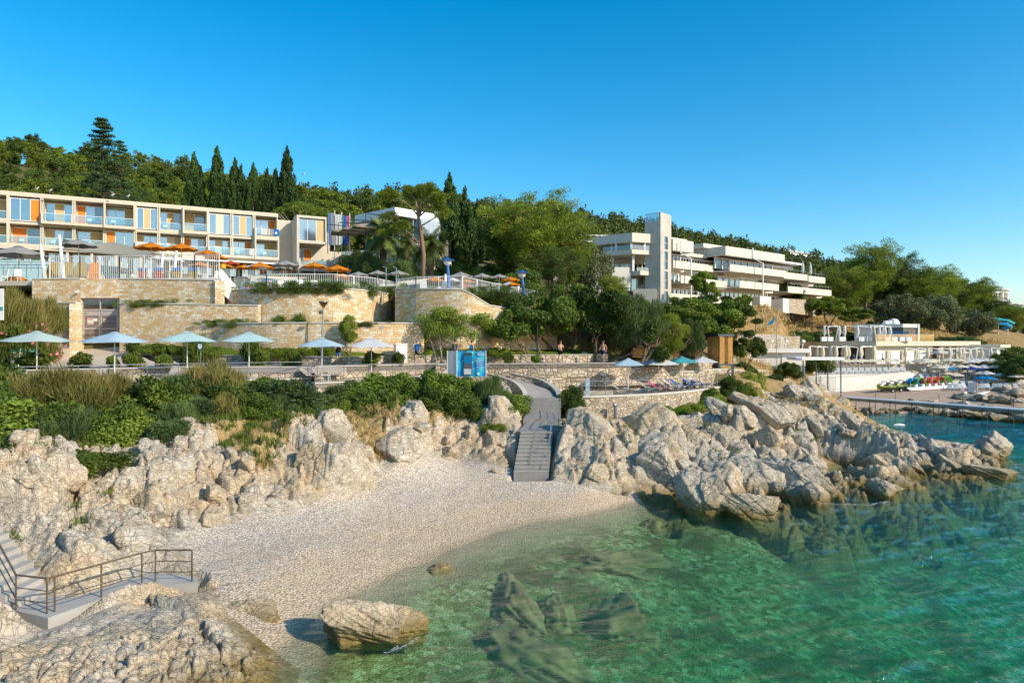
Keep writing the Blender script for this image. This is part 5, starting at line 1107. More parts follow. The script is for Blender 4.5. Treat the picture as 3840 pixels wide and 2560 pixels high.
def canopy_mesh(n, R, rise, sag=.12, rot=0.0, mat='c_blue', alt=None, segs=5, valance=0.0):
    V = [(0, 0, rise)]; F = []; per = n*4
    for j in range(1, segs+1):
        t = j/segs
        for k in range(per):
            a = 2*math.pi*k/per+rot; ph = (k % 4)/4; c = math.cos(math.pi/n)/math.cos((ph-.5)*2*math.pi/n)   # straight edges between ribs
            e = math.sin(math.pi*ph)
            rr = R*t*c; z = rise*(1-t**1.15)-sag*e*t*t*.5+ (0 if j < segs else 0)
            V.append((rr*math.cos(a), rr*math.sin(a), z))
    mi = []
    for k in range(per):
        k2 = (k+1) % per; F.append((0, 1+k, 1+k2)); mi.append(k//4)
    for j in range(segs-1):
        for k in range(per):
            k2 = (k+1) % per; a = 1+j*per; F.append((a+k, a+per+k, a+per+k2, a+k2)); mi.append(k//4)
    if valance:
        o = len(V); a = 1+(segs-1)*per
        for k in range(per): x, y, z = V[a+k]; V.append((x, y, z-valance))
        for k in range(per): k2 = (k+1) % per; F.append((a+k, o+k, o+k2, a+k2)); mi.append(k//4)
    # underside gives the cloth a thickness
    nv = len(V); V2 = [(x, y, z-.012) for x, y, z in V]; F2 = [tuple(reversed([i+nv for i in f])) for f in F]
    me = bpy.data.meshes.new('canopy'); me.from_pydata(V+V2, [], F+F2); me.materials.append(M[mat])
    if alt: me.materials.append(M[alt]); me.polygons.foreach_set('material_index', np.array([1 if m_ in (1, 4) else 0 for m_ in mi+mi], np.int32))
    me.polygons.foreach_set('use_smooth', np.ones(len(me.polygons), bool)); me.update(); return me
_par = {}
def parasol(label, group, loc, rz=0, kind='square', mat='c_blue', alt=None, h=2.35, R=1.68, s=1.0, name='parasol', cat='parasol', detail=True, polemat='white'):
    key = (kind, mat, alt, round(h, 2), round(R, 2), detail, polemat)
    if key in _par: o = copy_tree(_par[key])
    else:
        o = thing(name, label, cat); _par[key] = o
        n = 4 if kind == 'square' else 8; rise = R*.30 if kind == 'square' else R*.34
        if kind == 'dome':
            me = canopy_mesh(n, R, rise, .16, math.pi/8, mat, alt)
        else: me = canopy_mesh(n, R, rise, .10, 0, mat, alt)
        c = link('canopy', me, o, (0, 0, h))
        if detail:
            link('vent_cap', canopy_mesh(n, R*.17, rise*.17, .02, 0, mat), o, (0, 0, h+rise*.93))
            for k in range(n):
                a = 2*math.pi*k/n+(math.pi/8 if kind == 'dome' else 0)
                MB().bar((0, 0, h+rise-.06), (R*.97*math.cos(a), R*.97*math.sin(a), h-.03), .022).build('rib', M['grey_metal'], o)
        MB().tube([(0,0,0),(0,0,h+rise-.02)], .03 if detail else .035, 8).build('pole', M[polemat], o)
        if detail: MB().lathe([(.30,0),(.30,.06),(.06,.10),(.045,.32)], 12).build('base', M['grey_metal'], o)
    o.location = loc; o.rotation_euler = (0, 0, rz); o.scale = (s, s, s)
    if label: o['label'] = label
    o['group'] = group; return o
def lounger_proto(fabric='taupe', frame='brown_pl', up=.62, towel=None):
    o = thing('sun_lounger', 'x', 'sun lounger')
    f = MB()
    for sx in (-.31, .31):
        f.bar((sx, -.95, .30), (sx, .55, .30), .05, .07)
        f.tube([(sx, -.15, .32), (sx, -.05, .48), (sx, .2, .50), (sx, .42, .34)], .025, 5)
    f.bar((-.31, -.95, .30), (.31, -.95, .30), .05, .07); f.bar((-.31, .55, .30), (.31, .55, .30), .05, .07); f.build('frame', M[frame], o)
    s = MB(); s.box((0, -.42, .335), (.58, 1.08, .03))
    for i in range(1): s.box((0, -.95, .335), (.56, .06, .05))
    s.build('seat', M[fabric], o)
    b = MB(); L_ = .82; a = up
    prof = [(-.29,0),(.29,0),(.29,L_*.8),(.20,L_),(-.20,L_),(-.29,L_*.8)]
    vs = [(x, .12+y*math.cos(a), .34+y*math.sin(a)) for x, y in prof]; vs2 = [(x, y+.03*math.sin(a), z-.03*math.cos(a)) for x, y, z in vs]
    n = 6; b.add(vs+vs2, [tuple(range(n)), tuple(range(2*n-1, n-1, -1))]+[(i, i+n, (i+1) % n+n, (i+1) % n) for i in range(n)]); b.build('backrest', M[fabric], o)
    for sx in (-.28, .28):
        for sy in (-.72, .38): MB().tube([(sx, sy, .30), (sx, sy+.06, .14), (sx, sy-.03, 0)], .028, 5).build('leg', M[frame], o)
    return o
def far_lounger_proto(mat='c_white'):
    o = thing('beach_lounger', 'x', 'sun lounger')
    s = MB().box((0,-.35,.32), (.62,1.3,.06)); s.box((0,-.95,.16),(.5,.05,.3)); s.box((0,.2,.16),(.5,.05,.3)); s.build('seat', M[mat], o)
    MB().box((0,.50,.62), (.62,.85,.05), rx=.85).build('backrest', M[mat], o); return o
def chair_proto(mat='white'):
    o = thing('chair', 'x', 'chair')
    MB().box((0,0,.45),(.48,.48,.05)).build('seat', M[mat], o); MB().box((0,.23,.72),(.46,.04,.5),rx=-.12).build('backrest', M[mat], o)
    for a in (-.2,.2):
        for b_ in (-.2,.2): MB().tube([(a,b_,.45),(a*1.1,b_*1.1,0)], .02, 5).build('leg', M[mat], o)
    return o
def railing(label, pts, h=1.05, rails=(1.05,.62,.3), r=.024, post=1.35, mat='grey_metal', name='railing', pr=.024, group=None):
    base = Vector(pts[0]); t = thing(name, label, 'railing', base, 0, group); P_ = [Vector(p)-base for p in pts]
    for hh in rails: MB().tube([p+Vector((0, 0, hh)) for p in P_], r if hh == max(rails) else r*.7, 6).build('rail', M[mat], t)
    for i in range(len(P_)-1):
        a, b_ = P_[i], P_[i+1]; L_ = (b_-a).length; k = max(1, round(L_/post))
        for j in range(k+(1 if i == len(P_)-2 else 0)):
            p = a.lerp(b_, j/k); MB().tube([p, p+Vector((0, 0, h))], pr, 6).build('post', M[mat], t)
    return t
def picket(label, pts, h, mat='white', gap=.17, post=2.2):
    base = Vector(pts[0]); t = thing('picket_fence', label, 'fence', base); P_ = [Vector(p)-base for p in pts]
    for hh in (h, .12): MB().tube([p+Vector((0, 0, hh)) for p in P_], .028, 5).build('rail', M[mat], t)
    bars = MB()
    for i in range(len(P_)-1):
        a, b_ = P_[i], P_[i+1]; L_ = (b_-a).length; k = max(1, round(L_/post)); n = max(1, round(L_/gap))
        for j in range(k+1):
            p = a.lerp(b_, j/k); MB().box((p.x, p.y, p.z+h/2), (.06,.06,h)).build('post', M[mat], t)
        for j in range(n): p = a.lerp(b_, (j+.5)/n); bars.box((p.x, p.y, p.z+h/2+.06), (.026,.026,h-.12))
    bars.build('pickets', M[mat], t); return t
# people ------------------------------------------------------------------------------------------------
M['skin'] = plain('skin', (.48,.27,.17), .6, var=.06); M['hair'] = plain('brown hair', (.07,.04,.025), .8); M['cap_blue'] = plain('cap', (.12,.22,.55), .8)
def person(label, loc, rz, J, top=None, bottom='c_black', cap=None, s=1.0, cat='person', extras=None, hair='hair'):
    """J: joint name -> (x, y, z), metres, standing on z = 0, facing -y"""
    D = dict(pel=(0,0,.95), che=(0,0,1.28), nk=(0,0,1.50), hd=(0,-.02,1.66), hip=(.10,0,.92), kn=(.11,-.02,.50), an=(.11,.02,.09), to=(.12,-.14,.04), hip2=(-.10,0,.92), kn2=(-.11,-.02,.50), an2=(-.11,.02,.09), to2=(-.12,-.14,.04),
             sh=(.19,0,1.43), el=(.25,.02,1.15), wr=(.25,-.06,.90), ha=(.25,-.08,.84), sh2=(-.19,0,1.43), el2=(-.25,.02,1.15), wr2=(-.25,-.06,.90), ha2=(-.25,-.08,.84))
    D.update(J)
    names = ['pel','che','nk','hd','hip','kn','an','to','hip2','kn2','an2','to2','sh','el','wr','ha','sh2','el2','wr2','ha2']
    rad = dict(pel=(.15,.11), che=(.16,.11), nk=(.055,.055), hd=(.085,.105), hip=(.085,.085), kn=(.058,.058), an=(.038,.038), to=(.035,.025), sh=(.06,.055), el=(.042,.042), wr=(.028,.028), ha=(.038,.02))
    E = [('pel','che'),('che','nk'),('nk','hd'),('pel','hip'),('hip','kn'),('kn','an'),('an','to'),('pel','hip2'),('hip2','kn2'),('kn2','an2'),('an2','to2'),('che','sh'),('sh','el'),('el','wr'),('wr','ha'),('che','sh2'),('sh2','el2'),('el2','wr2'),('wr2','ha2')]
    me = bpy.data.meshes.new('body'); me.from_pydata([D[n] for n in names], [(names.index(a), names.index(b)) for a, b in E], [])
    o = bpy.data.objects.new('body', me); COL.objects.link(o)
    sm = o.modifiers.new('s', 'SKIN'); o.modifiers.new('u', 'SUBSURF').levels = 1
    for i, n in enumerate(names): me.skin_vertices[0].data[i].radius = rad[n.rstrip('2')]; me.skin_vertices[0].data[i].use_root = (i == 0)
    dg = bpy.context.evaluated_depsgraph_get(); ev = o.evaluated_get(dg); m2 = bpy.data.meshes.new_from_object(ev); COL.objects.unlink(o); bpy.data.objects.remove(o)
    bm = bmesh.new(); bm.from_mesh(m2)
    fx = MB()
    for sd in ('', '2'):
        h_ = Vector(D['ha'+sd]); d = (h_-Vector(D['wr'+sd])).normalized(); sv = d.cross(Vector((1,0,0))).normalized()
        for k in range(4):
            b0 = h_+sv*(k-1.5)*.018; fx.tube([b0, b0+d*.045, b0+d*(.075-.008*abs(k-1.5))+Vector((0,-.02,0))], [.010,.009,.007], 5)
        fx.tube([h_-d*.03+sv*-.03, h_+sv*-.055+d*.01, h_+sv*-.06+d*.04], [.011,.010,.008], 5)
    hd = Vector(D['hd']); fx.tube([hd+Vector((0,-.10,0)), hd+Vector((0,-.125,-.02))], [.014,.018], 5)
    for sx in (-1, 1): fx.lathe([(.0,.03),(.02,.02),(.02,-.02),(0,-.03)], 5, (hd.x+sx*.088, hd.y, hd.z))
    tmp = fx.mesh('f', None, True); bm.from_mesh(tmp); bm.to_mesh(m2); bm.free()
    m2.materials.clear(); m2.materials.append(M['skin']); m2.polygons.foreach_set('use_smooth', np.ones(len(m2.polygons), bool))
    t = thing('person', label, cat, loc, rz); t.scale = (s, s, s); link('body', m2, t)
    def V_(n): return Vector(D[n])
    if top:
        g_ = MB().tube([V_('pel')+Vector((0,0,-.02)), V_('pel').lerp(V_('che'), .5), V_('che'), V_('nk')+Vector((0,0,-.05))], [.185,.175,.195,.09], 10)
        if top[1]:
            for sd in ('', '2'): g_.tube([V_('che').lerp(V_('sh'+sd), .6)+Vector((0,0,.03)), V_('sh'+sd), V_('sh'+sd).lerp(V_('el'+sd), .62)], [.085,.078,.07], 8)
        g_.build('shirt', M[top[0]], t, True)
    b_ = MB().tube([V_('pel')+Vector((0,0,.06)), V_('pel')+Vector((0,0,-.09))], [.18,.185], 10)
    for sd in ('', '2'): b_.tube([V_('pel').lerp(V_('hip'+sd), .8), V_('hip'+sd), V_('hip'+sd).lerp(V_('kn'+sd), .55)], [.11,.115,.10], 8)
    b_.build('shorts', M[bottom], t, True)
    hh = MB().lathe([(.001,.125),(.07,.11),(.10,.06),(.105,.0),(.098,-.03)], 10, (hd.x, hd.y+.018, hd.z+.01)); hh.build('hair', M[hair], t, True)
    if cap: c_ = MB().lathe([(.001,.15),(.08,.13),(.113,.07),(.113,.045)], 10, (hd.x, hd.y+.01, hd.z)); c_.box((hd.x, hd.y-.14, hd.z+.05), (.14,.12,.015)); c_.build('cap', M[cap], t, True)
    for ex in (extras or []): ex(t, D)
    return t
WALK = dict(kn=(.10,-.20,.55), an=(.10,-.10,.14), to=(.11,-.25,.10), kn2=(-.10,.08,.50), an2=(-.10,.30,.16), to2=(-.10,.22,.05), el=(.24,.12,1.18), wr=(.24,.02,.97), ha=(.23,-.03,.92), el2=(-.24,-.06,1.17), wr2=(-.22,-.22,1.05), ha2=(-.20,-.28,1.05))
# ---------------------------------------------------------------- left hotel
M['stucco'] = plain('beige stucco', (.60,.53,.42), .9, var=.05, scale=.8, bmp=.15)
M['stucco_roof'] = plain('roof gravel', (.40,.36,.30), .95)
M['panel_orange'] = plain('orange panel', (.80,.22,.01), .6, var=.04); M['panel_ochre'] = plain('ochre panel', (.58,.42,.20), .7, var=.04); M['slat_dark'] = plain('weathered slats', (.22,.18,.15), .8); M['panel_cream'] = plain('cream panel', (.66,.58,.42), .7, var=.04)
M['curtain'] = cloth('curtain', (.80,.82,.82), .45)
HA = Vector((-65.25, 87, 0)); HB_ = Vector((-35.0, 103, 0)); hd_ = (HB_-HA).normalized(); hrz = math.atan2(hd_.y, hd_.x)
def facU(px): t = (px-1920)/FPX; s = (HA.x-t*HA.y)/(t*hd_.y-hd_.x); return s
def facZ(px, py): s = facU(px); return CAMH-(py-1280)/FPX*(HA.y+hd_.y*s)
hotel = thing('hotel_wing', 'long beige two-storey hotel wing with balconies and orange panels at the left', 'building', (HA.x, HA.y, 15.5), hrz)
def hz(z): return z-15.5
ZR, Z3, Z2, Z1, Z0 = 27.75, 24.25, 21.15, 20.75, 17.8      # roof, floors (slab tops)
U0, U1 = facU(-330), facU(1043)
MB().b(U0, U1, 2.2, 13, hz(15.5), hz(ZR-.35)).build('wall', M['stucco'], hotel)
bays = [  # x0, x1, upper(kind, panels), lower(kind, panels)
 (-330,-210,'rec','gog','rec','gt'),(-210,-90,'flu','gto','rec','tg'),(-90,30,'rec','gt','rec','gt'),
 (30,156,'flu','ggo','rec','od'),(158,276,'bal','gtg','rec','tgd'),(278,391,'bal','ogd','rec','gt'),(392,506,'box','ggt','flu','ogg'),(508,594,'flu','gtg','bal','tgg'),(596,684,'rec','gtd','bal','gct'),
 (686,778,'boxb','td','rec','ogd'),(780,868,'flu','gcg','bal','gcg'),(870,952,'flu','gtg','bal','ggo'),(954,1042,'bal','ggo','boxb','gt')]
pm = dict(o='panel_orange', t='panel_ochre', c='panel_cream')
roof = MB(); roof.b(U0, U1, -.05, 13.2, hz(ZR-.55), hz(ZR)); roof.build('roof', M['stucco'], hotel)
fl = MB(); fl.b(U0, U1+.0, 0, 2.2, hz(Z3-.62), hz(Z3-.3)); fl.build('floor_slab', M['stucco'], hotel)
fl = MB(); fl.b(U0, U1, -.0, 2.2, hz(Z2-.75), hz(Z2-.3)); fl.build('floor_slab', M['stucco'], hotel)
def panels(root, u0, u1, z0, z1, v, code):
    """one glazed front: panels of glass with curtains, coloured boards, frames"""
    n = len(code); w = (u1-u0)/n
    fr = MB()
    fr.b(u0, u1, v-.06, v+.04, z1-.14, z1); fr.b(u0, u1, v-.06, v+.04, z0, z0+.07)
    for i in range(n+1):
        u = min(max(u0+i*w, u0+.03), u1-.03); fr.b(u-.035, u+.035, v-.055, v+.045, z0+.07, z1-.14)
    f = fr.build('window_frame', M['white'], root)
    for i, ch in enumerate(code):
        a, b_ = u0+i*w+.035, u0+(i+1)*w-.035
        if ch in pm: MB().b(a, b_, v-.03, v+.03, z0+.07, z1-.14).build('panel', M[pm[ch]], f)
        elif ch == 'd': MB().b(a, b_, v-.01, v+.01, z0+.07, z1-.14).build('pane', M['glass_dark'], f)
        else:
            MB().b(a, b_, v-.012, v, z0+.07, z1-.14).build('pane', M['glass_win'], f)
            cu = MB(); nn = 14; wv = b_-a; side = rng.random() < .5; ww = wv*rng.uniform(.45, .95)
            for j in range(nn):
                x0 = (a if side else b_-ww)+ww*j/nn; x1 = x0+ww/nn; y0 = v+.10+.05*(j % 2); y1 = v+.10+.05*((j+1) % 2)
                cu.add([(x0,y0,z0+.1),(x1,y1,z0+.1),(x1,y1,z1-.16),(x0,y0,z1-.16)], [(0,1,2,3)])
            cu.build('curtain', M['curtain'], f)
def bay(root, u0, u1, z0, z1, kind, code, fl_low=False):
    fin = .16
    if kind in ('flu',):
        MB().b(u0, u0+fin, -.02, 2.2, z0-.3, z1+.02).build('fin_wall', M['stucco'], root); MB().b(u1-fin, u1, -.02, 2.2, z0-.3, z1+.02).build('fin_wall', M['stucco'], root)
        panels(root, u0+fin, u1-fin, z0-.05, z1-.25, .35, code); MB().b(u0+fin, u1-fin, .9, .95, z0-.05, z1-.2).build('room_shadow', M['dark'], root) if False else None
        return
    out = {'rec': 0.0, 'bal': 0.0, 'box': -1.0, 'boxb': -.9}[kind]
    if kind == 'bal': out = -.75
    m = MB()
    if kind == 'bal':     # open balcony whose side cheeks stand out only up to rail height
        m.b(u0, u0+fin, -.02, 2.2, z0-.3, z1+.02); m.b(u1-fin, u1, -.02, 2.2, z0-.3, z1+.02)
        m.b(u0-.05, u0+fin+.06, out, -.02, z0-.35, z0+1.15); m.b(u1-fin-.06, u1+.05, out, -.02, z0-.35, z0+1.15)
        m.b(u0+fin+.06, u1-fin-.06, out, .3, z0-.35, z0+.0)
    elif kind == 'rec':
        m.b(u0, u0+fin, -.02, 2.2, z0-.3, z1+.02); m.b(u1-fin, u1, -.02, 2.2, z0-.3, z1+.02); m.b(u0+fin, u1-fin, -.03, .25, z0-.4, z0+.08)
    else:
        m.b(u0-.06, u0+fin, out, 2.2, z0-.4, z1+.05); m.b(u1-fin, u1+.06, out, 2.2, z0-.4, z1+.05); m.b(u0+fin, u1-fin, out, 2.2, z0-.4, z0); m.b(u0-.06, u1+.06, out-.003, 2.2, z1-.25, z1+.12)
    m.build('balcony_frame', M['stucco'], root)
    panels(root, u0+fin, u1-fin, z0, z1-.35, 1.75, code)
    MB().b(u0+fin+.03, u1-fin-.03, out+.06, out+.075, z0+.08, z0+1.0).build('glass_balustrade', M['glass_rail'], root)
    MB().b(u0+fin, u1-fin, out+.04, out+.095, z0+1.0, z0+1.05).build('handrail', M['white'], root)
    if rng.random() < .8:
        ch = MB(); cx = u0+(u1-u0)*rng.uniform(.25,.5); ch.box((cx, out+.85, z0+.42), (.5,.5,.05)); ch.box((cx, out+1.1, z0+.66), (.5,.05,.45)); ch.bar((cx-.2,out+.65,z0),(cx-.2,out+.65,z0+.42),.04); ch.bar((cx+.2,out+.65,z0),(cx+.2,out+.65,z0+.42),.04)
        ch.box((cx+.9, out+.9, z0+.70), (.6,.6,.03)); ch.bar((cx+.9,out+.9,z0),(cx+.9,out+.9,z0+.7),.05); ch.build('terrace_chairs', M['white'], root)
for (x0, x1, k1, p1, k2, p2) in bays:
    u0, u1 = facU(x0), facU(x1)
    bay(hotel, u0, u1, hz(Z3-.1), hz(ZR-.45), k1, p1); bay(hotel, u0, u1, hz(Z2-.1), hz(Z3-.45), k2, p2)
# ground floor with awning
gm = MB(); gm.b(U0, U1, 1.2, 2.19, hz(15.5), hz(17.6))
for px in range(-300, 1040, 92): u = facU(px); gm.b(u-.15, u+.15, .2, 1.2, hz(15.5), hz(Z2-.75))
gm.build('ground_floor', M['stucco'], hotel)
for px in range(-290, 1030, 92): panels(hotel, facU(px)+.2, facU(px+80)-.1, hz(17.62), hz(20.25), 1.4, 'gdg')
ua, ub = facU(590), facU(1105)
aw = MB(); aw.add([(ua,1.0,hz(20.25)),(ub,1.0,hz(20.25)),(ub,-3.4,hz(19.85)),(ua,-3.4,hz(19.85)),(ua,1.0,hz(20.32)),(ub,1.0,hz(20.32)),(ub,-3.4,hz(19.92)),(ua,-3.4,hz(19.92))], [(0,1,2,3),(7,6,5,4),(3,2,6,7),(0,3,7,4),(1,5,6,2),(0,4,5,1)])
aw.b(ua, ub, -3.5, -3.35, hz(19.72), hz(19.96)); aw.build('awning', M['white'], hotel)
# end block of the hotel
e0, e1 = facU(1101), facU(1215); we = facU(1043)
MB().b(we, e0, 1.6, 13, hz(14), hz(27.1)).build('link_wall', M['stucco'], hotel)
eb = thing('hotel_end_block', 'separate beige end block of the hotel with one projecting window box', 'building', (HA.x+hd_.x*e0, HA.y+hd_.y*e0, 14.5), hrz)
w = e1-e0; zz = lambda z: z-14.5
m = MB(); m.b(0, w, .4, 9, zz(14.5), zz(27.1)); m.b(0, .35, -2.6, .4, zz(14.5), zz(27.35)); m.b(.35, w, -.0, .4, zz(27.0), zz(27.35)); m.build('wall', M['stucco'], eb)
m = MB(); m.b(.35, w-.2, -2.6, .4, zz(27.0), zz(27.352)); m.b(w-.36, w-.2, -2.6, .4, zz(23.2), zz(27.0)); m.b(.35, w-.2, -2.6, .4, zz(23.2), zz(23.55)); m.build('window_box', M['stucco'], eb)
panels(eb, .36, w-.4, zz(23.6), zz(26.9), -2.2, 'ggt')
panels(eb, .4, w*.6, zz(20.6), zz(22.8), .3, 'go')
m = MB(); m.b(w*.08+.3, w+.3, -1.2, .38, zz(19.2), zz(19.95)); m.b(w*.08+.2, w*.08+.45, -1.25, .38, zz(15), zz(21.1)); m.b(w+.2, w+.45, -1.25, .38, zz(15), zz(20.9)); m.build('balcony_frame', M['stucco'], eb)
MB().b(w*.08+.5, w+.15, -1.1, -1.08, zz(19.95), zz(20.95)).build('glass_balustrade', M['glass_rail'], eb)
m = MB(); m.b(w+.0, w+1.4, 2.2, 9, zz(14), zz(25.8)); m.b(w+1.4, w+3.9, 3.5, 9, zz(14), zz(23)); m.build('wall', M['stucco'], eb)
# towels on balcony rails
for i, (px, col, wd) in enumerate(((985,'c_white',.7),(998,'c_white',.9),(1011,'c_grey',1.0),(1032,'c_towelblue',.9),(527,'c_white',1.3),(944,'c_white',.9))):
    s = facU(px); up = i < 4; z = (Z3-.1+1.08) if up else (Z2-.1+1.08); mb = MB()
    for j in range(6): a = -wd/2+wd*j/6; b_ = a+wd/6; d = .02*(j % 2); e = .02*((j+1) % 2); mb.add([(a,-.05-d,.0),(b_,-.05-e,.0),(b_,-.06-e,-.95),(a,-.06-d,-.95),(a,.02,.01),(b_,.02,.01)], [(0,3,2,1),(0,1,5,4)])
    v = -.75; o = mb.build('towel', M[col]); o.location = (HA.x+hd_.x*s+hd_.y*-v, HA.y+hd_.y*s-hd_.x*-v, z); o.rotation_euler.z = hrz
    tag(o, ['pale towel at the left end of the upper balcony rail','white towel with a grey print on the upper balcony rail','grey-green towel on the upper balcony rail','blue towel with a white round emblem on the upper balcony rail','white towels hanging on a lower balcony rail at the left','white towel over the lower rail below the row of towels'][i], 'towel', None, 'thing')
    if i == 3:
        e = MB().lathe([(.16,0),(.16,.01)], 14); ob = e.build('emblem', M['white'], o); ob.rotation_euler.x = math.pi/2; ob.location = (0,-.085,-.55)
# ---------------------------------------------------------------- restaurant pavilion
RX, RY = XY(1331, 96); rr = math.radians(-4)
rs = thing('restaurant_pavilion', 'white pavilion with overhanging flat roof and glazed terrace on the slope', 'building', (RX, RY, 18), rr)
z = lambda v: v-18
# roof: polygon whose left corner points down-left and apex at px 1480
A = P(1331,820,96); B_ = P(1481,783,90); C_ = P(1665,800,96); D_ = (C_.x, 112, 0); E_ = (A.x, 112, 0)
def loc(p): v = Matrix.Rotation(-rr, 3, 'Z') @ (Vector(p)-rs.location); return (v.x, v.y)
rf = MB().prism([loc(A), loc(B_), loc(C_), loc(D_), loc(E_)], [z(25.15)]*5, [z(26.2)]*5); rf.build('roof', M['white'], rs)
a2, b2, c2 = P(1400,900,99), P(1500,900,95), P(1650,900,98)
m = MB().prism([loc(a2), loc(b2), loc(c2), loc((c2.x,111,0)), loc((a2.x,111,0))], z(18), z(25.15)); m.build('wall', M['slat_dark'], rs)
m = MB().prism([loc(P(1290,1,93)), loc(P(1500,1,89.5)), loc(P(1680,1,94)), loc((c2.x+1,108,0)), loc((a2.x-6,108,0))], [z(18.2)]*5, [z(20.3)]*5); m.build('terrace', M['offwhite'], rs)
m = MB().prism([loc(P(1282,1,92)), loc(P(1500,1,88.8)), loc(P(1500,1,89.1)), loc(P(1290,1,92.6))], [z(18.9)]*4, [z(20.6)]*4); m.build('parapet', M['offwhite'], rs)
def gwall(p, q_, z0, z1, n, root, mt='glass_win', fm='white', name='window'):
    p = Vector(loc(p)).to_3d(); q_ = Vector(loc(q_)).to_3d(); fr = MB()
    for i in range(n+1): s = p.lerp(q_, i/n); fr.bar((s.x,s.y,z0),(s.x,s.y,z1),.07)
    fr.bar((p.x,p.y,z1),(q_.x,q_.y,z1),.09); fr.bar((p.x,p.y,z0),(q_.x,q_.y,z0),.07)
    f = fr.build(name+'_frame', M[fm], root); MB().add([(p.x,p.y,z0),(q_.x,q_.y,z0),(q_.x,q_.y,z1),(p.x,p.y,z1)], [(0,1,2,3)]).build('pane', M[mt], f)
gwall(P(1575,1,92.3), P(1662,1,94.2), z(20.3), z(25.1), 5, rs); gwall(P(1400,1,94.5), P(1575,1,92.3), z(20.3), z(25.1), 7, rs, 'glass_dark')
gwall(P(1462,1,90.2), P(1660,1,93.7), z(20.35), z(21.6), 9, rs, 'glass_rail', name='balustrade')
MB().box((*loc(P(1650,1,100)), z(26.9)), (1.4,1.2,1.1)).build('roof_unit', M['white'], rs)
# cantilever parasols on its terrace
for i, (px, py, s) in enumerate(((1293,872,1.0),(1335,865,1.05),(1375,855,1.1),(1445,836,1.15))):
    o = thing('cantilever_parasol', ['beige cantilever parasol furthest left on the restaurant terrace','second beige cantilever parasol on the restaurant terrace','third beige cantilever parasol on the restaurant terrace','cantilever parasol nearest the restaurant roof'][i], 'parasol', (*XY(px, 92), 20.3), .3, 'cantilever parasols'); o.scale = (s,s,s)
    zc = ZP(py, 92)-20.3; zc /= s
    link('canopy', canopy_mesh(4, 2.5, .55, .1, math.pi/4, 'c_beige', None, 4, .18), o, (0, 0, zc)); MB().tube([(-2.2,.5,0),(-2.2,.5,zc+1.0),(-1.9,.5,zc+1.05),(0,0,zc+.9),(0,0,zc+.5)], .06, 6).build('mast', M['navy'], o)
# flags on poles beside it
for i, (px, cols) in enumerate(((1245,('c_denim','c_grey')),(1272,('c_white','c_white')),(1302,('c_towelblue','c_pink')))):
    o = thing('flag_pole', ['limp grey-blue flag on the left pole','limp white flag on the middle pole','limp blue, white and red flag on the right pole'][i], 'flag', (*XY(px, 96), 18), .2, 'three flags by the hotel end')
    MB().tube([(.35,0,0),(.35,0,8.9-i*.2)], .05, 6).build('pole', M['white'], o)
    for j, c in enumerate(cols):
        mb = MB(); x0 = -.55+.45*j
        for k in range(5):
            a, b_ = x0+.09*k, x0+.09*(k+1); y0, y1 = .06*(k % 2), .06*((k+1) % 2); mb.add([(a,y0,8.5-i*.2-.0),(b_,y1,8.6-i*.2),(b_+.1,y1,4.0),(a+.1,y0,4.1)], [(0,1,2,3)])
        mb.build('flag_cloth', M[c], o)
# ---------------------------------------------------------------- large hotel with the lift tower
M['conc_tower'] = plain('board marked concrete', (.50,.46,.40), .9, var=.10, scale=.5, bmp=.3)
M['pale_conc'] = plain('pale rendered concrete', (.66,.60,.50), .85, var=.05, scale=.5, bmp=.1)
TW = thing('lift_tower', 'tall slender concrete tower with a strip of narrow windows and a glazed top', 'tower', (*XY(2477, 112), 10), math.radians(52))
tz = lambda py: ZP(py, 112)-10
# local x runs right/back (lit face), local -y... near corner at origin
wl, wr_ = 2.83, 4.05     # left face length, right face length
m = MB(); ztop = tz(828)
c0 = [(0,0),(wr_,0),(wr_,wl),(0,wl)]
m.b(0, .25, 0, wl, 0, ztop); m.b(.25, 1.48, 0, .3, 0, tz(795)); m.b(2.73, wr_, 0, .3, 0, tz(795)); m.b(.25, wr_, wl-.3, wl, 0, ztop); m.b(wr_-.25, wr_, .3, wl-.3, 0, tz(795)); m.b(.0, .25, 0, .3, ztop, tz(795))
m.b(1.48, 2.73, 0, .3, tz(882), tz(795))
for a_, b_ in ((930,938),(1006,1012),(1081,1090),(1300,1165)): m.b(1.48, 2.73, 0, .3, tz(a_+8) if a_ < 1200 else 0, tz(a_) if a_ < 1200 else tz(1165))
m.b(.25, wr_-.25, .3, wl-.3, ztop-.4, ztop-.002); m.build('shaft', M['conc_tower'], TW)
for a_, b_ in ((882,930),(938,1006),(1012,1081),(1090,1165)):
    f = MB().b(1.48, 2.73, .12, .16, tz(b_), tz(a_)).build('window', M['glass_win'], TW); fb = MB(); fb.b(1.48,2.73,.08,.2,(tz(a_)+tz(b_))/2-.04,(tz(a_)+tz(b_))/2+.04); fb.b(1.48,1.55,.08,.2,tz(b_),tz(a_)); fb.build('window_bar', M['panel_ochre'], f)
MB().b(.05, .09, .3, wl, ztop, tz(797)).build('glass_top', M['glass_rail'], TW)
fb = MB()
for j in range(6): fb.b(.02,.10,.3+j*.48,.36+j*.48,ztop,tz(797))
fb.b(0,.14,.3,wl,tz(797),tz(795)); fb.build('glazing_bars', M['white'], TW)
fb = MB(); fb.b(-.16,-.002,.1,wl-.1,tz(1080),tz(1085)-.1+.25); 
for zz_ in (838, 881, 950, 1017): fb.b(-.006,-.001,0,wl,tz(zz_),tz(zz_)+.05)
fb.build('joint_band', M['pale_conc'], TW)
# low wall left of the tower
stone_wall('grey concrete retaining wall at the left foot of the tower', [XY(2375,113), XY(2462,112)], [8,8], [ZP(1083,113), ZP(1083,112)], 'conc_tower', 0)
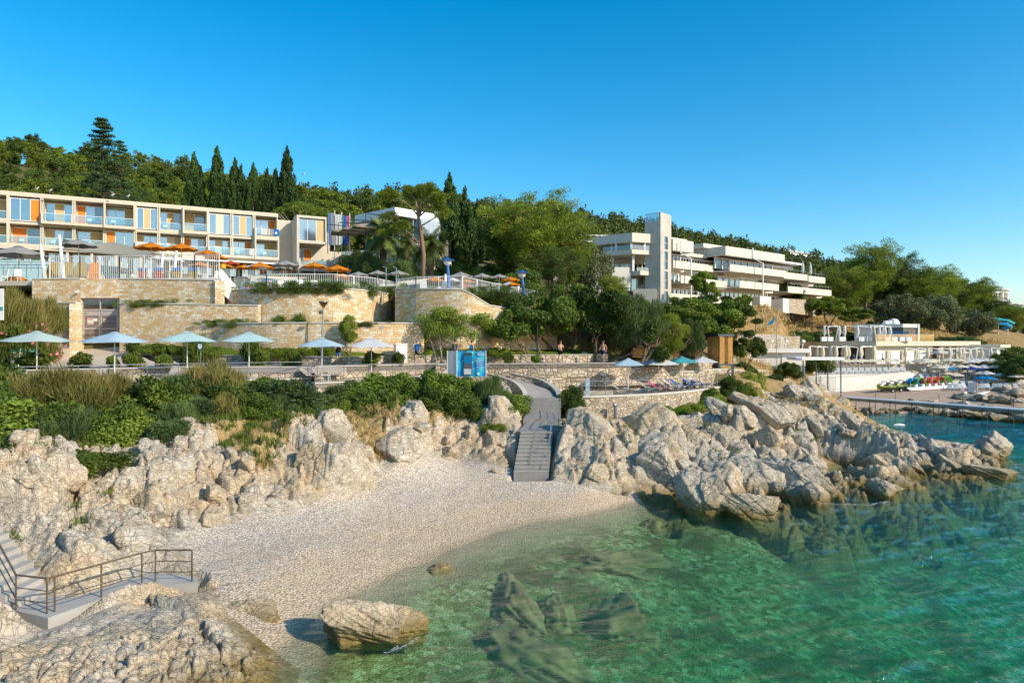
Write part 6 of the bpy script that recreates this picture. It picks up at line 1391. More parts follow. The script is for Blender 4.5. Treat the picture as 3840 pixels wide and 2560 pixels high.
# main building: facade line from near tower to far end
FA = Vector((*XY(2521, 118), 0)); FB = Vector((*XY(3100, 152), 0)); fd = (FB-FA).normalized(); frz = math.atan2(fd.y, fd.x)
def fU(px): t = (px-1920)/FPX; return (FA.x-t*FA.y)/(t*fd.y-fd.x)
BZ = 12.0
big = thing('terraced_hotel', 'long pale concrete hotel stepping back in three storeys with deep balconies', 'building', (FA.x, FA.y, BZ), frz)
bz = lambda v: v-BZ
L1 = (FB-FA).length
FL = [(13.2, 16.3), (17.2, 20.3), (21.3, 24.4)]      # clear heights of the three storeys
def storey(u0, u1, z0, z1, v, root, n, gl='glass_win', parv=None, parh=1.1, parm='pale_conc', slat=True):
    MB().b(u0, u1, v, v+10, z1, z1+.6).build('floor_band', M['pale_conc'], root)
    fr = MB()
    for i in range(n+1): u = u0+(u1-u0)*i/n; fr.b(u-.12, u+.12, v+1.2, v+1.5, z0, z1)
    fr.b(u0, u1, v+1.25, v+1.4, z1-.35, z1); f = fr.build('window_frame', M['white'], root)
    MB().b(u0, u1, v+1.33, v+1.36, z0, z1-.35).build('pane', M[gl], f)
    MB().b(u0+.05, u1-.05, v+5, v+9.9, z0-.5, z1).build('wall', M['pale_conc'], root)
    if parv is not None:
        MB().b(u0, u1, parv, v+3, z0-.8, z0-.5).build('balcony_slab', M['pale_conc'], root)
        MB().b(u0, u1, parv, parv+.2, z0-.5, z0+parh-.6).build('parapet', M[parm], root)
        rl = MB(); rl.b(u0, u1, parv+.05, parv+.1, z0+parh+.02, z0+parh+.08)
        for i in range(max(2, int((u1-u0)/1.3))): u = u0+(u1-u0)*i/max(1, int((u1-u0)/1.3)); rl.b(u-.03,u+.03,parv+.05,parv+.1,z0+parh-.6,z0+parh+.02)
        rl.build('handrail', M['grey_metal'], root)
T = 8.8
u = [fU(p) for p in (2521, 2590, 2665, 2780, 2835, 2925, 3000, 3098)]
# top storey blocks
storey(u[0], u[1], bz(22.0), bz(24.2), 1.0, big, 5, 'glass_dark', -.2)
storey(u[1], u[2]+4, bz(22.4), bz(24.3), 3.5, big, 12, 'glass_dark', 2.2)
storey(u[2]+4, u[5], bz(22.3), bz(24.5), .5, big, 9, 'glass_dark', -1.4)
MB().b(u[2]+3.5, u[5]+.4, -.8, 12, bz(24.5), bz(26.2)).build('roof', M['pale_conc'], big); MB().b(u[0]-.2, u[1]+.4, -.3, 12, bz(24.2), bz(26.2)).build('roof', M['pale_conc'], big)
MB().b(u[0]+3, u[2]-3, 3, 12, bz(26.203), bz(27.2)).build('roof_block', M['pale_conc'], big)
MB().b(u[2]+2, u[3]+2, 3, 12, bz(26.203), bz(27.0)).build('roof_block', M['pale_conc'], big)
storey(u[5]+.5, u[6]+2, bz(22.2), bz(24.0), 2.6, big, 9, 'glass_win', -.6); MB().b(u[5]+.42, u[6]+3, 1.0, 12, bz(24.9), bz(25.3)).build('roof', M['white'], big)
storey(u[6]+2.1, u[7]-2, bz(22.0), bz(22.3), 5, big, 2, 'glass_win', -.8)
# middle
storey(u[0], u[1]+1, bz(19.3), bz(21.0), 2.2, big, 5, 'glass_win', -1.8); storey(u[1]+1.1, u[3]-3, bz(19.5), bz(21.2), 3.0, big, 9, 'glass_dark', 1.2); storey(u[3]-2.9, u[5]-3, bz(19.4), bz(21.2), 2.0, big, 7, 'glass_win', -1.5); storey(u[5]+1, u[7], bz(19.3), bz(20.9), 3, big, 12, 'glass_dark', -1.2)
# ground
storey(u[0], u[2], bz(16.4), bz(18.3), 2.5, big, 9, 'glass_win', .8); storey(u[2]+.1, u[5], bz(16.3), bz(18.4), 1.6, big, 16, 'glass_win', .2); storey(u[5]+2, u[7]+4, bz(16.2), bz(18.3), 2.2, big, 10, 'glass_dark', .9)
MB().b(u[0], u[7]+4, 1.9, 11, bz(9.5), bz(15.3)).build('base_wall', M['rubble_s'], big)
pipe = MB()
for px, z0, z1 in ((2536,12,25.8),(2807,12,26.6)): uu = fU(px); pipe.tube([(uu,-.9,bz(z1)),(uu,-.95,bz(z1-2)),(uu+.3,-2.9,bz(z1-3.2)),(uu+.3,-2.9,bz(z0))], .14, 6)
pipe.build('rain_pipe', M['white'], big)
for i, (px, z) in enumerate(((3017,22.9),(3046,22.9))):
    uu = fU(px); p = FA+fd*uu; o = thing('closed_parasol', ['closed parasol on the top terrace of the large hotel, left one','closed parasol on the top terrace of the large hotel, right one'][i], 'parasol', (p.x-.2, p.y+.4, z-.8), 0); MB().lathe([(.12,.9),(.32,1.4),(.28,2.6),(.05,3.6)], 8).build('canopy', M['c_white'], o); MB().tube([(0,0,0),(0,0,3.7)], .05, 6).build('pole', M['white'], o)
# part left of the tower
LW = thing('hotel_left_wing', 'pale hotel wing left of the tower with a deep open gallery on each floor', 'building', (*XY(2368, 112), 10), math.radians(3))
lz = lambda v: v-10; W_ = XY(2480,112)[0]-XY(2240,112)[0]; x0 = XY(2262,112)[0]-XY(2368,112)[0]; x1 = XY(2482,112)[0]-XY(2368,112)[0]
def zp(py): return ZP(py, 112)-10
m = MB()
m.prism([(x0-6,10),(x0+.5,3),(0,-.5),(x1,1.4),(x1,14),(x0-6,14)], zp(908), zp(874)); m.build('roof', M['pale_conc'], LW)
m = MB(); m.prism([(x0+.5,3.2),(0,-.3),(x1,1.6),(x1,13),(x0-4,13)], zp(952), zp(935)); m.build('balcony_slab', M['pale_conc'], LW)
m = MB(); m.prism([(x0+4,3.4),(1.5,.2),(x1,1.8),(x1,13),(x0-2,13)], zp(1030), zp(1014)); m.build('balcony_slab', M['pale_conc'], LW)
for xx, yy in ((x0+2,3.2),(0,.0),(2.4,.6),(-2.2,1.6)): MB().b(xx-.14, xx+.14, yy+.1, yy+.4, zp(935), zp(908)).build('column', M['white'], LW)
for xx, yy in ((.6,1.2),): MB().b(xx-.18, xx+.18, yy, yy+.36, zp(1014), zp(952)).build('column', M['white'], LW)
m = MB(); m.b(x0, x1, 7, 7.2, zp(1083), zp(908)); m.build('wall', M['pale_conc'], LW)
m = MB(); m.b(x0+1, x1, 6.8, 6.85, zp(1010), zp(972)); m.b(x0+1, x1, 6.8, 6.85, zp(935), zp(912)); m.build('window', M['glass_dark'], LW)
f = MB()
for i in range(12): xx = x0+1+(x1-x0-1)*i/11; f.b(xx-.06, xx+.06, 6.7, 6.8, zp(1010), zp(972))
f.build('window_frame', M['white'], LW)
f = MB()
for xx in (-.6, .9, 1.9, 3.1, 4.3): f.b(xx-.07, xx+.07, 4.0, 4.15, zp(1083), zp(1030))
f.build('window_frame', M['white'], LW); MB().b(-.6, x1, 4.2, 4.23, zp(1083), zp(1030)).build('window', M['glass_win'], LW)
MB().add([(x0+.5,3.1,zp(935)),(0,-.4,zp(935)),(x1,1.5,zp(935)),(x1,1.5,zp(918)),(0,-.4,zp(918)),(x0+.5,3.1,zp(918))], [(0,1,4,5),(1,2,3,4)]).build('glass_balustrade', M['glass_rail'], LW)
MB().add([(1.0,.5,zp(1014)),(x1,1.7,zp(1014)),(x1,1.7,zp(1000)),(1.0,.5,zp(1000))], [(0,1,2,3)]).build('glass_balustrade', M['glass_rail'], LW)
m = MB(); m.b(x0-3, .2, 1.5, 6.8, zp(1075), zp(998)); m.b(x0-7, x0-2.5, 3, 6.8, zp(1075), zp(1020)); m.build('stair_wall', M['offwhite'], LW)
m = MB(); m.prism([(x0-16,12),(x0-14,3),(x0+2,4.5),(x0+1,9)], [zp(870)]*4, [zp(866)]*4); m.prism([(x0-14,3),(x0+2,4.5),(x0+1.8,4.7),(x0-14,3.2)], [zp(872),zp(903),zp(903),zp(872)], [zp(866),zp(896),zp(896),zp(866)]); m.build('canopy_roof', M['white'], LW)
m = MB(); m.b(x0-2.1, x0-1.3, 4.6, 4.8, zp(960), zp(895)); m.build('column', M['white'], LW)
m = MB(); m.b(x0-10, x0-1, 7.0, 7.2, zp(1075), zp(885)); m.build('dark_glazing', M['dark'], LW)
# white stair ramps below
for i, (pa, pb, Y, lb) in enumerate((((2075,1035),(2130,1060),96,'white sloping wall of the outside stair under the pines'),((2140,1000),(2260,1075),98,'larger white sloping stair wall left of the hotel wing'))):
    a, b_ = P(*pa, Y), P(*pb, Y); o = MB().prism([(a.x,a.y),(b_.x+2,b_.y),(b_.x+2,b_.y+1),(a.x,a.y+1)], 12, [a.z+1.2, b_.z, b_.z, a.z+1.2]).build('stair_wall', M['white']); tag(o, lb, 'wall', None, 'thing')
# antenna
a = P(2122,900,110); o = MB().tube([(a.x,a.y,18),(a.x,a.y,ZP(820,110))], .06, 5).build('antenna_mast', M['grey_metal']); tag(o, 'thin antenna mast standing against the wooded ridge', 'mast', None, 'thing')
# white utility cubes
for i, (px0, pxm, px1, Y, zt, zb) in enumerate(((2819,2850,2892,120,1110,1153),(2892,2936,2962,124,1118,1158))):
    c = XY(pxm, Y); a = XY(px0, Y+3.5); b_ = XY(px1, Y+2.2); o = MB().prism([c, b_, (b_[0]-1.5, b_[1]+3), a], ZP(zb+14, Y), ZP(zt, Y)).build('utility_hut', M['offwhite']); tag(o, ['white rendered cube hut on the dry slope, left one','lower white rendered hut right of the first cube'][i], 'hut', None, 'thing')
stone_wall('pale rubble wall below the right end of the large hotel', [XY(2962,126), XY(3060,150)], [13.8,14], [ZP(1120,126), ZP(1126,150)], 'rubble', 0)
# distant buildings
def villa(label, px, Y, z, w, h, rz, tall=True, mat='white'):
    o = thing('villa', label, 'building', (*XY(px, Y), z), rz)
    MB().b(0, w, 0, w*.8, -6, h).build('wall', M[mat], o); MB().b(-.5, w+.5, -.8, w*.8+.4, h, h+.5).build('roof', M[mat], o)
    for i in range(3): MB().b(w*(.08+.31*i), w*(.30+.31*i), -.05, .0, h*.35, h*.8).build('window', M['glass_dark'], o)
    if tall:
        for k in (.1,.22,.5,.7): MB().b(w*k, w*k+1.2, 2, 3.2, h+.5, h+1.9).build('chimney', M[mat], o)
    return o
villa('white hotel with roof chimneys far up behind the large hotel', 2935, 420, 62, 36, 10, math.radians(38)).location.z = ZP(1000, 420)
o = villa('white modern villa on the ridge above the right hand pines', 3722, 260, 25, 9, 5.5, math.radians(20), False); o.location.z = ZP(1140,260)
o = villa('small white house half hidden behind the water slide', 3715, 215, 14, 10, 4, 0, False); o.location.z = ZP(1190,215)
# blue water slide
ws = thing('water_slide', 'bright blue water slide winding between the pines at the right', 'water slide', (*XY(3668, 160), 11.2)); ws.scale = (.75,.75,.5)
M['slide_blue'] = plain('blue fibreglass', (.01,.30,.62), .3, var=.05); M['slide_teal'] = plain('turquoise fibreglass', (.05,.50,.52), .3, var=.05)
MB().tube([(0,0,5.0),(1,0,4.4),(2.6,1,4.0),(5,0,3.2),(8,-1,2.6),(10,0,1.6),(9,1.5,.6)], .7, 10).build('flume', M['slide_blue'], ws); MB().tube([(6,2,5.4),(8,2,5.0),(10,1,4.4),(12,1.5,3.2),(11,2,2.2)], .6, 10).build('flume', M['slide_teal'], ws); MB().tube([(3,3,5.2),(6,3,5.6),(9,3,5.0)], .5, 8).build('flume', M['white'], ws)
m = MB()
for xx in (1,4,7,10): m.tube([(xx,1,-3),(xx,1,4)], .12, 6)
m.build('support', M['white'], ws)
# ---------------------------------------------------------------- far beach and beach club
fy_ = np.arange(78, 140, .6); fx_ = np.arange(39, 152, .8); FX, FY = np.meshgrid(fx_, fy_)
sl_ = 80.5-np.clip((FX-47)*.30, -1.5, 8); d_ = FY-sl_
fz = np.interp(d_, [-4, 0, 4, 12, 24, 40, 60], [-1.2, 0, .35, .75, 1.15, 1.6, 3.2])+fbm(FX*.5, FY*.5, 61, 3)*.18
fz = np.where(inpoly(FX, FY, FBP), fz, -2)
i2 = np.arange(FX.size).reshape(FX.shape); F_ = np.stack([i2[:-1,:-1], i2[:-1,1:], i2[1:,1:], i2[1:,:-1]], -1).reshape(-1, 4)
M['farbeach'] = soilmat('fine shingle', (.46,.33,.24), (.56,.42,.31), (.36,.26,.19), 1.2)
o = link('far_beach', np_mesh('far_beach', np.stack([FX, FY, fz], -1).reshape(-1, 3), F_, M['farbeach'], smooth=True)); o['kind'] = 'structure'
def fb(x, y): s = 80.5-min(8, max(-1.5, (x-47)*.30)); return float(np.interp(y-s, [-4, 0, 4, 12, 24, 40, 60], [-1.2, 0, .35, .75, 1.15, 1.6, 3.2]))
# dark wet cobbles at the water line: small stones
k = 0
for i in range(70):
    px = rng.uniform(3200, 3440); py = rng.uniform(1525, 1552)-(px-3200)*.02; p = G(px, py, .15); s = rng.uniform(.15, .42); rock(RP[i % 12], (p.x, p.y, .12), s, (0, 0, i*1.3), 'small wet stone on the shore below the jetty', 'stones below the jetty', 'shore_stone')
# retaining wall and terraces
K = lambda a: [XY(p, Y) for p, Y in a]
stone_wall('long white retaining wall behind the row of jet skis', K([(3072,100),(3290,104.5),(3415,107)]), [-.2,-.2,.2], [3.05,3.45,3.75], 'offwhite', .08, th=.4)
stone_wall('short shaded white wall at the left end of the beach terrace', K([(2965,96),(3072,100)]), [-.2,-.2], [2.2,3.05], 'offwhite', .08, th=.4)
slab('beach_terrace', K([(3050,100.4),(3290,104.9),(3415,107.4),(3440,113),(3280,113),(3040,110)]), 3.5, 'offwhite', 1)
slab('beach_terrace', K([(2880,104),(3060,110),(3280,113),(3440,114.5),(3700,118),(3900,121),(3900,140),(2880,140)]), 4.7, 'concrete_warm', 1.4)
slab('beach_terrace', K([(3400,109.5),(3560,111.5),(3950,115),(3950,121),(3440,114.6)]), 3.4, 'concrete_warm', 1.2)
slab('beach_terrace', K([(3420,106.5),(3560,108.5),(3950,111),(3950,115.2),(3400,110)]), 2.4, 'concrete_warm', 1.0)
for i, (a, z0, z1) in enumerate(((K([(3415,107.2),(3420,106.4),(3560,108.4),(3950,110.9)]), 1.0, 2.32), (K([(3400,109.4),(3560,111.4),(3950,114.9)]), 2.3, 3.32), (K([(3440,114.5),(3700,117.9),(3900,120.9)]), 3.3, 4.62))):
    stone_wall(['lowest white step wall of the sunbathing rows on the far beach','middle white step wall of the sunbathing rows on the far beach','upper white step wall in front of the beach club'][i], a, z0, z1, 'offwhite', .06, th=.25)
# club building
CC = Vector((*XY(3286, 115), 0)); CR = Vector((*XY(3677, 123), 0)); CLf = Vector((*XY(2975, 125), 0))
club = thing('beach_club', 'long low beach club with a flat roof terrace and curtained colonnade', 'building', (CC.x, CC.y, 4.7), 0)
def cl_(v): return (v.x-CC.x, v.y-CC.y)
zr0, zr1 = ZP(1297, 115)-4.7, ZP(1279, 115)-4.7
back = Vector((CR.x-1, CR.y+12, 0)); bl_ = Vector((CLf.x+2, CLf.y+14, 0))
MB().prism([cl_(CLf), cl_(CC), cl_(CR), cl_(back), cl_(bl_)], zr0, zr1).build('roof', M['cream_wall'], club)
rd = (CR-CC).normalized(); rn = Vector((-rd.y, rd.x, 0)); ld = (CLf-CC).normalized(); ln = Vector((ld.y, -ld.x, 0))
p0 = CC+rn*1.0+rd*.3; p1 = CC+rd*14.0+rn*1.0
m = MB(); m.prism([cl_(p0), cl_(p1), cl_(p1+rn*8), cl_(p0+rn*8)], -.5, zr0); m.build('wall', M['cream_wall'], club)
for i in range(4):
    a = CC+rd*(1.0+i*3.3)+rn*.93; b_ = a+rd*2.1; MB().add([(*cl_(a),-.1),(*cl_(b_),-.1),(*cl_(b_),2.1),(*cl_(a),2.1),(*cl_(a+rn*.06),-.1),(*cl_(b_+rn*.06),-.1),(*cl_(b_+rn*.06),2.1),(*cl_(a+rn*.06),2.1)], [(0,1,2,3),(0,4,5,1),(3,2,6,7),(0,3,7,4),(1,5,6,2)]).build('shutter', M['white'], club)
    a2 = b_+rd*.3; MB().box((*cl_(a2-rn*.1),1.0), (.35,.35,2.4)).build('pier', M['cream_wall'], club)
m = MB(); m.prism([cl_(CC+ld*.5+ln*1.5), cl_(CC+ld*13+ln*1.5), cl_(CC+ld*13+ln*9), cl_(CC+ld*.5+ln*9)], -.5, zr0); m.build('wall', M['offwhite'], club)
MB().prism([cl_(CC+ld*.6+ln*1.4), cl_(CC+ld*7+ln*1.4), cl_(CC+ld*7+ln*1.48), cl_(CC+ld*.6+ln*1.48)], -.3, zr0-.2).build('dark_opening', M['dark'], club)
for i in range(7):
    a = CC+rd*(15.6+i*1.85)+rn*.6; MB().box((*cl_(a), zr0/2-.2), (.3,.3,zr0+.3)).build('column', M['cream_wall'], club)
    c = MB(); b_ = a+rd*.35
    for j in range(7):
        w = .32*(1-.45*math.sin(math.pi*min(1, j/6*1.1))); 
        if j: c.add([(*cl_(b_-rd*wp), zq),(*cl_(b_+rd*wp), zq),(*cl_(b_+rd*w+rn*.04), zr0-.05-j*.36),(*cl_(b_-rd*w+rn*.04), zr0-.05-j*.36)], [(3,2,1,0)])
        wp = w; zq = zr0-.05-j*.36
    c.build('curtain', M['c_cream'], club)
# right annex
XA = Vector((*XY(3677, 122), 0)); XB = Vector((*XY(3752, 120), 0)); XC = Vector((*XY(3790, 124), 0))
ax = thing('beach_annex', 'small cream annex with a white end wall at the right of the beach club', 'building', (XA.x, XA.y, 4.2)); lc = lambda v: (v.x-XA.x, v.y-XA.y)
MB().prism([lc(XA+Vector((-6,2,0))), lc(XB), lc(XC), lc(XC+Vector((0,8,0))), lc(XA+Vector((-6,8,0)))], ZP(1303,121)-4.2, ZP(1292,121)-4.2).build('roof', M['cream_wall'], ax)
MB().prism([lc(XA+Vector((-5.6,2.6,0))), lc(XB+Vector((-.2,.6,0))), lc(XC+Vector((-1.4,.7,0))), lc(XC+Vector((-1.4,7,0))), lc(XA+Vector((-5.6,7,0)))], -.5, ZP(1303,121)-4.2).build('wall', M['offwhite'], ax)
# upper bar on the roof
UZ = ZP(1279, 118); bar = thing('roof_bar', 'small roof bar with slatted timber walls and a blue name sign', 'building', (*XY(3386, 119), UZ)); BX = 3386
def ul(px, Y): x, y = XY(px, Y); o_ = XY(BX, 119); return (x-o_[0], y-o_[1])
h1, h0 = ZP(1214, 119)-UZ, ZP(1228, 119)-UZ
MB().prism([ul(3200,123), ul(3386,119), ul(3447,120.5), ul(3447,127), ul(3200,130)], h0, h1).build('roof', M['offwhite'], bar)
MB().prism([ul(3204,123.6), ul(3290,121.6), ul(3290,127), ul(3204,129)], 0, h0).build('wall', M['offwhite'], bar)
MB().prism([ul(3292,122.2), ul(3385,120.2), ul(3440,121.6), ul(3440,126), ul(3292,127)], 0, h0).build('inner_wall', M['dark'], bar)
s1, s2 = MB(), MB(); nn = 13
for i in range(nn):
    zz_ = .12+i*(h0-.2)/nn; a, b_, c = ul(3280,121.6), ul(3386,119.4), ul(3443,120.7); s1.bar((*a,zz_),(*b_,zz_),.05,.11); s2.bar((*b_,zz_),(*c,zz_),.05,.11)
M['slat_dark'] = plain('weathered slats', (.22,.18,.15), .8); s1.build('slat_screen', M['slat_dark'], bar); s2.build('slat_screen', M['slat_dark'], bar)
MB().box((*ul(3444,120.4), h1/2), (.3,.3,h1)).build('corner_post', M['white'], bar)
a, b_ = Vector((*ul(3300,121.0), 0)), Vector((*ul(3386,119.2), 0))
cu = bpy.data.curves.new('sign', 'FONT'); cu.body = 'adance'; cu.size = 1.55; cu.shear = .35; cu.extrude = .03; cu.offset = .03; cu.space_character = .86
so_ = bpy.data.objects.new('t', cu); COL.objects.link(so_); dg = bpy.context.evaluated_depsgraph_get(); sm_ = bpy.data.meshes.new_from_object(so_.evaluated_get(dg)); bpy.data.objects.remove(so_)
M['sign_blue'] = plain('blue sign', (.0,.22,.45), .4); sm_.materials.clear(); sm_.materials.append(M['sign_blue'])
so_ = link('sign_lettering', sm_, bar); d = b_-a; pa = a+d*.12+Vector((0,-.12,0)); so_.location = (pa.x, pa.y, h0*.42); so_.rotation_euler = (math.pi/2, 0, math.atan2(d.y, d.x))
for i, px in enumerate((3322,3336,3352)): o = MB().lathe([(.02,.9),(.5,.75),(.75,.3),(.8,0)], 12).build('roof_dome', M['white']); o.location = (*XY(px,124), ZP(1214,119)); tag(o, ['smallest white dome on the roof bar','middle white dome on the roof bar','largest white dome on the roof bar'][i], 'roof dome', None, 'thing'); o.scale = ((.8,.9,1.25)[i],)*3
# roof railing
railing('thin metal rail along the left part of the beach club roof', [(*XY(2985,124.6),UZ-.1),(*XY(3284,115.3),UZ-.1)], 1.2, (1.2,), .03, 2.5)
gb = thing('glass_balustrade', 'glass balustrade at the front of the beach club roof terrace', 'railing', (*XY(3284,115.4), UZ)); q0 = Vector((0,0,0)); q1 = Vector((*XY(3503,119.3),0))-Vector((*XY(3284,115.4),0))
MB().add([(0,0,0),(q1.x,q1.y,0),(q1.x,q1.y,1.15),(0,0,1.15)], [(0,1,2,3)]).build('pane', M['glass_rail'], gb); MB().bar((0,0,1.17),(q1.x,q1.y,1.17),.05).build('handrail', M['grey_metal'], gb)
# white tilted frames with tied curtains
_fr = {}
def frame(label, group, loc, rz, s=1.0, mir=False, two=False, c='c_white'):
    key = (mir, two, c)
    if key in _fr: o = copy_tree(_fr[key])
    else:
        o = thing('curtained_gazebo', label, 'gazebo'); _fr[key] = o; g_ = -1 if mir else 1
        MB().bar((0,0,0),(g_*.15,0,2.75),.11).build('post', M['white'], o); MB().bar((g_*.15,0,2.72),(g_*2.1,0,2.5),.11).build('beam', M['white'], o); MB().bar((g_*2.1,0,2.5),(g_*1.75,0,0),.11).build('post', M['white'], o)
        cm = MB().lathe([(.16,2.72),(.26,2.1),(.33,1.5),(.13,1.0),(.24,.5),(.28,.05)], 10).mesh('curtain', M[c], True); link('curtain', cm, o, (g_*-.05,-.05,0))
        if two: link('curtain', cm, o, (g_*2.0,.1,0))
    o.location = loc; o.rotation_euler = (0,0,rz); o.scale = (s,s,s); o['label'] = label; o['group'] = group; return o
for i, (px, mr, tw) in enumerate(((3092,False,False),(3145,True,False),(3168,False,True),(3213,False,False),(3264,False,False),(3298,False,True),(3316,True,False))):
    frame('white curtained frame on the beach club roof terrace', 'frames on the club roof', (*XY(px, 117.5), UZ-.05), [-.3,.2,-.3,0,-.15,.1,.3][i], 1.0, mr, tw)
for i, (px, Y, mr, tw) in enumerate(((3035,112.4,False,True),(3066,113,False,False),(3118,113,False,True),(3162,113.5,False,False),(3180,113,True,True),(3230,113.5,False,True),(3275,113.5,True,False),(3396,113.4,False,False),(3440,114.6,False,False),(3480,114.8,False,False),(3520,115,False,False),(3562,115.3,False,False),(3600,115.5,False,False),(3612,116,True,False),(3660,117,False,False),(3680,117,True,False),(3716,118,False,False))):
    frame('white tilted frame with a tied curtain on the beach club patio', 'frames on the patio', (*XY(px, Y), 4.7), rng.uniform(-.3,.3), 1.12 if px < 3300 else 1.0, mr, tw, 'c_cream')
# planters on the roof
for i, px in enumerate((3088,3112,3155,3228,3326,3352,3380,3405)):
    o = MB().prism([(-.45,-.35),(.45,-.35),(.45,.35),(-.45,.35)], 0, .75).build('planter_box', M['white']); MB().box((0,0,.76),(.8,.6,.03)).build('soil', M['bark'], o); o.location = (*XY(px,117), UZ); tag(o, 'white planter cube on the beach club roof', 'planter', 'planters on the roof', 'thing')
# small kiosk building left and steel truss pavilion
k1 = thing('beach_kiosk', 'low beige flat-roofed kiosk left of the beach club with a white sign panel', 'building', (*XY(2900, 92), 3.2)); kz = lambda py: ZP(py, 92)-3.2
MB().b(-1.5, 4.9, -.5, 6, kz(1322), kz(1307)).build('roof', M['offwhite'], k1); MB().b(-4.6, 4.4, .2, 5.5, -1.2, kz(1322)).build('wall', M['offwhite'], k1); MB().b(-4.8, -1.5, -.2, 6, kz(1318), kz(1304)).build('roof', M['offwhite'], k1)
MB().b(1.2, 4.3, .1, .19, .4, kz(1326)).build('shutter', M['white'], k1)
cnp = thing('canopy', 'long thin white canopy on dark posts in front of the beach kiosk', 'canopy', (*XY(2985, 88), 2.5)); cz = lambda py: ZP(py, 88)-2.5
MB().b(0, XY(3168,88)[0]-XY(2985,88)[0], 0, 3, cz(1350), cz(1339)).build('roof', M['white'], cnp)
for xx in (1.2, 4.4, 3.9-1.0, 6.1): MB().b(xx-.06, xx+.06, .6, .72, 0-1.3, cz(1350)).build('post', M['navy'], cnp)
MB().b(.05, .75, -.06, -.01, cz(1352), cz(1341)).build('sign_panel', plain('violet sign', (.30,.27,.50), .5), cnp)
sc_ = thing('louvre_screen', 'white louvred screen below the thin canopy', 'screen', (*XY(3025, 90), 1.8)); m = MB()
for i in range(8): m.box((1.9,0,.15+i*.27),(4.0,.06,.2),rx=.25)
m.build('louvres', M['white'], sc_)
for xx in (0,1.95,3.9): MB().box((xx,.06,1.1),(.08,.08,2.3)).build('post', M['white'], sc_)
tr_ = thing('truss_pavilion', 'white steel truss frame of a stage pavilion left of the beach club', 'pavilion', (*XY(2862, 95), ZP(1320, 95))); w0 = XY(2937,95)[0]-XY(2862,95)[0]; x_ = XY(2795,95)[0]-XY(2862,95)[0]; tzz = ZP(1256,95)-ZP(1320,95)
m = MB()
for y in (0, 3.5):
    for z_ in (tzz, tzz-.32): m.bar((x_,y,z_),(w0,y,z_),.05)
    n = 16
    for i in range(n): a = x_+(w0-x_)*i/n; b_ = x_+(w0-x_)*(i+1)/n; m.bar((a,y,tzz-.32 if i % 2 else tzz),(b_,y,tzz if i % 2 else tzz-.32),.035)
for xx in (x_,w0): m.bar((xx,0,tzz),(xx,3.5,tzz),.06)
m.build('roof_truss', M['white'], tr_)
for xx in (0,.35,w0-.3,w0):
    MB().bar((xx,0,-2.2),(xx,0,tzz-.32),.06).build('post', M['white'], tr_)
stone_wall('pale stone wall behind the steel truss frame', [XY(2860,99), XY(3000,103)], [4,4], [ZP(1266,99), ZP(1262,103)], 'rubble_s', .06, th=.3)
for i, (px, py) in enumerate(((2826,1300),(2890,1300),(2945,1297),(3008,1296))):
    o = thing('floodlight_post', ['white floodlight post furthest left by the kiosk roof','second white floodlight post by the kiosk roof','third white floodlight post by the kiosk roof','white floodlight post nearest the beach club'][i], 'light', (*XY(px,93), ZP(1310,93))); MB().bar((0,0,0),(.15,0,1.0),.09).build('post', M['white'], o); MB().box((.15,-.1,1.15),(.4,.3,.3),ry=.4).build('lamp_head', M['white'], o)
# flag
fl_ = thing('flag', 'light blue flag on a thin pole above the beach kiosk', 'flag', (*XY(2912, 88), 3.5)); MB().tube([(0,0,0),(0,0,ZP(1175,88)-3.5)], .05, 6).build('pole', M['grey_metal'], fl_)
mb = MB(); zt = ZP(1186,88)-3.5
for j in range(5): a = -.15-.14*j; b_ = a-.14; mb.add([(a,.05*(j%2),zt-.05-j*.12),(b_,.05*((j+1)%2),zt-.05-(j+1)*.12),(b_-.35,.05*((j+1)%2),zt-1.0-.04*j),(a-.35,.05*(j%2),zt-1.0-.04*j)], [(0,1,2,3)])
mb.build('flag_cloth', M['c_azure'], fl_)
for i, (px, Y, z0, pt) in enumerate(((2834,100,9,1172),(3046,112,8,1180))):
    o = thing('street_lamp', ['thin dark street lamp on the dry slope, left','thin dark street lamp behind the beach hedge'][i], 'lamp', (*XY(px,Y), z0)); zt = ZP(pt,Y)-z0; MB().tube([(0,0,0),(0,0,zt),(.6,0,zt+.25)], .05, 6).build('pole', M['black'], o); MB().box((.75,0,zt+.25),(.4,.15,.08)).build('lamp_head', M['black'], o)
# parasols on the far beach
def fz_(x, y):
    if y < 100: return fb(x, y)
    px = 1920+x/y*FPX
    for poly, z in TERR:
        if inpoly(np.array([x]), np.array([y]), poly)[0]: return z
    return fb(x, y)
TERR = [(K([(3050,100.4),(3290,104.9),(3415,107.4),(3440,113),(3280,113),(3040,110)]),3.5),(K([(2880,104),(3060,110),(3280,113),(3440,114.5),(3700,118),(3900,121),(3900,140),(2880,140)]),4.7),(K([(3400,109.5),(3560,111.5),(3950,115),(3950,121),(3440,114.6)]),3.4),(K([(3420,106.5),(3560,108.5),(3950,111),(3950,115.2),(3400,110)]),2.4)]
def bpar(px, Y, col, label, group, R=1.25, h=1.95):
    x, y = XY(px, Y); return parasol(label, group, (x, y, fz_(x, y)), rng.uniform(0, .7), 'dome', col, None, h, R, 1.0, detail=False)
for i in range(15): bpar(3160+i*20+rng.uniform(-4,4), 110.6+i*.22, 'c_cream', 'cream parasol in the front row before the beach club shutters', 'cream parasols before the club', 1.2, 1.75)
bpar(3468, 110.8, 'c_cream', 'large white parasol near the corner of the white retaining wall', None, 1.9, 1.75)
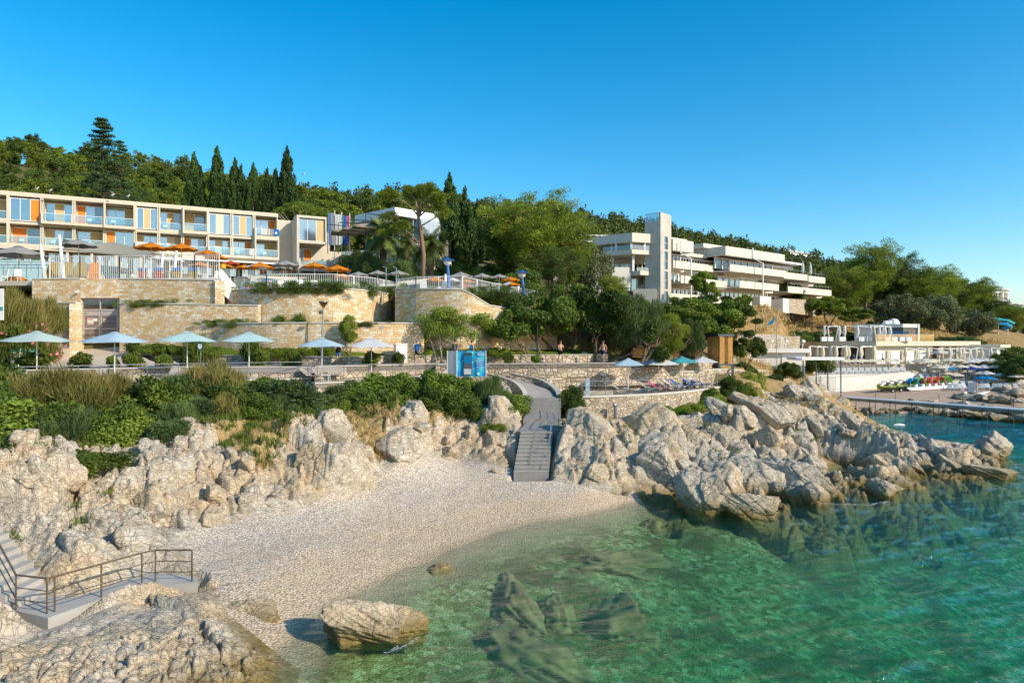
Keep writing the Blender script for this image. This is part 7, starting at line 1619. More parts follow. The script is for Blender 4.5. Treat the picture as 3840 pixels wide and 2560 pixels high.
for i, (px, Y) in enumerate(((3520,115.6),(3590,113),(3625,116.5),(3700,116),(3740,117),(3655,113.5),(3770,115),(3560,113),(3720,113),(3800,114.5),(3690,110.5),(3730,109.8),(3765,110.6),(3600,109.5),(3640,110.2),(3800,110),(3830,112),(3835,107),(3790,106.5),(3750,106),(3700,107),(3845,104),(3815,103),(3668,119),(3830,118),(3540,109.3),(3850,115.5),(3778,119))):
    bpar(px, Y, 'c_cream' if i % 5 else 'c_white', 'cream parasol among the crowded rows of the far beach', 'cream parasols of the far beach', rng.uniform(1.1, 1.5), rng.uniform(1.8, 2.0))
for i in range(34):
    px = rng.uniform(3470, 3850); Y = rng.choice([108.3, 110.4, 113.2, 116.4, 119.5])+rng.uniform(-.4,.4); bpar(px, Y, 'c_cream' if rng.random() < .8 else 'c_white', 'cream parasol among the crowded rows of the far beach', 'cream parasols of the far beach', rng.uniform(1.1,1.4), rng.uniform(1.6,1.95))
for px, Y, col, lb in ((3487,113.6,'c_azure','azure parasol beside the beach club columns'),(3668,114.4,'c_royal','navy parasol behind the middle rows'),(3715,115.5,'c_azure','azure parasol at the back of the far beach, left'),(3773,114.6,'c_azure','azure parasol at the back of the far beach, right'),(3556,108.8,'c_azure','azure parasol nearest the white step wall'),(3640,109.2,'c_royal','left of two navy parasols side by side'),(3656,109.9,'c_royal','right of two navy parasols side by side'),(3700,110.9,'c_azure','azure parasol in the middle of the far beach'),(3742,112.2,'c_royal','navy parasol right of the middle azure one'),(3735,108,'c_royal','small navy parasol low in the middle rows'),(3802,108.6,'c_royal','navy parasol near the right edge'),(3683,104.2,'c_azure','tilted azure parasol in the front row, left'),(3705,103.5,'c_azure','tilted azure parasol in the front row, right')):
    bpar(px, Y, col, lb, None, 1.3, 1.7 if Y > 105 else 1.5)
FL_ = far_lounger_proto(); used = False
lst = []
for i in range(15): lst.append((3076+i*22.5, 104.4+.26*i, 0))
for r_ in range(4):
    for i in range(17): lst.append((3455+i*23+rng.uniform(-4,4)+r_*4, 105.2+r_*2.6+i*.12, .3))
for i in range(13): lst.append((3560+i*21, 101.8+.05*i, .5))
for px, Y, a in lst:
    x, y = XY(px, Y); o = place(FL_, used, (x, y, fz_(x, y)+.02), -.3+a*rng.uniform(-1,1), 'white sun lounger in the rows of the far beach', 'sun loungers of the far beach', .95); used = True
# closed cream parasol and cabana
o = thing('closed_parasol', 'closed cream parasol at the right end of the far beach', 'parasol', (*XY(3815,117), 4.0)); MB().lathe([(.28,1.2),(.4,1.3),(.05,2.6)], 8).build('canopy', M['c_cream'], o); MB().tube([(0,0,0),(0,0,2.7)], .04, 6).build('pole', M['white'], o)
o = thing('changing_cabin', 'small pale timber changing cabin among the parasols', 'cabin', (*XY(3722,114), 3.4)); MB().b(-.9,.9,-.5,.5,0,1.9).build('wall', M['panel_ochre'], o); MB().b(-1,1,-.6,.6,1.9,2.0).build('roof', M['cream_wall'], o); MB().b(-.1,.1,-.52,-.5,.1,1.8).build('door_gap', M['dark'], o)
# jet skis
def jetski():
    o = thing('jet_ski', 'x', 'jet ski')
    prof = [(-1.6,.22,.55),(-1.2,.55,.78),(0,.60,.85),(.9,.50,.95),(1.35,.30,1.05),(1.62,.05,1.10)]   # x, half width, top
    V = []; F = []
    for x, w, zt in prof: V += [(x,-w,zt-.18),(x,0,.35+.12*max(0,x-.6)),(x,w,zt-.18),(x,w*.75,zt),(x,-w*.75,zt)]
    for i in range(5):
        for k in range(5): a = i*5+k; b_ = i*5+(k+1) % 5; F.append((a,b_,b_+5,a+5))
    F += [(4,3,2,1,0),(25,26,27,28,29)]; mb = MB(); mb.add(V, F); mb.build('hull', plain('olive green gelcoat', (.16,.20,.02), .3), o)
    MB().tube([(-1.3,0,.95),(-.2,0,1.12),(.35,0,1.05)], [.2,.2,.16], 8).build('seat', M['black'], o)
    MB().box((.75,0,1.12),(.8,.5,.22),ry=.3).build('hood', M['white'], o); MB().bar((.35,-.4,1.42),(.35,.4,1.42),.05).build('handlebar', M['black'], o)
    m = MB(); m.bar((-1.3,-.35,.28),(1.2,-.35,.28),.07); m.bar((-1.3,.35,.28),(1.2,.35,.28),.07); m.bar((-.3,-.6,.24),(-.3,.6,.24),.08); m.build('trailer', M['black'], o)
    for y in (-.68,.68): w = MB().tube([(-.3,y-.08,.24),(-.3,y+.08,.24)], .24, 12).build('wheel', M['black'], o); MB().tube([(-.3,y-.1,.24),(-.3,y+.1,.24)], .09, 8).build('rim', M['white'], w)
    return o
js = jetski(); nm = ['nearest jet ski on its trailer, left end of the row','second jet ski of the row','third jet ski of the row','fourth jet ski of the row','fifth jet ski, beside the pedal boats']
for i in range(5): x, y = XY(3322+i*31, 99.5+i*.9); place(js, i > 0, (x, y, fb(x, y)), math.radians(205), nm[i], 'jet skis', 1.15)
def pedalo(col):
    o = thing('pedal_boat', 'x', 'pedal boat')
    for y in (-.55,.55): MB().tube([(-1.7,y,.38),(-1.3,y,.28),(1.2,y,.28),(1.8,y,.5)], [.16,.26,.26,.1], 8).build('hull', M['white'], o)
    MB().b(-1.2,1.2,-.5,.5,.42,.55).build('deck', M['white'], o); MB().box((-.3,0,.75),(.4,.9,.4)).build('seat', M['white'], o)
    m = MB()
    for i in range(8):
        a0, a1 = math.pi*(.05+.9*i/8), math.pi*(.05+.9*(i+1)/8); m.add([(-.9*math.cos(a0),-.3,.6+1.25*math.sin(a0)),(-.9*math.cos(a0),.3,.6+1.25*math.sin(a0)),(-.9*math.cos(a1),.3,.6+1.25*math.sin(a1)),(-.9*math.cos(a1),-.3,.6+1.25*math.sin(a1))], [(0,1,2,3)])
    for y in (-.32,.32): m.tube([(-.95*math.cos(math.pi*t/8),y,.6+1.3*math.sin(math.pi*t/8)) for t in range(9)], .05, 5)
    for i in range(4): m.bar((-.98,-.3,.75+.25*i),(-.98,.3,.75+.25*i),.05)
    m.build('slide', col, o); return o
for i, (c, lb, px) in enumerate((('slide_blue','pedal boat with a blue slide',3422),('slide_green','pedal boat with a green slide, left one',3448),('c_pink','pedal boat with a dark pink slide',3472),('c_orange','pedal boat with an orange slide',3496),('red','pedal boat with a red slide',3522),('slide_green','pedal boat with a green slide at the right end',3548))):
    if c == 'slide_green' and c not in M: M[c] = plain('lime plastic', (.16,.50,.04), .4)
    o = pedalo(M[c]); x, y = XY(px, 101.5+i*.5); o.location = (x, y, fb(x, y)); o.rotation_euler.z = math.radians(200); o['label'] = lb; o['group'] = 'pedal boats'
o = thing('catamaran_hull', 'white beached sailing catamaran in front of the loungers', 'boat', (*XY(3660,97), 1.0), .6)
for y in (-.9,.9): MB().tube([(-2,y,.2),(0,y,.18),(2,y,.35)], [.1,.2,.06], 8).build('hull', M['white'], o)
MB().b(-.8,.8,-.9,.9,.32,.36).build('trampoline', M['c_grey'], o); MB().tube([(.3,0,.3),(.3,0,1.6)], .05, 6).build('mast', M['white'], o); MB().box((-1.4,0,1.0),(.05,.9,1.4),ry=.3).build('sail_roll', M['c_white'], o)
# jetty
JA = Vector((*XY(3165, 83), 1.75)); JB = Vector((*XY(3950, 65.5), 1.75))
jt = thing('jetty', 'long narrow white jetty on thin steel posts across the bay', 'jetty', JA, 0); jv = JB-JA; jn = Vector((-jv.y, jv.x, 0)).normalized()
MB().bar((0,0,0), jv, 1.3, .12).build('deck', plain('pale deck boards', (.55,.62,.66), .5), jt); MB().bar(Vector((0,0,-.2)), jv+Vector((0,0,-.2)), 1.1, .28).build('beam', M['bark_pale'], jt)
for i in range(9):
    c = jv*((i+.5)/9.0)
    for s in (-.6,.6): p = c+jn*s; MB().tube([(p.x,p.y,-3.2),(p.x,p.y,-.1)], .045, 6).build('pile', M['rust_metal'], jt)
    if i % 3: p = c+jn*.6; MB().tube([(p.x,p.y,0),(p.x,p.y,.95)], .03, 5).build('post', M['rust_metal'], jt)
    p = c+jn*.6; MB().bar(c-jn*.6+Vector((0,0,-1.0)), p+Vector((0,0,-1.0)), .05).build('brace', M['rust_metal'], jt)
railing('white rail at the landward end of the jetty', [(*XY(3045,84),1.6),(*XY(3160,83.2),1.6)], 1.1, (1.1,.5), .04, 1.6, 'offwhite')
slab('jetty_landing', [XY(3040,82.6), XY(3165,82.4), XY(3165,85), XY(3040,86)], 1.6, 'concrete', 1.5)
# zigzag steps with pale rails right of the terrace
st = thing('beach_steps', 'concrete steps with pale rails zigzagging down the dry bank to the far beach', 'staircase', (*XY(2835,70), 0))
o_ = XY(2835,70); m = MB(); path_ = [(2835,69.5,4.55),(2868,70.5,4.55),(2905,72.5,3.6),(2950,74.5,3.4),(2985,76.5,2.6),(3020,79,1.8),(3060,82,1.6)]
pv = [Vector((XY(a,Y)[0]-o_[0], XY(a,Y)[1]-o_[1], z)) for a, Y, z in path_]
for i in range(len(pv)-1):
    a, b_ = pv[i], pv[i+1]; n = max(1, round(abs(a.z-b_.z)/.17)) if abs(a.z-b_.z) > .1 else 1
    for j in range(n): p = a.lerp(b_, (j+.5)/n); L_ = (b_-a).to_2d().length/n; m.box((p.x,p.y,a.z+(b_.z-a.z)*j/n-.5), (L_+.01,1.5,1.0), math.atan2((b_-a).y,(b_-a).x))
m.build('steps', M['concrete'], st)
for side in (-.75,.75):
    pr_ = [p+Vector((0,side,0)) for p in pv]
    for hh in (1.0,.55): MB().tube([p+Vector((0,0,hh)) for p in pr_], .035, 5).build('rail', M['panel_cream'], st)
    for p in pr_: MB().tube([p, p+Vector((0,0,1.0))], .045, 5).build('post', M['panel_cream'], st)
# swimmer
o = thing('paddle_float', 'small white inflatable floating in the bay behind the headland', 'float', (*G(3372,1598,0)[:2], .05)); MB().tube([(-.9,0,.1),(0,0,.12),(.9,0,.1)], [.15,.3,.15], 8).build('tube', M['white'], o); MB().tube([(-.3,.2,.25),(.4,.1,.3)], .12, 6).build('pad', M['c_grey'], o); o.scale = (.6,.6,.6)
# ---------------------------------------------------------------- pool terraces
zt = 13.55
picket('tall white picket fence on top of the left sandstone wall', [(*XY(186,57.0),zt),(*XY(300,56.9),zt),(*XY(448,56.8),zt),(*XY(730,55.8),zt),(*XY(822,55.3),zt-.1)], 2.05)
picket('white picket fence along the curved sandstone wall', [(*XY(a,Y),12.5) for a, Y in ((880,57.2),(1000,54.6),(1120,54.2),(1250,54.3),(1400,57.5),(1476,61.3))], 1.35)
picket('short white picket fence on the shaded right sandstone wall', [(*XY(a,Y),12.6) for a, Y in ((1486,57),(1560,55.2),(1733,54.1))], 1.1)
picket('white picket fence running down right behind the sloping wall', [(*XY(a,Y),12.4-(a-1735)*.002) for a, Y in ((1735,55),(1840,58.5),(1950,62),(2020,64))], 1.35)
railing('thin grey rail along the far side of the left pool', [(*XY(-60,66),15.2),(*XY(250,66),15.2)], 1.3, (1.3,1.0), .03, 1.2)
o = MB().wall([XY(-80,66.5),XY(140,66.5),XY(560,67)], 13.5, [16.45,16.4,15.6], .3).build('pool_wall', plain('pale turquoise render', (.50,.68,.68), .6)); tag(o, 'pale turquoise wall of the raised children pool', 'wall', None, 'thing')
o = MB().wall([XY(560,67),XY(790,66)], 13.5, 14.3, .3).build('pool_wall', M['white']); tag(o, 'low white pool edge behind the white picket fence', 'wall', None, 'thing')
o = MB().prism([(0,0),(1.3,.2),(1.3,.5),(0,.3)], [-.9,-2.1,-2.1,-.9], [1.0,-.6,-.6,1.0]).build('stair_cheek', M['white']); o.location = (*XY(826,55.4), 13.4); tag(o, 'white sloping cheek wall between the two terrace levels', 'wall', None, 'thing')
# shade sails with leaning masts
def sail(label, pts, mat='c_sail', sag=.8, n=10):
    a, b_, c, d = [Vector(p) for p in pts]; V = []; 
    for i in range(n+1):
        for j in range(n+1):
            u, v = i/n, j/n; uu = u; p = (a*(1-u)+b_*u)*(1-v)+(d*(1-u)+c*u)*v
            ctr = (a+b_+c+d)/4; e = 1-.16*(4*u*(1-u))*(1 if v in (0,1) else 0); pull = .14*max(4*u*(1-u)*(abs(2*v-1)**2), 4*v*(1-v)*(abs(2*u-1)**2)); p = p.lerp(ctr, pull)
            V.append(p-a-Vector((0,0,sag*4*u*(1-u)*v*(1-v)*2)))
    F = [(i*(n+1)+j, (i+1)*(n+1)+j, (i+1)*(n+1)+j+1, i*(n+1)+j+1) for i in range(n) for j in range(n)]
    t = thing('shade_sail', label, 'shade sail', a); link('cloth', np_mesh('cloth', [v[:] for v in V], F, M[mat], smooth=True), t); return t
sail('large khaki shade sail stretched above the left pool fence', [P(178,935,58.5),P(420,905,70),P(610,945,63),P(560,965,58)])
sail('small corner of a shade sail at the top of the leaning mast', [P(236,892,58),P(300,915,62),P(240,935,64),P(232,910,59)], sag=.1)
sail('long low cream shade sail right of the middle terrace', [P(1370,1070,60),P(1670,1035,66),P(1600,1062,60),P(1420,1075,58)], 'c_cream', .5)
sail('cream shade sail between the grey parasols and the sloping wall', [P(1600,1075,58),P(1890,1060,64),P(1860,1072,60),P(1700,1080,57)], 'c_cream', .3)
sail('pale shade sail hanging over the middle of the curved fence', [P(905,1030,60),P(1160,1040,66),P(1130,1050,62),P(930,1060,59)], 'c_cream', .3)
for i, (pa, pb, Y, lb) in enumerate((((170,1000),(152,918),58,'white leaning mast at the left of the pool fence'),((240,1030),(222,880),57.3,'tall white leaning mast holding the khaki shade sail'),((600,1040),(612,945),58,'white leaning mast right of the middle of the pool fence'),((650,1040),(662,940),58,'second white leaning mast right of the pool'),((1673,1075),(1670,1028),60,'short white mast at the end of the low shade sail'),((1936,1100),(1944,1072),62,'leaning white mast behind the sloping wall'))):
    a, b_ = P(*pa, Y), P(*pb, Y); a.z = zt if i < 4 else 12.4; o = MB().tube([(0,0,0), b_-a], [.17,.11], 10).build('mast', M['white']); o.location = a; tag(o, lb, 'mast', None, 'thing')
# pool parasols: px, py of canopy top, Y, colour, alt, R
def ppar(px, py, Y, base, mat, alt, R, lb, polem='white', rz=None):
    x, y = XY(px, Y); top = ZP(py, Y)-base; return parasol(lb, None, (x, y, base), rng.uniform(0,.7) if rz is None else rz, 'dome', mat, alt, top-R*.34, R, 1.0, polemat=polem)
for a in ((70,923,60,zt,'c_grey','c_cream',2.35,'large grey parasol with a cream segment at the far left of the pool'),(295,898,59,zt,'c_grey',None,1.55,'grey parasol with upturned ribs right of the tall leaning mast'),
    (567,910,58.5,zt,'c_orange',None,1.45,'orange parasol above the pool fence, first from the left'),(681,914,59,zt,'c_orange',None,1.4,'orange parasol above the pool fence, second from the left'),(779,937,59.5,zt,'c_orange',None,1.15,'orange parasol above the pool fence, third from the left'),(812,953,62,zt,'c_orange',None,1.05,'orange parasol peeking out behind the third one'),
    (750,982,64,zt,'c_orange','c_cream',1.05,'small orange parasol seen through the fence, left'),(840,987,66,zt,'c_orange',None,.95,'small orange parasol seen through the fence, right'),(865,978,68,zt,'c_red',None,.95,'red-orange parasol at the end of the tall fence'),
    (917,992,62,12.5,'c_orange',None,.9,'orange parasol left of the one with a yellow pole'),(975,984,57.5,12.5,'c_orange','c_white',1.2,'orange and white parasol on a thick yellow pole'),(1072,977,60,12.5,'c_grey',None,1.25,'grey parasol right of the yellow-poled one'),(1062,994,66,12.5,'c_grey',None,.95,'smaller grey parasol under the large grey one'),
    (1180,984,60,12.5,'c_orange',None,1.15,'orange parasol in the middle of the curved terrace'),(1265,994,58,12.5,'c_orange',None,1.2,'orange parasol near the right part of the curved fence'),(1285,1026,62,12.4,'c_orange',None,1.0,'low orange parasol partly under a grey one'),(1344,1019,62,12.4,'c_grey',None,1.0,'first of three grey parasols near the palm trees'),(1417,1014,61,12.4,'c_grey',None,1.0,'second of three grey parasols near the palm trees'),(1493,1014,61,12.4,'c_grey',None,1.0,'third of three grey parasols near the palm trees'),
    (1630,1039,60,12.5,'c_orange',None,1.0,'orange parasol beside the blue lamp post'),(1728,1020,59,12.5,'c_grey',None,1.05,'large grey parasol right of the blue lamp post'),(1697,1041,64,12.5,'c_white',None,.9,'pale parasol just right of the blue lamp post'),(1748,1047,66,12.5,'c_orange',None,.85,'orange parasol behind the grey one right of the lamp'),(1735,1063,60,12.2,'c_red','c_white',.9,'low red parasol under the grey ones'),
    (1808,1025,61,12.4,'c_grey',None,1.05,'grey parasol above the sloping sandstone wall'),(1872,1028,62,12.4,'c_grey',None,.9,'rightmost grey parasol of the terraces'),(1914,1038,64,12.3,'c_orange',None,.9,'orange parasol behind the rightmost grey one'),(1914,1055,60,12.1,'c_orange','c_white',.9,'orange and white parasol at the right end of the terraces'),
    (590,959,70,zt,'c_white',None,1.0,'small white parasol behind the fence under the orange ones, left'),(655,966,70,zt,'c_white',None,1.0,'small white parasol behind the fence under the orange ones, right'),(465,1005,62,zt,'c_white',None,1.1,'low white parasol beyond the fence near the closed one')):
    ppar(*a, polem='yellow' if 'yellow pole' in a[7] else 'white')
o = thing('closed_parasol', 'closed pale pink parasol behind the left pool fence', 'parasol', (*XY(490,62), zt)); MB().lathe([(.38,.1),(.42,.4),(.25,1.6),(.06,2.3)], 10).build('canopy', M['c_white'], o); MB().tube([(0,0,0),(0,0,2.4)], .05, 6).build('pole', M['white'], o)
# water slides / tall loungers near fence: big canvas seats
for i, (px, Y, col, lb) in enumerate(((195,58.3,'c_mustard','mustard canvas swing seat at the left of the fence'),(250,58.3,'c_mustard','mustard canvas swing seat, second from the left'),(300,58.3,'c_mustard','mustard canvas swing seat, third from the left'),(352,58.5,'c_orange','orange canvas swing seat right of the mustard ones'))):
    o = thing('swing_seat', lb, 'swing seat', (*XY(px, Y), zt), .1); m = MB(); m.add([(-.5,0,.15),(.5,0,.15),(.5,0,.75),(-.5,0,.75),(-.5,.5,1.75),(.3,.5,1.75),(-.5,.04,.15),(.5,.04,.15),(.5,.04,.75),(-.5,.04,.75),(-.5,.54,1.75),(.3,.54,1.75)], [(0,1,2,3),(3,2,5,4),(7,6,9,8),(8,9,10,11),(0,6,7,1),(4,5,11,10),(1,7,8,2),(2,8,11,5)]); m.build('canvas', M[col], o)
    MB().tube([(.55,.1,0),(.62,.1,.9),(.85,.2,.1)], .04, 6).build('frame', M['white'], o)
for i, (px, c2) in enumerate(((535,'c_red'),(593,'c_red'),(663,'c_mustard'),(724,'c_mustard'))):
    o = thing('deck_chair', ['red chair with a blue headrest, left one behind the fence','red chair with a blue headrest, right one behind the fence','mustard chair with a blue headrest, left one behind the fence','mustard chair with a blue headrest, right one behind the fence'][i], 'chair', (*XY(px,57.4), zt)); MB().box((0,0,.55),(.72,.06,.7)).build('backrest', M[c2], o); MB().box((0,-.02,1.02),(.76,.12,.26)).build('headrest', M['c_towelblue'], o); MB().box((0,.3,.3),(.7,.6,.08)).build('seat', M[c2], o)
    for a in (-.33,.33): MB().tube([(a,.5,0),(a,0,.5)], .03, 5).build('leg', M['white'], o)
# white things on the pool deck
CH = chair_proto(); used = False
for i, (px, Y, z) in enumerate(((10,59,zt),(60,58.5,zt),(430,60,zt),(620,61,zt),(760,62,zt),(800,60,zt),(900,59,12.5),(1000,58,12.5),(1060,58,12.5),(1130,57,12.5),(1180,58,12.5),(1330,60,12.4),(1370,61,12.4),(1590,58,12.5),(1650,58,12.5),(1820,61,12.2))):
    place(CH, used, (*XY(px,Y), z), rng.uniform(0,6), 'white chair on the pool terrace behind the picket fence', 'white pool chairs', 1.2); used = True
for i, (px, Y, c, lb) in enumerate(((60,61,'c_orange','orange inflatable slide mat at the far left of the pool'),(375,60,'c_mustard','small mustard pool toy by the fence'),(1020,60,'red','red chair behind the curved fence, left'),(1128,60,'red','red chair behind the curved fence, right'),(935,58,'red','red cushion box behind the curved fence'))):
    o = MB().tube([(-.9 if i == 0 else -.35,0,.25),(0,0,.5 if i else .7),(.9 if i == 0 else .35,0,.3)], [.2,.35,.2], 10).build('pool_toy', M[c]); o.location = (*XY(px,Y), zt if px < 800 else 12.5); tag(o, lb, 'pool toy', None, 'thing')
# green/yellow water spray toy
o = thing('spray_toy', 'green and yellow water spray figure behind the fence', 'water toy', (*XY(805,62), zt)); MB().tube([(0,0,0),(.1,0,1.2),(.6,0,1.7)], .07, 8).build('stem', M['green_pl'], o); MB().lathe([(.05,1.4),(.28,1.6),(.2,1.9),(.02,2.0)], 8, (.75,0,0)).build('flower', M['yellow'], o)
# blue lamp posts
def bluelamp(label, px, Y, ztop, z0, tilt):
    o = thing('street_lamp', label, 'lamp', (*XY(px, Y), z0)); h = ztop-z0
    MB().tube([(0,0,0),(tilt,0,h*.85)], [.17,.12], 10).build('pole', M['steelblue'], o); MB().lathe([(.12,0),(.30,.16),(.34,.32),(.30,.42)], 14, (tilt,0,h*.85)).build('globe', M['white'], o); MB().lathe([(.62,.42),(.55,.47),(.28,.56),(.06,.66)], 18, (tilt,0,h*.85)).build('hood', M['steelblue'], o)
bluelamp('blue lamp post with a flat blue hood on the pool terrace', 1684, 57.5, ZP(978,57.5), 12.6, -.12)
bluelamp('blue lamp with a tilted round blue hood at the right end of the terraces', 1968, 60, ZP(1028,60), 12.2, -.25)
for i, px in enumerate((1448,1486)): o = thing('shower_post', ['slim grey shower post on the terrace, left','slim grey shower post on the terrace, right'][i], 'shower', (*XY(px,57.5),12.5)); MB().tube([(0,0,0),(0,0,2.2),(-.25,-.1,2.3)], .05, 6).build('pole', M['grey_metal'], o)
o = thing('barrier_panel', 'dark blue panel behind the fence left of the blue lamp', 'panel', (*XY(1545,59),12.5)); MB().box((0,0,.45),(1.0,.08,.9)).build('board', M['navy'], o); MB().box((0,-.05,.93),(1.05,.05,.05)).build('edge', M['white'], o)
# service door in the sandstone wall
dr = thing('service_door', 'grey double service door with louvres and a dark transom window', 'door', (*XY(302,56.3), 8.36)); w = XY(448,56.3)[0]-XY(302,56.3)[0]; H_ = 3.66
m = MB(); m.b(.12,.24,-.1,.1,0,H_); m.b(w-.12,w,-.1,.1,0,H_); m.b(.24,w-.12,-.1,.1,H_-.12,H_); m.b(.24,w-.12,-.1,.1,H_-.98,H_-.86); m.b(w/2+.02,w/2+.1,-.09,.09,H_-.86,H_-.12); M['door_grey'] = plain('grey lilac metal', (.42,.37,.36), .55); m.build('door_frame', M['door_grey'], dr)
for a, b_ in ((.24,w/2+.02),(w/2+.1,w-.12)): MB().b(a,b_,0,.03,H_-.86,H_-.12).build('transom_pane', M['glass_dark'], dr)
for i, (a, b_) in enumerate(((.24,w/2+.04),(w/2+.08,w-.13))):
    m = MB(); m.b(a,b_,.02,.06,0,H_-.98); m.b(a,a+.1,-.06,.02,0,H_-.98); m.b(b_-.1,b_,-.06,.02,0,H_-.98); m.b(a+.1,b_-.1,-.06,.02,H_-1.42,H_-.98); m.b(a+.1,b_-.1,-.06,.02,1.12,1.26); m.b(a+.1,b_-.1,-.06,.02,0,.16); lf = m.build('door_leaf', M['door_grey'], dr)
    lv = MB()
    for z0, z1 in ((.16,1.12),(1.26,H_-1.42)):
        n = int((z1-z0)/.105)
        for j in range(n): lv.b(a+.1,b_-.1,-.045,.018,z0+.02+j*.105,z0+.07+j*.105)
    lv.build('louvres', M['door_grey'], lf); MB().b(a+.1,b_-.1,.008,.0195,.16,1.12).b(a+.1,b_-.1,.008,.0195,1.26,H_-1.42).build('louvre_gap', M['dark'], lf)
m = MB(); m.b(.62,1.1,-.075,-.06,1.55,2.05); pn = m.build('notice', M['white'], dr); MB().b(.66,.78,-.08,-.0755,1.9,2.0).b(.80,.92,-.08,-.0755,1.9,2.0).b(.94,1.06,-.08,-.0755,1.9,2.0).b(.66,1.06,-.08,-.0755,1.6,1.66).build('notice_print', M['red'], pn)
MB().b(1.12,1.42,-.075,-.06,1.8,2.03).build('notice', M['white'], dr); MB().b(1.9,2.12,-.075,-.06,1.7,2.02).build('notice', M['c_cream'], dr); MB().b(.36,.52,-.075,-.06,2.4,2.5).build('exit_sign', M['green_pl'], dr); MB().tube([(w/2+.15,-.1,1.3),(w/2+.27,-.1,1.3)], .015, 5).build('handle', M['dark'], dr)
o = MB().box((0,0,0),(.18,.05,.14)).build('alarm_box', M['red']); o.location = (*XY(293,55.2), 10.3); tag(o, 'small red alarm box left of the service door', 'alarm', None, 'thing')
for i, (px, py, Y) in enumerate(((294,1094,55.9),)): o = MB().tube([(0,0,0),(-.12,-.25,-.05)], .07, 8).build('camera_box', M['white']); o.location = P(px,py,Y); tag(o, 'small white surveillance camera above the service door', 'camera', None, 'thing')
# seagulls on the hotel roof
def gull(label, px, py, Y, wing=False):
    o = thing('seagull', label, 'bird', P(px, py, Y)); V = [(-.30,0,.02),(-.12,0,.10),(.08,0,.13),(.20,0,.22),(.27,0,.30)]; m = MB().tube(V, [.03,.09,.10,.055,.05], 8); m.tube([(.30,0,.30),(.38,0,.28)], [.02,.006], 5); m.tube([(.02,.03,.05),(.02,.03,-.14)], .012, 4); m.tube([(.02,-.03,.05),(.02,-.03,-.14)], .012, 4); m.build('body', M['white'], o, True)
    for s in (-1,1): MB().tube([(.1,s*.09,.14),(-.1,s*.11,.13),(-.34,s*.05,.08)] if not wing else [(.05,s*.08,.18),(-.05,s*.2,.5),(-.25,s*.25,.75)], [.03,.05,.01], 6).build('wing', M['c_grey'], o)
    o.scale = (.95,)*3
for a in (('seagull standing on the hotel roof edge, left one',138,710,87.5),('seagull standing on the hotel roof edge, second',188,717,88),('gull with raised wings on the hotel roof',422,734,91,True),('seagull sitting on the roof above the projecting balcony',480,738,92),('seagull perched in the pine top above the umbrella pine',1139,655,112)): gull(*a)
# ---------------------------------------------------------------- promenade furniture
PARL = [(138,41.5,'c_mint','first parasol from the left, pale mint green'),(430,42.2,'c_blue','second parasol from the left, pale blue'),(702,43.3,'c_aqua','third parasol from the left, light turquoise'),(934,45.5,'c_aqua','fourth parasol from the left, light turquoise'),(1207,46.0,'c_blue','pale blue parasol in front of the lamp post'),(1393,47.8,'c_white','white parasol furthest right of the left row')]
for i, (px, Y, c, lb) in enumerate(PARL):
    z = 6.1 if px < 1150 else 5.9
    top = {0:1247,1:1250,2:1248,3:1250,4:1268,5:1271}[i]; h = ZP(top, Y)-z-.52
    parasol(lb, 'parasols of the left sunbathing terrace', (*XY(px, Y), z), math.radians([40,30,48,50,42,47][i]), 'square', c, None, h, [1.95,1.95,1.9,1.95,1.75,2.0][i])
for i, (px, Y, c, top, R, lb) in enumerate(((2356,51.5,'c_blue',1344,1.55,'pale blue parasol at the left of the right terrace'),(2470,54.5,'c_white',1340,1.75,'cream-white parasol, second on the right terrace'),(2557,56.5,'c_teal',1337,1.55,'teal parasol, third on the right terrace'),(2635,58.5,'c_white',1337,1.5,'white parasol closest to the wooden kiosk'))):
    parasol(lb, 'parasols of the right terrace', (*XY(px, Y), 4.55), math.radians([40,55,48,42][i]), 'square', c, None, ZP(top,Y)-4.55-R*.3, R)
LG = lounger_proto(); LGb = lounger_proto('c_towelblue'); LGp = lounger_proto('c_pink'); LGw = lounger_proto('c_white'); ub = {}
def lg(p, px, Y, z, rz, lb, grp): k = p.name; place(p, k in ub, (*XY(px, Y), z), rz, lb, grp); ub[k] = 1
for i, (px, Y, z, a, lb) in enumerate(((60,38.4,6.1,.1,'taupe lounger at the far left, mostly behind bushes'),(365,40.3,6.1,.15,'taupe lounger seen from behind between the second parasol and the shrub'),(645,42.2,6.1,.1,'taupe lounger seen from behind left of the third parasol'),(770,43.6,6.1,.1,'taupe lounger half hidden right of the third parasol'),(1165,45.2,5.9,-1.15+math.pi,'left taupe lounger of the pair under the blue parasol'),(1237,46.2,5.9,-1.15+math.pi,'right taupe lounger of the pair under the blue parasol'))):
    lg(LG, px, Y, z, a if i < 4 else 1.15, lb, 'loungers of the left terrace')
for i, (px, Y, p, lb) in enumerate(((2325,51.6,LG,'taupe lounger with a patterned towel, first on the right terrace'),(2430,52.9,LG,'taupe lounger next to the green towel'),(2465,53.6,LGp,'lounger with a pink towel on the right terrace'),(2502,54.2,LG,'taupe lounger right of the pink one'),(2524,54.9,LGw,'lounger with a pale towel on the right terrace'),(2550,55.5,LGb,'first lounger with a blue towel'),(2597,57.0,LGb,'second lounger with a blue towel'),(2622,57.8,LGb,'rightmost lounger with a blue towel'))):
    lg(p, px, Y, 4.58, 1.05, lb, 'loungers of the right terrace')
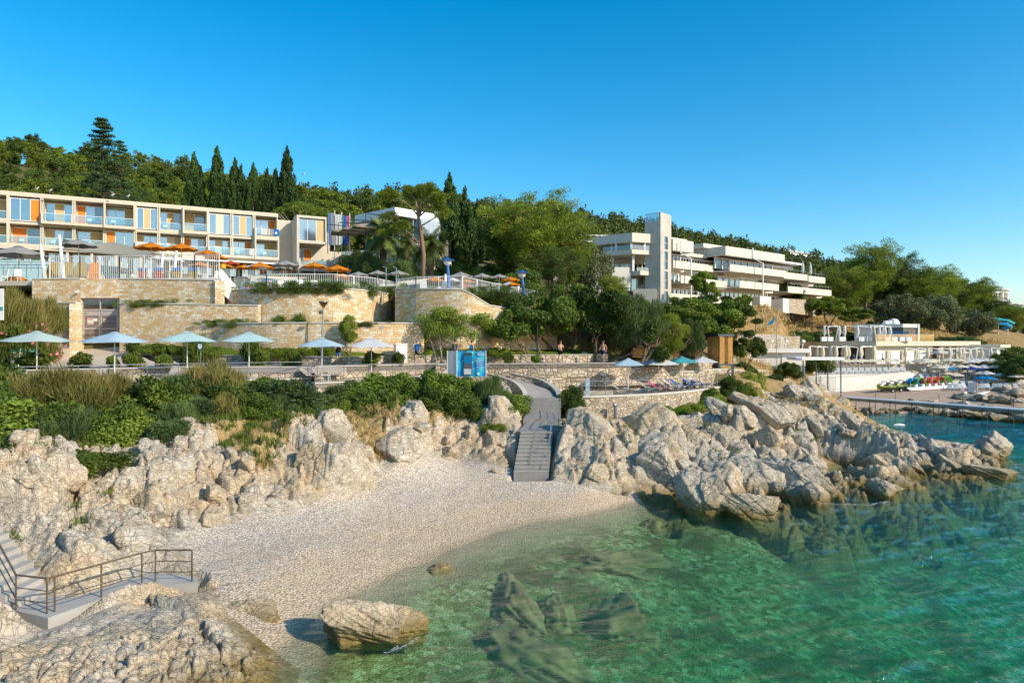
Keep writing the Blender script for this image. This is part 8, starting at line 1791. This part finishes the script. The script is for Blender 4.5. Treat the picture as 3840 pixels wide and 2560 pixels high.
def towel(px, Y, z, c, lb, d=(1.0,.5)):
    V = []; n = 8
    for i in range(n+1):
        for j in range(n+1): x, y = (i/n-.5)*d[0], (j/n-.5)*d[1]; V.append((x, y, .04+.05*math.sin(i*1.7)*math.cos(j*1.3)-max(0, abs(y)-.2)*.9))
    F = [(i*(n+1)+j, (i+1)*(n+1)+j, (i+1)*(n+1)+j+1, i*(n+1)+j+1) for i in range(n) for j in range(n)]
    o = link('towel', np_mesh('towel', V, F, M[c]), None, (*XY(px,Y), z), 1.4); tag(o, lb, 'towel', None, 'thing')
towel(2345,51.4,4.95,'c_white','white towel lying on the first lounger of the right terrace'); towel(2400,52.0,4.72,'c_azure','blue bag-like towel at the foot of the first lounger',(.8,.6)); towel(2440,52.4,4.8,'c_greentowel','green towel spread below the second lounger',(1.1,.7)); towel(2535,55.0,4.93,'c_white','white and blue towel on the pale lounger'); towel(2612,56.9,4.93,'c_white','striped towel on the right blue lounger')
o = thing('side_table', 'small white plastic table between the two taupe loungers', 'table', (*XY(1222,45.0),5.9)); MB().box((0,0,.38),(.5,.5,.04)).build('top', M['white'], o)
for a in (-.2,.2):
    for b_ in (-.2,.2): MB().tube([(a,b_,.37),(a*1.1,b_*1.1,0)], .02, 5).build('leg', M['white'], o)
# railings
railing('grey rail of the left sunbathing terrace', [(*XY(-80,35.1),6.1),(*XY(0,35.7),6.1),(*XY(670,41.7),6.1),(*XY(1168,45.4),6.1)], 1.05, (1.05,.45), .024, 1.9)
railing('grey rail of the middle terrace with the pair of loungers', [(*XY(1190,43.6),5.9),(*XY(1557,48.6),5.9),(*XY(1640,50),5.9)], 1.05, (1.05,.5), .024, 1.75)
railing('long curved grey rail along the right terrace', [(*XY(a,Y),4.58) for a, Y in ((2122,50.6),(2182,49.4),(2270,49.7),(2350,50.5),(2430,51.4),(2498,52.5),(2624,56.1),(2690,59.5),(2758,63.7),(2812,66.4))], 1.05, (1.05,.7,.35), .024, 1.5)
# stone edge seat on the right terrace
o = MB().prism([XY(2130,51.2),XY(2300,50.9),XY(2300,51.3),XY(2130,51.6)], 4.55, 4.8).build('low_bench_wall', M['rubble_s']); tag(o, 'low stone edge with dry grass at the left of the right terrace', 'wall', None, 'thing')
# outdoor shower
o = thing('outdoor_shower', 'slim white outdoor shower post at the left of the right terrace', 'shower', (*XY(2203,50.2),4.55)); MB().box((0,0,.6),(.3,.2,1.2)).build('base_panel', M['c_blue'], o); MB().tube([(0,0,1.2),(0,0,3.1),(-.35,0,3.15),(-.4,0,3.0)], .03, 6).build('pipe', M['grey_metal'], o)
o = MB().tube([(0,0,-.9),(0,0,.15),(-.05,-.1,.3),(-.15,-.2,.2)], .13, 8).build('drain_pipe', M['grey_metal']); o.location = (*XY(2308,49.3),3.7); tag(o, 'short bent grey drain pipe at the foot of the pale terrace wall', 'pipe', None, 'thing')
# stairs from the beach
st = thing('beach_stairs', 'wide grey concrete stairs climbing from the shingle beach', 'staircase', (1.05,37.5,0))
m = MB(); n = 11
def cxs(Y): return 1.05+(Y-37.5)*.115
for i in range(n):
    y0 = 37.5+i*4.0/n; y1 = 41.6 if i == n-1 else y0+4.0/n; z = 1.39+i*1.66/(n-1); c = cxs(y0)-1.05; m.b(c-.96,c+.96,y0-37.5,y1-37.5+(.004 if i < n-1 else 0),.2 if i == 0 else z-.6,z)
m.build('steps', M['conc_shaded'], st)
m = MB()
for i in range(n): y0 = 37.5+i*4.0/n; z = 1.39+i*1.66/(n-1); c = cxs(y0)-1.05; m.b(c-.955, c+.955, y0-37.5-.02, y0-37.5+.05, z-.05, z+.004)
m.build('nosing', M['concrete'], st)
m = MB(); m.add([(-.7,4.1,3.05),(1.9,4.1,3.05),(2.0,6.5,3.3),(-.1,6.5,3.3),(-.7,4.1,2.0),(1.9,4.1,2.0),(2.0,6.5,2.0),(-.1,6.5,2.0)], [(0,1,2,3),(4,5,1,0),(5,6,2,1),(6,7,3,2),(7,4,0,3)]); m.build('landing', M['conc_shaded'], st)
m = MB(); m.add([(-.35,6.5,3.5),(2.0,6.5,3.5),(2.2,9.0,3.75),(-.0,9.0,3.75),(-.35,6.5,2.4),(2.0,6.5,2.4),(2.2,9.0,2.4),(-.0,9.0,2.4)], [(0,1,2,3),(4,5,1,0),(5,6,2,1),(6,7,3,2),(7,4,0,3)]); m.build('landing', M['conc_shaded'], st)
m = MB()
for i in range(4): y0 = 9.0+i*.36; m.b(.0+i*.03,2.25+i*.03,y0,10.44 if i == 3 else y0+.364,3.0,3.95+i*.2)
m.build('steps', M['conc_shaded'], st)
m = MB(); zs_ = [(0,1.39),(4.0,3.05),(6.5,3.4),(8.2,3.7)]; R_ = lambda y: (cxs(37.5+y)-1.05+.9+(.35 if y > 5 else 0))
for hh in (.95,.62,.32): m.tube([(R_(y), y, z+hh) for y, z in zs_], .022 if hh > .9 else .014, 6)
m.build('handrail', M['grey_metal'], st)
for y, z in ((0.1,1.4),(1.3,1.9),(2.6,2.45),(4.0,3.05),(5.2,3.15),(6.5,3.4),(8.2,3.7)): MB().tube([(R_(y),y,z-.05),(R_(y),y,z+.95)], .02, 6).build('post', M['grey_metal'], st)
# banner
bn = thing('advertising_banner', 'blue cloth banner with a phone picture and white lines of text', 'banner', (*XY(1822,47.5), 5.2), math.radians(-4)); bw = 2.62+0; hh = 1.83
m = MB(); nx = 16
def by(i): return .03*math.sin(i*.9)
BWd = XY(1820,47.5)[0]-XY(1710,47.5)[0]; BZ1 = ZP(1316,47.5)-5.2; BZ0 = ZP(1412,47.5)-5.2
for i in range(nx): a, b_ = -BWd+BWd*i/nx, -BWd+BWd*(i+1)/nx; m.add([(a,by(i),BZ0),(b_,by(i+1),BZ0),(b_,by(i+1),BZ1),(a,by(i),BZ1)], [(0,1,2,3)])
bm_, t_, b__ = newmat('banner print'); vv = coord(t_, 'Object'); c_ = ramp(t_, noise(t_, vv, 1.6, 2, .4), [(.40, (.005,.20,.52)), (.5, (.01,.36,.62)), (.62, (.03,.48,.60))]); sp_ = vor(t_, vv, 2.6); c_ = mix(t_, ramp(t_, sp_, [(.12, .8), (.20, 0.0)]), c_, (.55,.72,.72)); L(t_, c_, b__.inputs['Base Color']); b__.inputs['Roughness'].default_value = .6
m.build('blue_cloth', bm_, bn)
MB().add([(-BWd-.72,.3,BZ0+.1),(-BWd,0,BZ0+.1),(-BWd,0,BZ1),(-BWd-.72,.3,BZ1)], [(0,1,2,3)]).build('white_side_cloth', M['c_white'], bn)
for xx, yy in ((-BWd,0),(0,0),(-BWd-.72,.3)): MB().tube([(xx,yy,-.6),(xx,yy,BZ1+.03)], .025, 6).build('post', M['white'], bn)
phx = -BWd*.62; ph = MB().box((phx,-.06,(BZ0+BZ1)/2),(.60,.03,(BZ1-BZ0)*.88)).build('phone_picture', M['navy'], bn)
MB().box((phx,-.08,BZ1-.62),(.52,.006,.55)).build('picture_area', M['c_azure'], ph); MB().box((phx,-.08,BZ0+.75),(.52,.006,.32)).build('picture_area', M['c_greytee'], ph); MB().box((phx,-.08,BZ0+.35),(.52,.006,.40)).build('picture_area', M['c_white'], ph)
lm = MB()
for i in range(7): lm.box((-.38+(.04 if i == 6 else 0),-.05,BZ1-.5-.12*i),(.30 if i < 6 else .22,.006,.028)); lm.box((-.60,-.05,BZ1-.5-.12*i),(.04,.006,.04))
lm.box((-.34,-.05,BZ1-.24),(.46,.006,.06)); lm.build('text_lines', M['white'], bn)
def text(body, size, root, loc, rot, mat, name='lettering'):
    cu = bpy.data.curves.new('t', 'FONT'); cu.body = body; cu.size = size; cu.extrude = .004; cu.align_x = 'CENTER'; o_ = bpy.data.objects.new('t', cu); COL.objects.link(o_); dg = bpy.context.evaluated_depsgraph_get(); me = bpy.data.meshes.new_from_object(o_.evaluated_get(dg)); bpy.data.objects.remove(o_); me.materials.clear(); me.materials.append(mat); e = link(name, me, root, loc); e.rotation_euler = rot; return e
text('IT ALL STARTS', .075, bn, (-.34,-.055,BZ1-.16), (math.pi/2,0,0), M['white'])
MB().lathe([(.09,0),(.09,.01)], 14, (0,0,0)).build('round_emblem', M['white'], bn).location = (-.52,-.055,BZ0+.2); children(bn)[-1].rotation_euler.x = math.pi/2
# conical lamp
lp = thing('street_lamp', 'tall grey lamp post with an inverted cone head', 'lamp', (*XY(1207,50.0), 6.8)); zt_ = ZP(1148,50)-6.8
MB().tube([(0,0,0),(0,0,1.4),(.12,0,zt_-.1)], [.10,.08,.05], 10).build('pole', M['grey_metal'], lp); MB().lathe([(.05,0),(.34,.42)], 16, (.12,0,zt_-.12)).build('cone_shade', glassmat('smoky lamp glass', (.35,.33,.28), .1), lp); MB().lathe([(.38,.0),(.36,.05),(.02,.09)], 16, (.12,0,zt_+.30)).build('lid', M['grey_metal'], lp); MB().box((-.02,-.2,zt_-.45),(.28,.18,.2),rx=.5).build('spotlight', M['grey_metal'], lp)
lp = thing('street_lamp', 'thin dark lamp post between the tree stems on the promenade', 'lamp', (*XY(2015,53.6), 6.8)); MB().tube([(0,0,0),(0,0,3.6)], .05, 8).build('pole', M['black'], lp); MB().lathe([(.05,0),(.25,.3),(.02,.38)], 12, (0,0,3.55)).build('lamp_head', M['black'], lp)
# cabinet, bins, dog sign
o = thing('electric_cabinet', 'light grey electric cabinet on the promenade lawn', 'cabinet', (*XY(1503,50.6), 7.3), .35); MB().b(-.42,.42,-.3,.3,-.3,.98).build('body', M['offwhite'], o); MB().b(-.46,.46,-.34,.34,.98,1.05).build('lid', M['white'], o); MB().b(-.38,.38,-.315,-.302,.0,.92).build('door', M['white'], o); MB().tube([(-.28,-.33,.45),(-.28,-.33,.6)], .015, 5).build('handle', M['dark'], o)
for i, (px, Y, s) in enumerate(((60,46.2,1.0),(107,46.8,.95))):
    o = thing('waste_bin', ['white waste bin with a green liner, left one','white waste bin with a green liner, right one'][i], 'bin', (*XY(px,Y), 6.82), 0, 'waste bins'); o.scale = (s,)*3; MB().lathe([(.26,0),(.42,1.0),(.44,1.05)], 14).build('body', M['white'], o); MB().lathe([(.46,.98),(.47,1.08),(.44,1.13),(.40,1.10)], 14).build('liner', M['teal_bag'], o); MB().lathe([(.38,1.1),(.32,1.2),(.1,1.22)], 14).build('lid', M['white'], o)
o = thing('wheeled_bin', 'yellow wheeled bin behind the white waste bins', 'bin', (*XY(113,48.5), 6.82)); MB().b(-.32,.32,-.3,.35,.1,1.1).build('body', M['yellow'], o); MB().box((0,0,1.16),(.74,.78,.1),rx=.1).build('lid', M['yellow'], o)
for x in (-.3,.3): MB().tube([(x-.04,.3,.1),(x+.04,.3,.1)], .1, 10).build('wheel', M['black'], o)
o = thing('dog_waste_sign', 'dark green dog sign box with a white shield on a post', 'sign', (*XY(752,47.5), 6.8)); MB().tube([(0,0,0),(0,0,1.2)], .03, 6).build('post', M['grey_metal'], o); MB().box((0,-.03,1.35),(.42,.12,.5),ry=.08).build('box', plain('dark green box', (.02,.07,.07), .5), o)
sh_ = MB().add([(-.13,-.1,1.50),(.13,-.1,1.50),(.14,-.1,1.32),(0,-.1,1.15),(-.14,-.1,1.32),(-.13,-.092,1.50),(.13,-.092,1.50),(.14,-.092,1.32),(0,-.092,1.15),(-.14,-.092,1.32)], [(4,3,2,1,0),(5,6,7,8,9),(0,1,6,5),(1,2,7,6),(2,3,8,7),(3,4,9,8),(4,0,5,9)]).build('shield', M['white'], o)
m = MB(); m.box((0,-.104,1.38),(.12,.006,.04)); m.box((.07,-.104,1.42),(.04,.006,.04)); m.box((-.05,-.104,1.34),(.015,.006,.06)); m.box((.05,-.104,1.34),(.015,.006,.06)); m.build('dog_mark', M['black'], sh_)
# partial notice board at the left edge
o = thing('notice_board', 'edge of a white notice board with red and turquoise stripes at the left border', 'sign', (*XY(0,36), 6.2)); w = 0.19
MB().b(-1.2,w-.02,0,.05,ZP(1200,36)-6.2,ZP(1082,36)-6.2).build('board', M['white'], o); MB().b(-.35,-.10,-.01,-.002,ZP(1190,36)-6.2,ZP(1090,36)-6.2).build('red_print', M['c_red'], o); MB().b(-.08,w-.03,-.01,-.002,ZP(1165,36)-6.2,ZP(1150,36)-6.2).build('turquoise_stripe', M['c_teal'], o); MB().tube([(-.6,.03,0),(-.6,.03,ZP(1082,36)-6.2)], .04, 6).build('post', M['grey_metal'], o)
o = MB().prism([(-.3,-.2),(.3,-.2),(.3,.2),(-.3,.2)], 0, .45).build('stone_block', M['offwhite']); o.location = (*XY(30,37.5),6.1); tag(o, 'small white concrete block on the left terrace', 'block', None, 'thing')
o = MB().prism([XY(-30,47),XY(8,47),XY(8,47.4),XY(-30,47.4)], 6.8, 8.6).build('gate_pillar', M['cream_wall']); tag(o, 'cream pillar at the left edge of the promenade', 'pillar', None, 'thing')
# wooden kiosk on stilts
kc = XY(2697,61.5); ko = thing('wooden_kiosk', 'wooden lifeguard kiosk with herringbone battens on dark stilts', 'kiosk', (kc[0],kc[1],0), 0)
kz1, kz0, kr = ZP(1261,61.5), ZP(1363,61.5), ZP(1252,61.5); R1 = (XY(2749,62)[0]-kc[0], .6); Lf = (XY(2590,66)[0]-kc[0], 4.5)
def hb(root, p, q_, z0, z1, side, n):
    """panel of diagonal battens between p and q_"""
    m = MB(); p = Vector(p); q_ = Vector(q_); w = (q_-p).length; d = (q_-p)/w; H_ = z1-z0; s = .22
    k = -w/.11
    i = int(-w/s)-1
    while i*s < H_:
        a0 = i*s
        pts = []
        x0, za = 0, a0; x1, zb = w, a0+w
        if za < 0: x0 = -za; za = 0
        if zb > H_: x1 = w-(zb-H_); zb = H_
        if x1-x0 > .05:
            if side < 0: A_, B__ = (w-x0, za), (w-x1, zb)
            else: A_, B__ = (x0, za), (x1, zb)
            a3 = p+d*A_[0]; b3 = p+d*B__[0]; m.bar((a3.x,a3.y,z0+A_[1]), (b3.x,b3.y,z0+B__[1]), .04, .10)
        i += 1
    for x_, in ((0,),(w,)): a3 = p+d*x_; m.bar((a3.x,a3.y,z0),(a3.x,a3.y,z1),.06)
    for zz_ in (z0+.03,z1-.03): m.bar((p.x,p.y,zz_),(q_.x,q_.y,zz_),.06)
    m.build('batten_screen', M['timber'], root)
o0 = Vector((0,0,0)); r1 = Vector((*R1,0)); l1 = Vector((*Lf,0)); k1_, k0_ = kz1, kz0
hb(ko, (0,0,0), r1*.36, k0_, k1_, 1, 0); hb(ko, r1*.66, r1, k0_, k1_, -1, 0); hb(ko, (0,0,0), l1*.38, k0_, k1_, -1, 0); hb(ko, l1*.78, l1, k0_, k1_, -1, 0); hb(ko, r1, r1+l1*.4, k0_, k1_, 1, 0)
MB().prism([(-.12,-.12),(R1[0]+.1,R1[1]-.1),(R1[0]+Lf[0]+.1,R1[1]+Lf[1]+.2),(Lf[0]-.1,Lf[1]+.1)], kz1, kr).build('roof', M['navy'], ko)
MB().prism([(-.08,-.08),(R1[0]+.06,R1[1]-.06),(R1[0]+Lf[0]+.1,R1[1]+Lf[1]+.2),(Lf[0]-.1,Lf[1]+.1)], kz0-.15, kz0-.002).build('floor', M['navy'], ko)
m = MB(); 
for p in (l1*.6,): m.bar((p.x,p.y,k0_),(p.x,p.y,k1_),.07)
for i in range(6): a = r1*.38; b_ = r1*.64; m.bar((a.x,a.y+.3,k0_+.1+i*.22),(b_.x,b_.y+.3,k0_+.1+i*.22),.05,.05)
m.build('ladder_rungs', M['timber'], ko)
for p in ((0,0),R1,(Lf[0]*.5,Lf[1]*.5),Lf,(R1[0]+Lf[0]*.5,R1[1]+Lf[1]*.5)): MB().bar((p[0],p[1],4.3),(p[0],p[1],kz0-.15),.18).build('stilt', M['navy'], ko)
MB().bar((0,0,kz0-.3),(-2.6,1.8,4.6),.06).bar((0,0,4.9),(R1[0],R1[1],kz0-.3),.05).bar((0,0,kz0-.3),(R1[0],R1[1],4.9),.05).build('brace', M['navy'], ko)
# timber boxes near the kiosk
for i, (px, py, Y, s, lb) in enumerate(((2560,1345,66,1.7,'brown timber cabin behind the teal parasol'),(2525,1325,62,.9,'brown planter box between the trees'),(2390,1322,60,1.0,'rust brown box under the fine-leaved tree'))):
    z = ZP(py, Y); o = MB().box((0,0,0),(s,s,s*.8)).build('timber_box', M['timber']); MB().box((0,0,s*.43),(s*1.05,s*1.05,.06)).build('lid', M['bark'], o); o.location = (*XY(px,Y), z); tag(o, lb, 'box', None, 'thing')
# ---------------------------------------------------------------- concrete landing at the lower left
def gp(px, py, z): v = G(px, py, z); return (v.x, v.y)
c_poly = [gp(180,2322,.75),gp(520,2200,.75),gp(742,2190,.75),gp(742,2168,.75),gp(600,2150,.78),gp(500,2165,.78),gp(300,2235,.78),gp(160,2240,.78),gp(-60,2180,.78),gp(-120,2300,.75),gp(30,2288,.75)]
slab('concrete_ramp', c_poly, .80, 'concrete', .55)
sp = thing('platform_steps', 'grey concrete steps descending to the landing at the lower left', 'staircase', (-14.5,18,0)); m = MB()
for i in range(9):
    x = -14.3-.36*i; m.b(x-.362+14.5-(2.5 if i == 8 else 0), x+14.5, 1.75, 3.3+.22*i, 0, .96+.165*i)
m.build('steps', M['concrete'], sp)
rp = [G(*q_) for q_ in ((-40,2140,1.55),(60,2285,.8),(176,2300,.8),(205,2292,.8),(380,2238,.8),(532,2190,.8),(583,2178,.8),(720,2178,.8))]
rl = thing('pipe_railing', 'brown weathered pipe railing around the concrete landing', 'railing', rp[2]); rp = [p-rp[2] for p in rp]
tops = [p+Vector((0,0,1.0)) for p in rp]; tops[0] = rp[0]+Vector((0,0,1.35))
for d in (0,.36,.70): MB().tube([t_-Vector((0,0,d)) for t_ in tops[:3]], .028 if d == 0 else .016, 8).build('rail', M['rust_metal'], rl); MB().tube([t_-Vector((0,0,d)) for t_ in tops[2:]], .028 if d == 0 else .016, 8).build('rail', M['rust_metal'], rl)
for p in rp[1:]: MB().tube([p, p+Vector((0,0,1.0))], .026, 8).build('post', M['rust_metal'], rl)
# foam where small waves touch the rocks
fm, t_, b__ = newmat('sea foam'); t_.nodes.remove(b__); out = t_.nodes['Material Output']; df = N(t_, 'ShaderNodeBsdfDiffuse'); df.inputs[0].default_value = (.85,.88,.88,1); tr = N(t_, 'ShaderNodeBsdfTransparent'); mx = N(t_, 'ShaderNodeMixShader'); gp_ = geo_pos(t_)
at = N(t_, 'ShaderNodeAttribute', attribute_name='tone'); fn = noise(t_, gp_, 5.5, 8, .8, 2.0); ff = math_(t_, 'SUBTRACT', math_(t_, 'ADD', fn, math_(t_, 'MULTIPLY', at.outputs['Fac'], .22)), .70); L(t_, math_(t_, 'MULTIPLY', ff, 9.0, True), mx.inputs[0]); L(t_, tr.outputs[0], mx.inputs[1]); L(t_, df.outputs[0], mx.inputs[2]); L(t_, mx.outputs[0], out.inputs[0])
def foam(label, pts, w):
    pts = [G(*p, .07) for p in pts]; V = []; T = []; n = len(pts)
    for i, p in enumerate(pts):
        d = (pts[min(i+1, n-1)]-pts[max(i-1, 0)]).normalized(); s = Vector((-d.y, d.x, 0)); e = 0 if i in (0, n-1) else 1
        for j in range(5): V.append((p+s*w*(j/4-.5)*2)[:]); T.append((1-abs(j/2-1))*e)
    F = [(i*5+j, i*5+j+1, (i+1)*5+j+1, (i+1)*5+j) for i in range(n-1) for j in range(4)]
    o = link('foam', np_mesh('foam', V, F, fm, T)); tag(o, label, 'foam', None, 'stuff')
foam('white foam where a ripple breaks against the rocks at the bottom left', [(760,2530),(840,2500),(880,2470),(960,2500),(1010,2455),(1060,2440)], .55)
foam('specks of foam at the foot of the big boulder in the water', [(1400,2450),(1450,2445),(1500,2425),(1560,2400),(1585,2370)], .28)
foam('thin foam along the rocks of the near spur', [(2960,1868),(3060,1885),(3150,1890),(3260,1892),(3330,1880),(3420,1875)], .5)
# ---------------------------------------------------------------- people
def shirtless(t, D): pass
def backpack(t, D): MB().box((0,.19,1.28),(.3,.16,.42)).build('backpack', M['c_black'], t)
def phone(t, D): MB().box((.05,-.27,1.45),(.08,.015,.14)).build('phone', M['black'], t)
def glasses(t, D): MB().box((0,-.12,1.69),(.14,.02,.035)).build('sunglasses', M['black'], t)
person('person in a black top and light blue shorts walking and holding a phone up', (*XY(1268,48.9), 6.8), .35, dict(kn=(.07,-.10,.52), an=(.05,.08,.10), to=(.05,-.05,.04), kn2=(-.07,-.02,.50), an2=(-.06,-.12,.09), to2=(-.06,-.28,.04), el=(.24,-.12,1.20), wr=(.10,-.24,1.38), ha=(.06,-.26,1.44), el2=(-.24,-.12,1.2), wr2=(-.08,-.24,1.36), ha2=(-.03,-.26,1.42)), ('c_black', False), 'c_denim', None, .97, extras=[phone, glasses])
person('person in a blue t-shirt, black shorts and cap walking with a backpack', (*XY(1564,50.8), 6.8), -.9, WALK, ('c_towelblue', True), 'c_black', 'cap_blue', 1.02, extras=[backpack])
person('person in a grey t-shirt standing behind the blue banner', (*XY(1706,51.6), 6.8), -.6, {}, ('c_greytee', True), 'c_black', None, 1.02)
person('person in a white and blue tank top walking behind the blue banner', (*XY(1769,51.4), 6.8), 2.2, {}, ('c_azure', False), 'c_navy', None, 1.0)
person('shirtless person in black shorts jogging along the promenade', (*XY(2102,53.6), 6.8), .5, dict(WALK, el=(.26,.0,1.18), wr=(.16,-.24,1.22), ha=(.13,-.3,1.25)), None, 'c_black', None, 1.0)
person('person in dark blue shorts half hidden behind the tree stems', (*XY(2262,54.3), 6.8), -.5, WALK, None, 'c_navy', None, 1.0)
person('person in dark clothes standing between cream parasols before the beach club', (*XY(3201,112), 4.7), 0, {}, ('c_navy', True), 'c_black', None, 1.0)
person('person with a bare torso among the parasols of the beach club patio', (*XY(3310,112.3), 4.7), .8, WALK, None, 'c_black', None, 1.0)
person('person with a red top beside the catamaran on the far beach', (*XY(3662,99.5), 1.0), 1.2, {}, ('c_red', True), 'c_black', None, 1.0)
person('person in blue walking on the garden slope below the flags', (*XY(1303,74), 14.9), .3, WALK, ('c_denim', True), 'c_black', None, 1.0)
person('person standing by the rail on the top balcony of the large hotel', (*XY(2737,150), 22.6), .3, {}, ('c_greytee', True), 'c_pink', None, 1.05)
# bright rags of autumn leaves on bushes
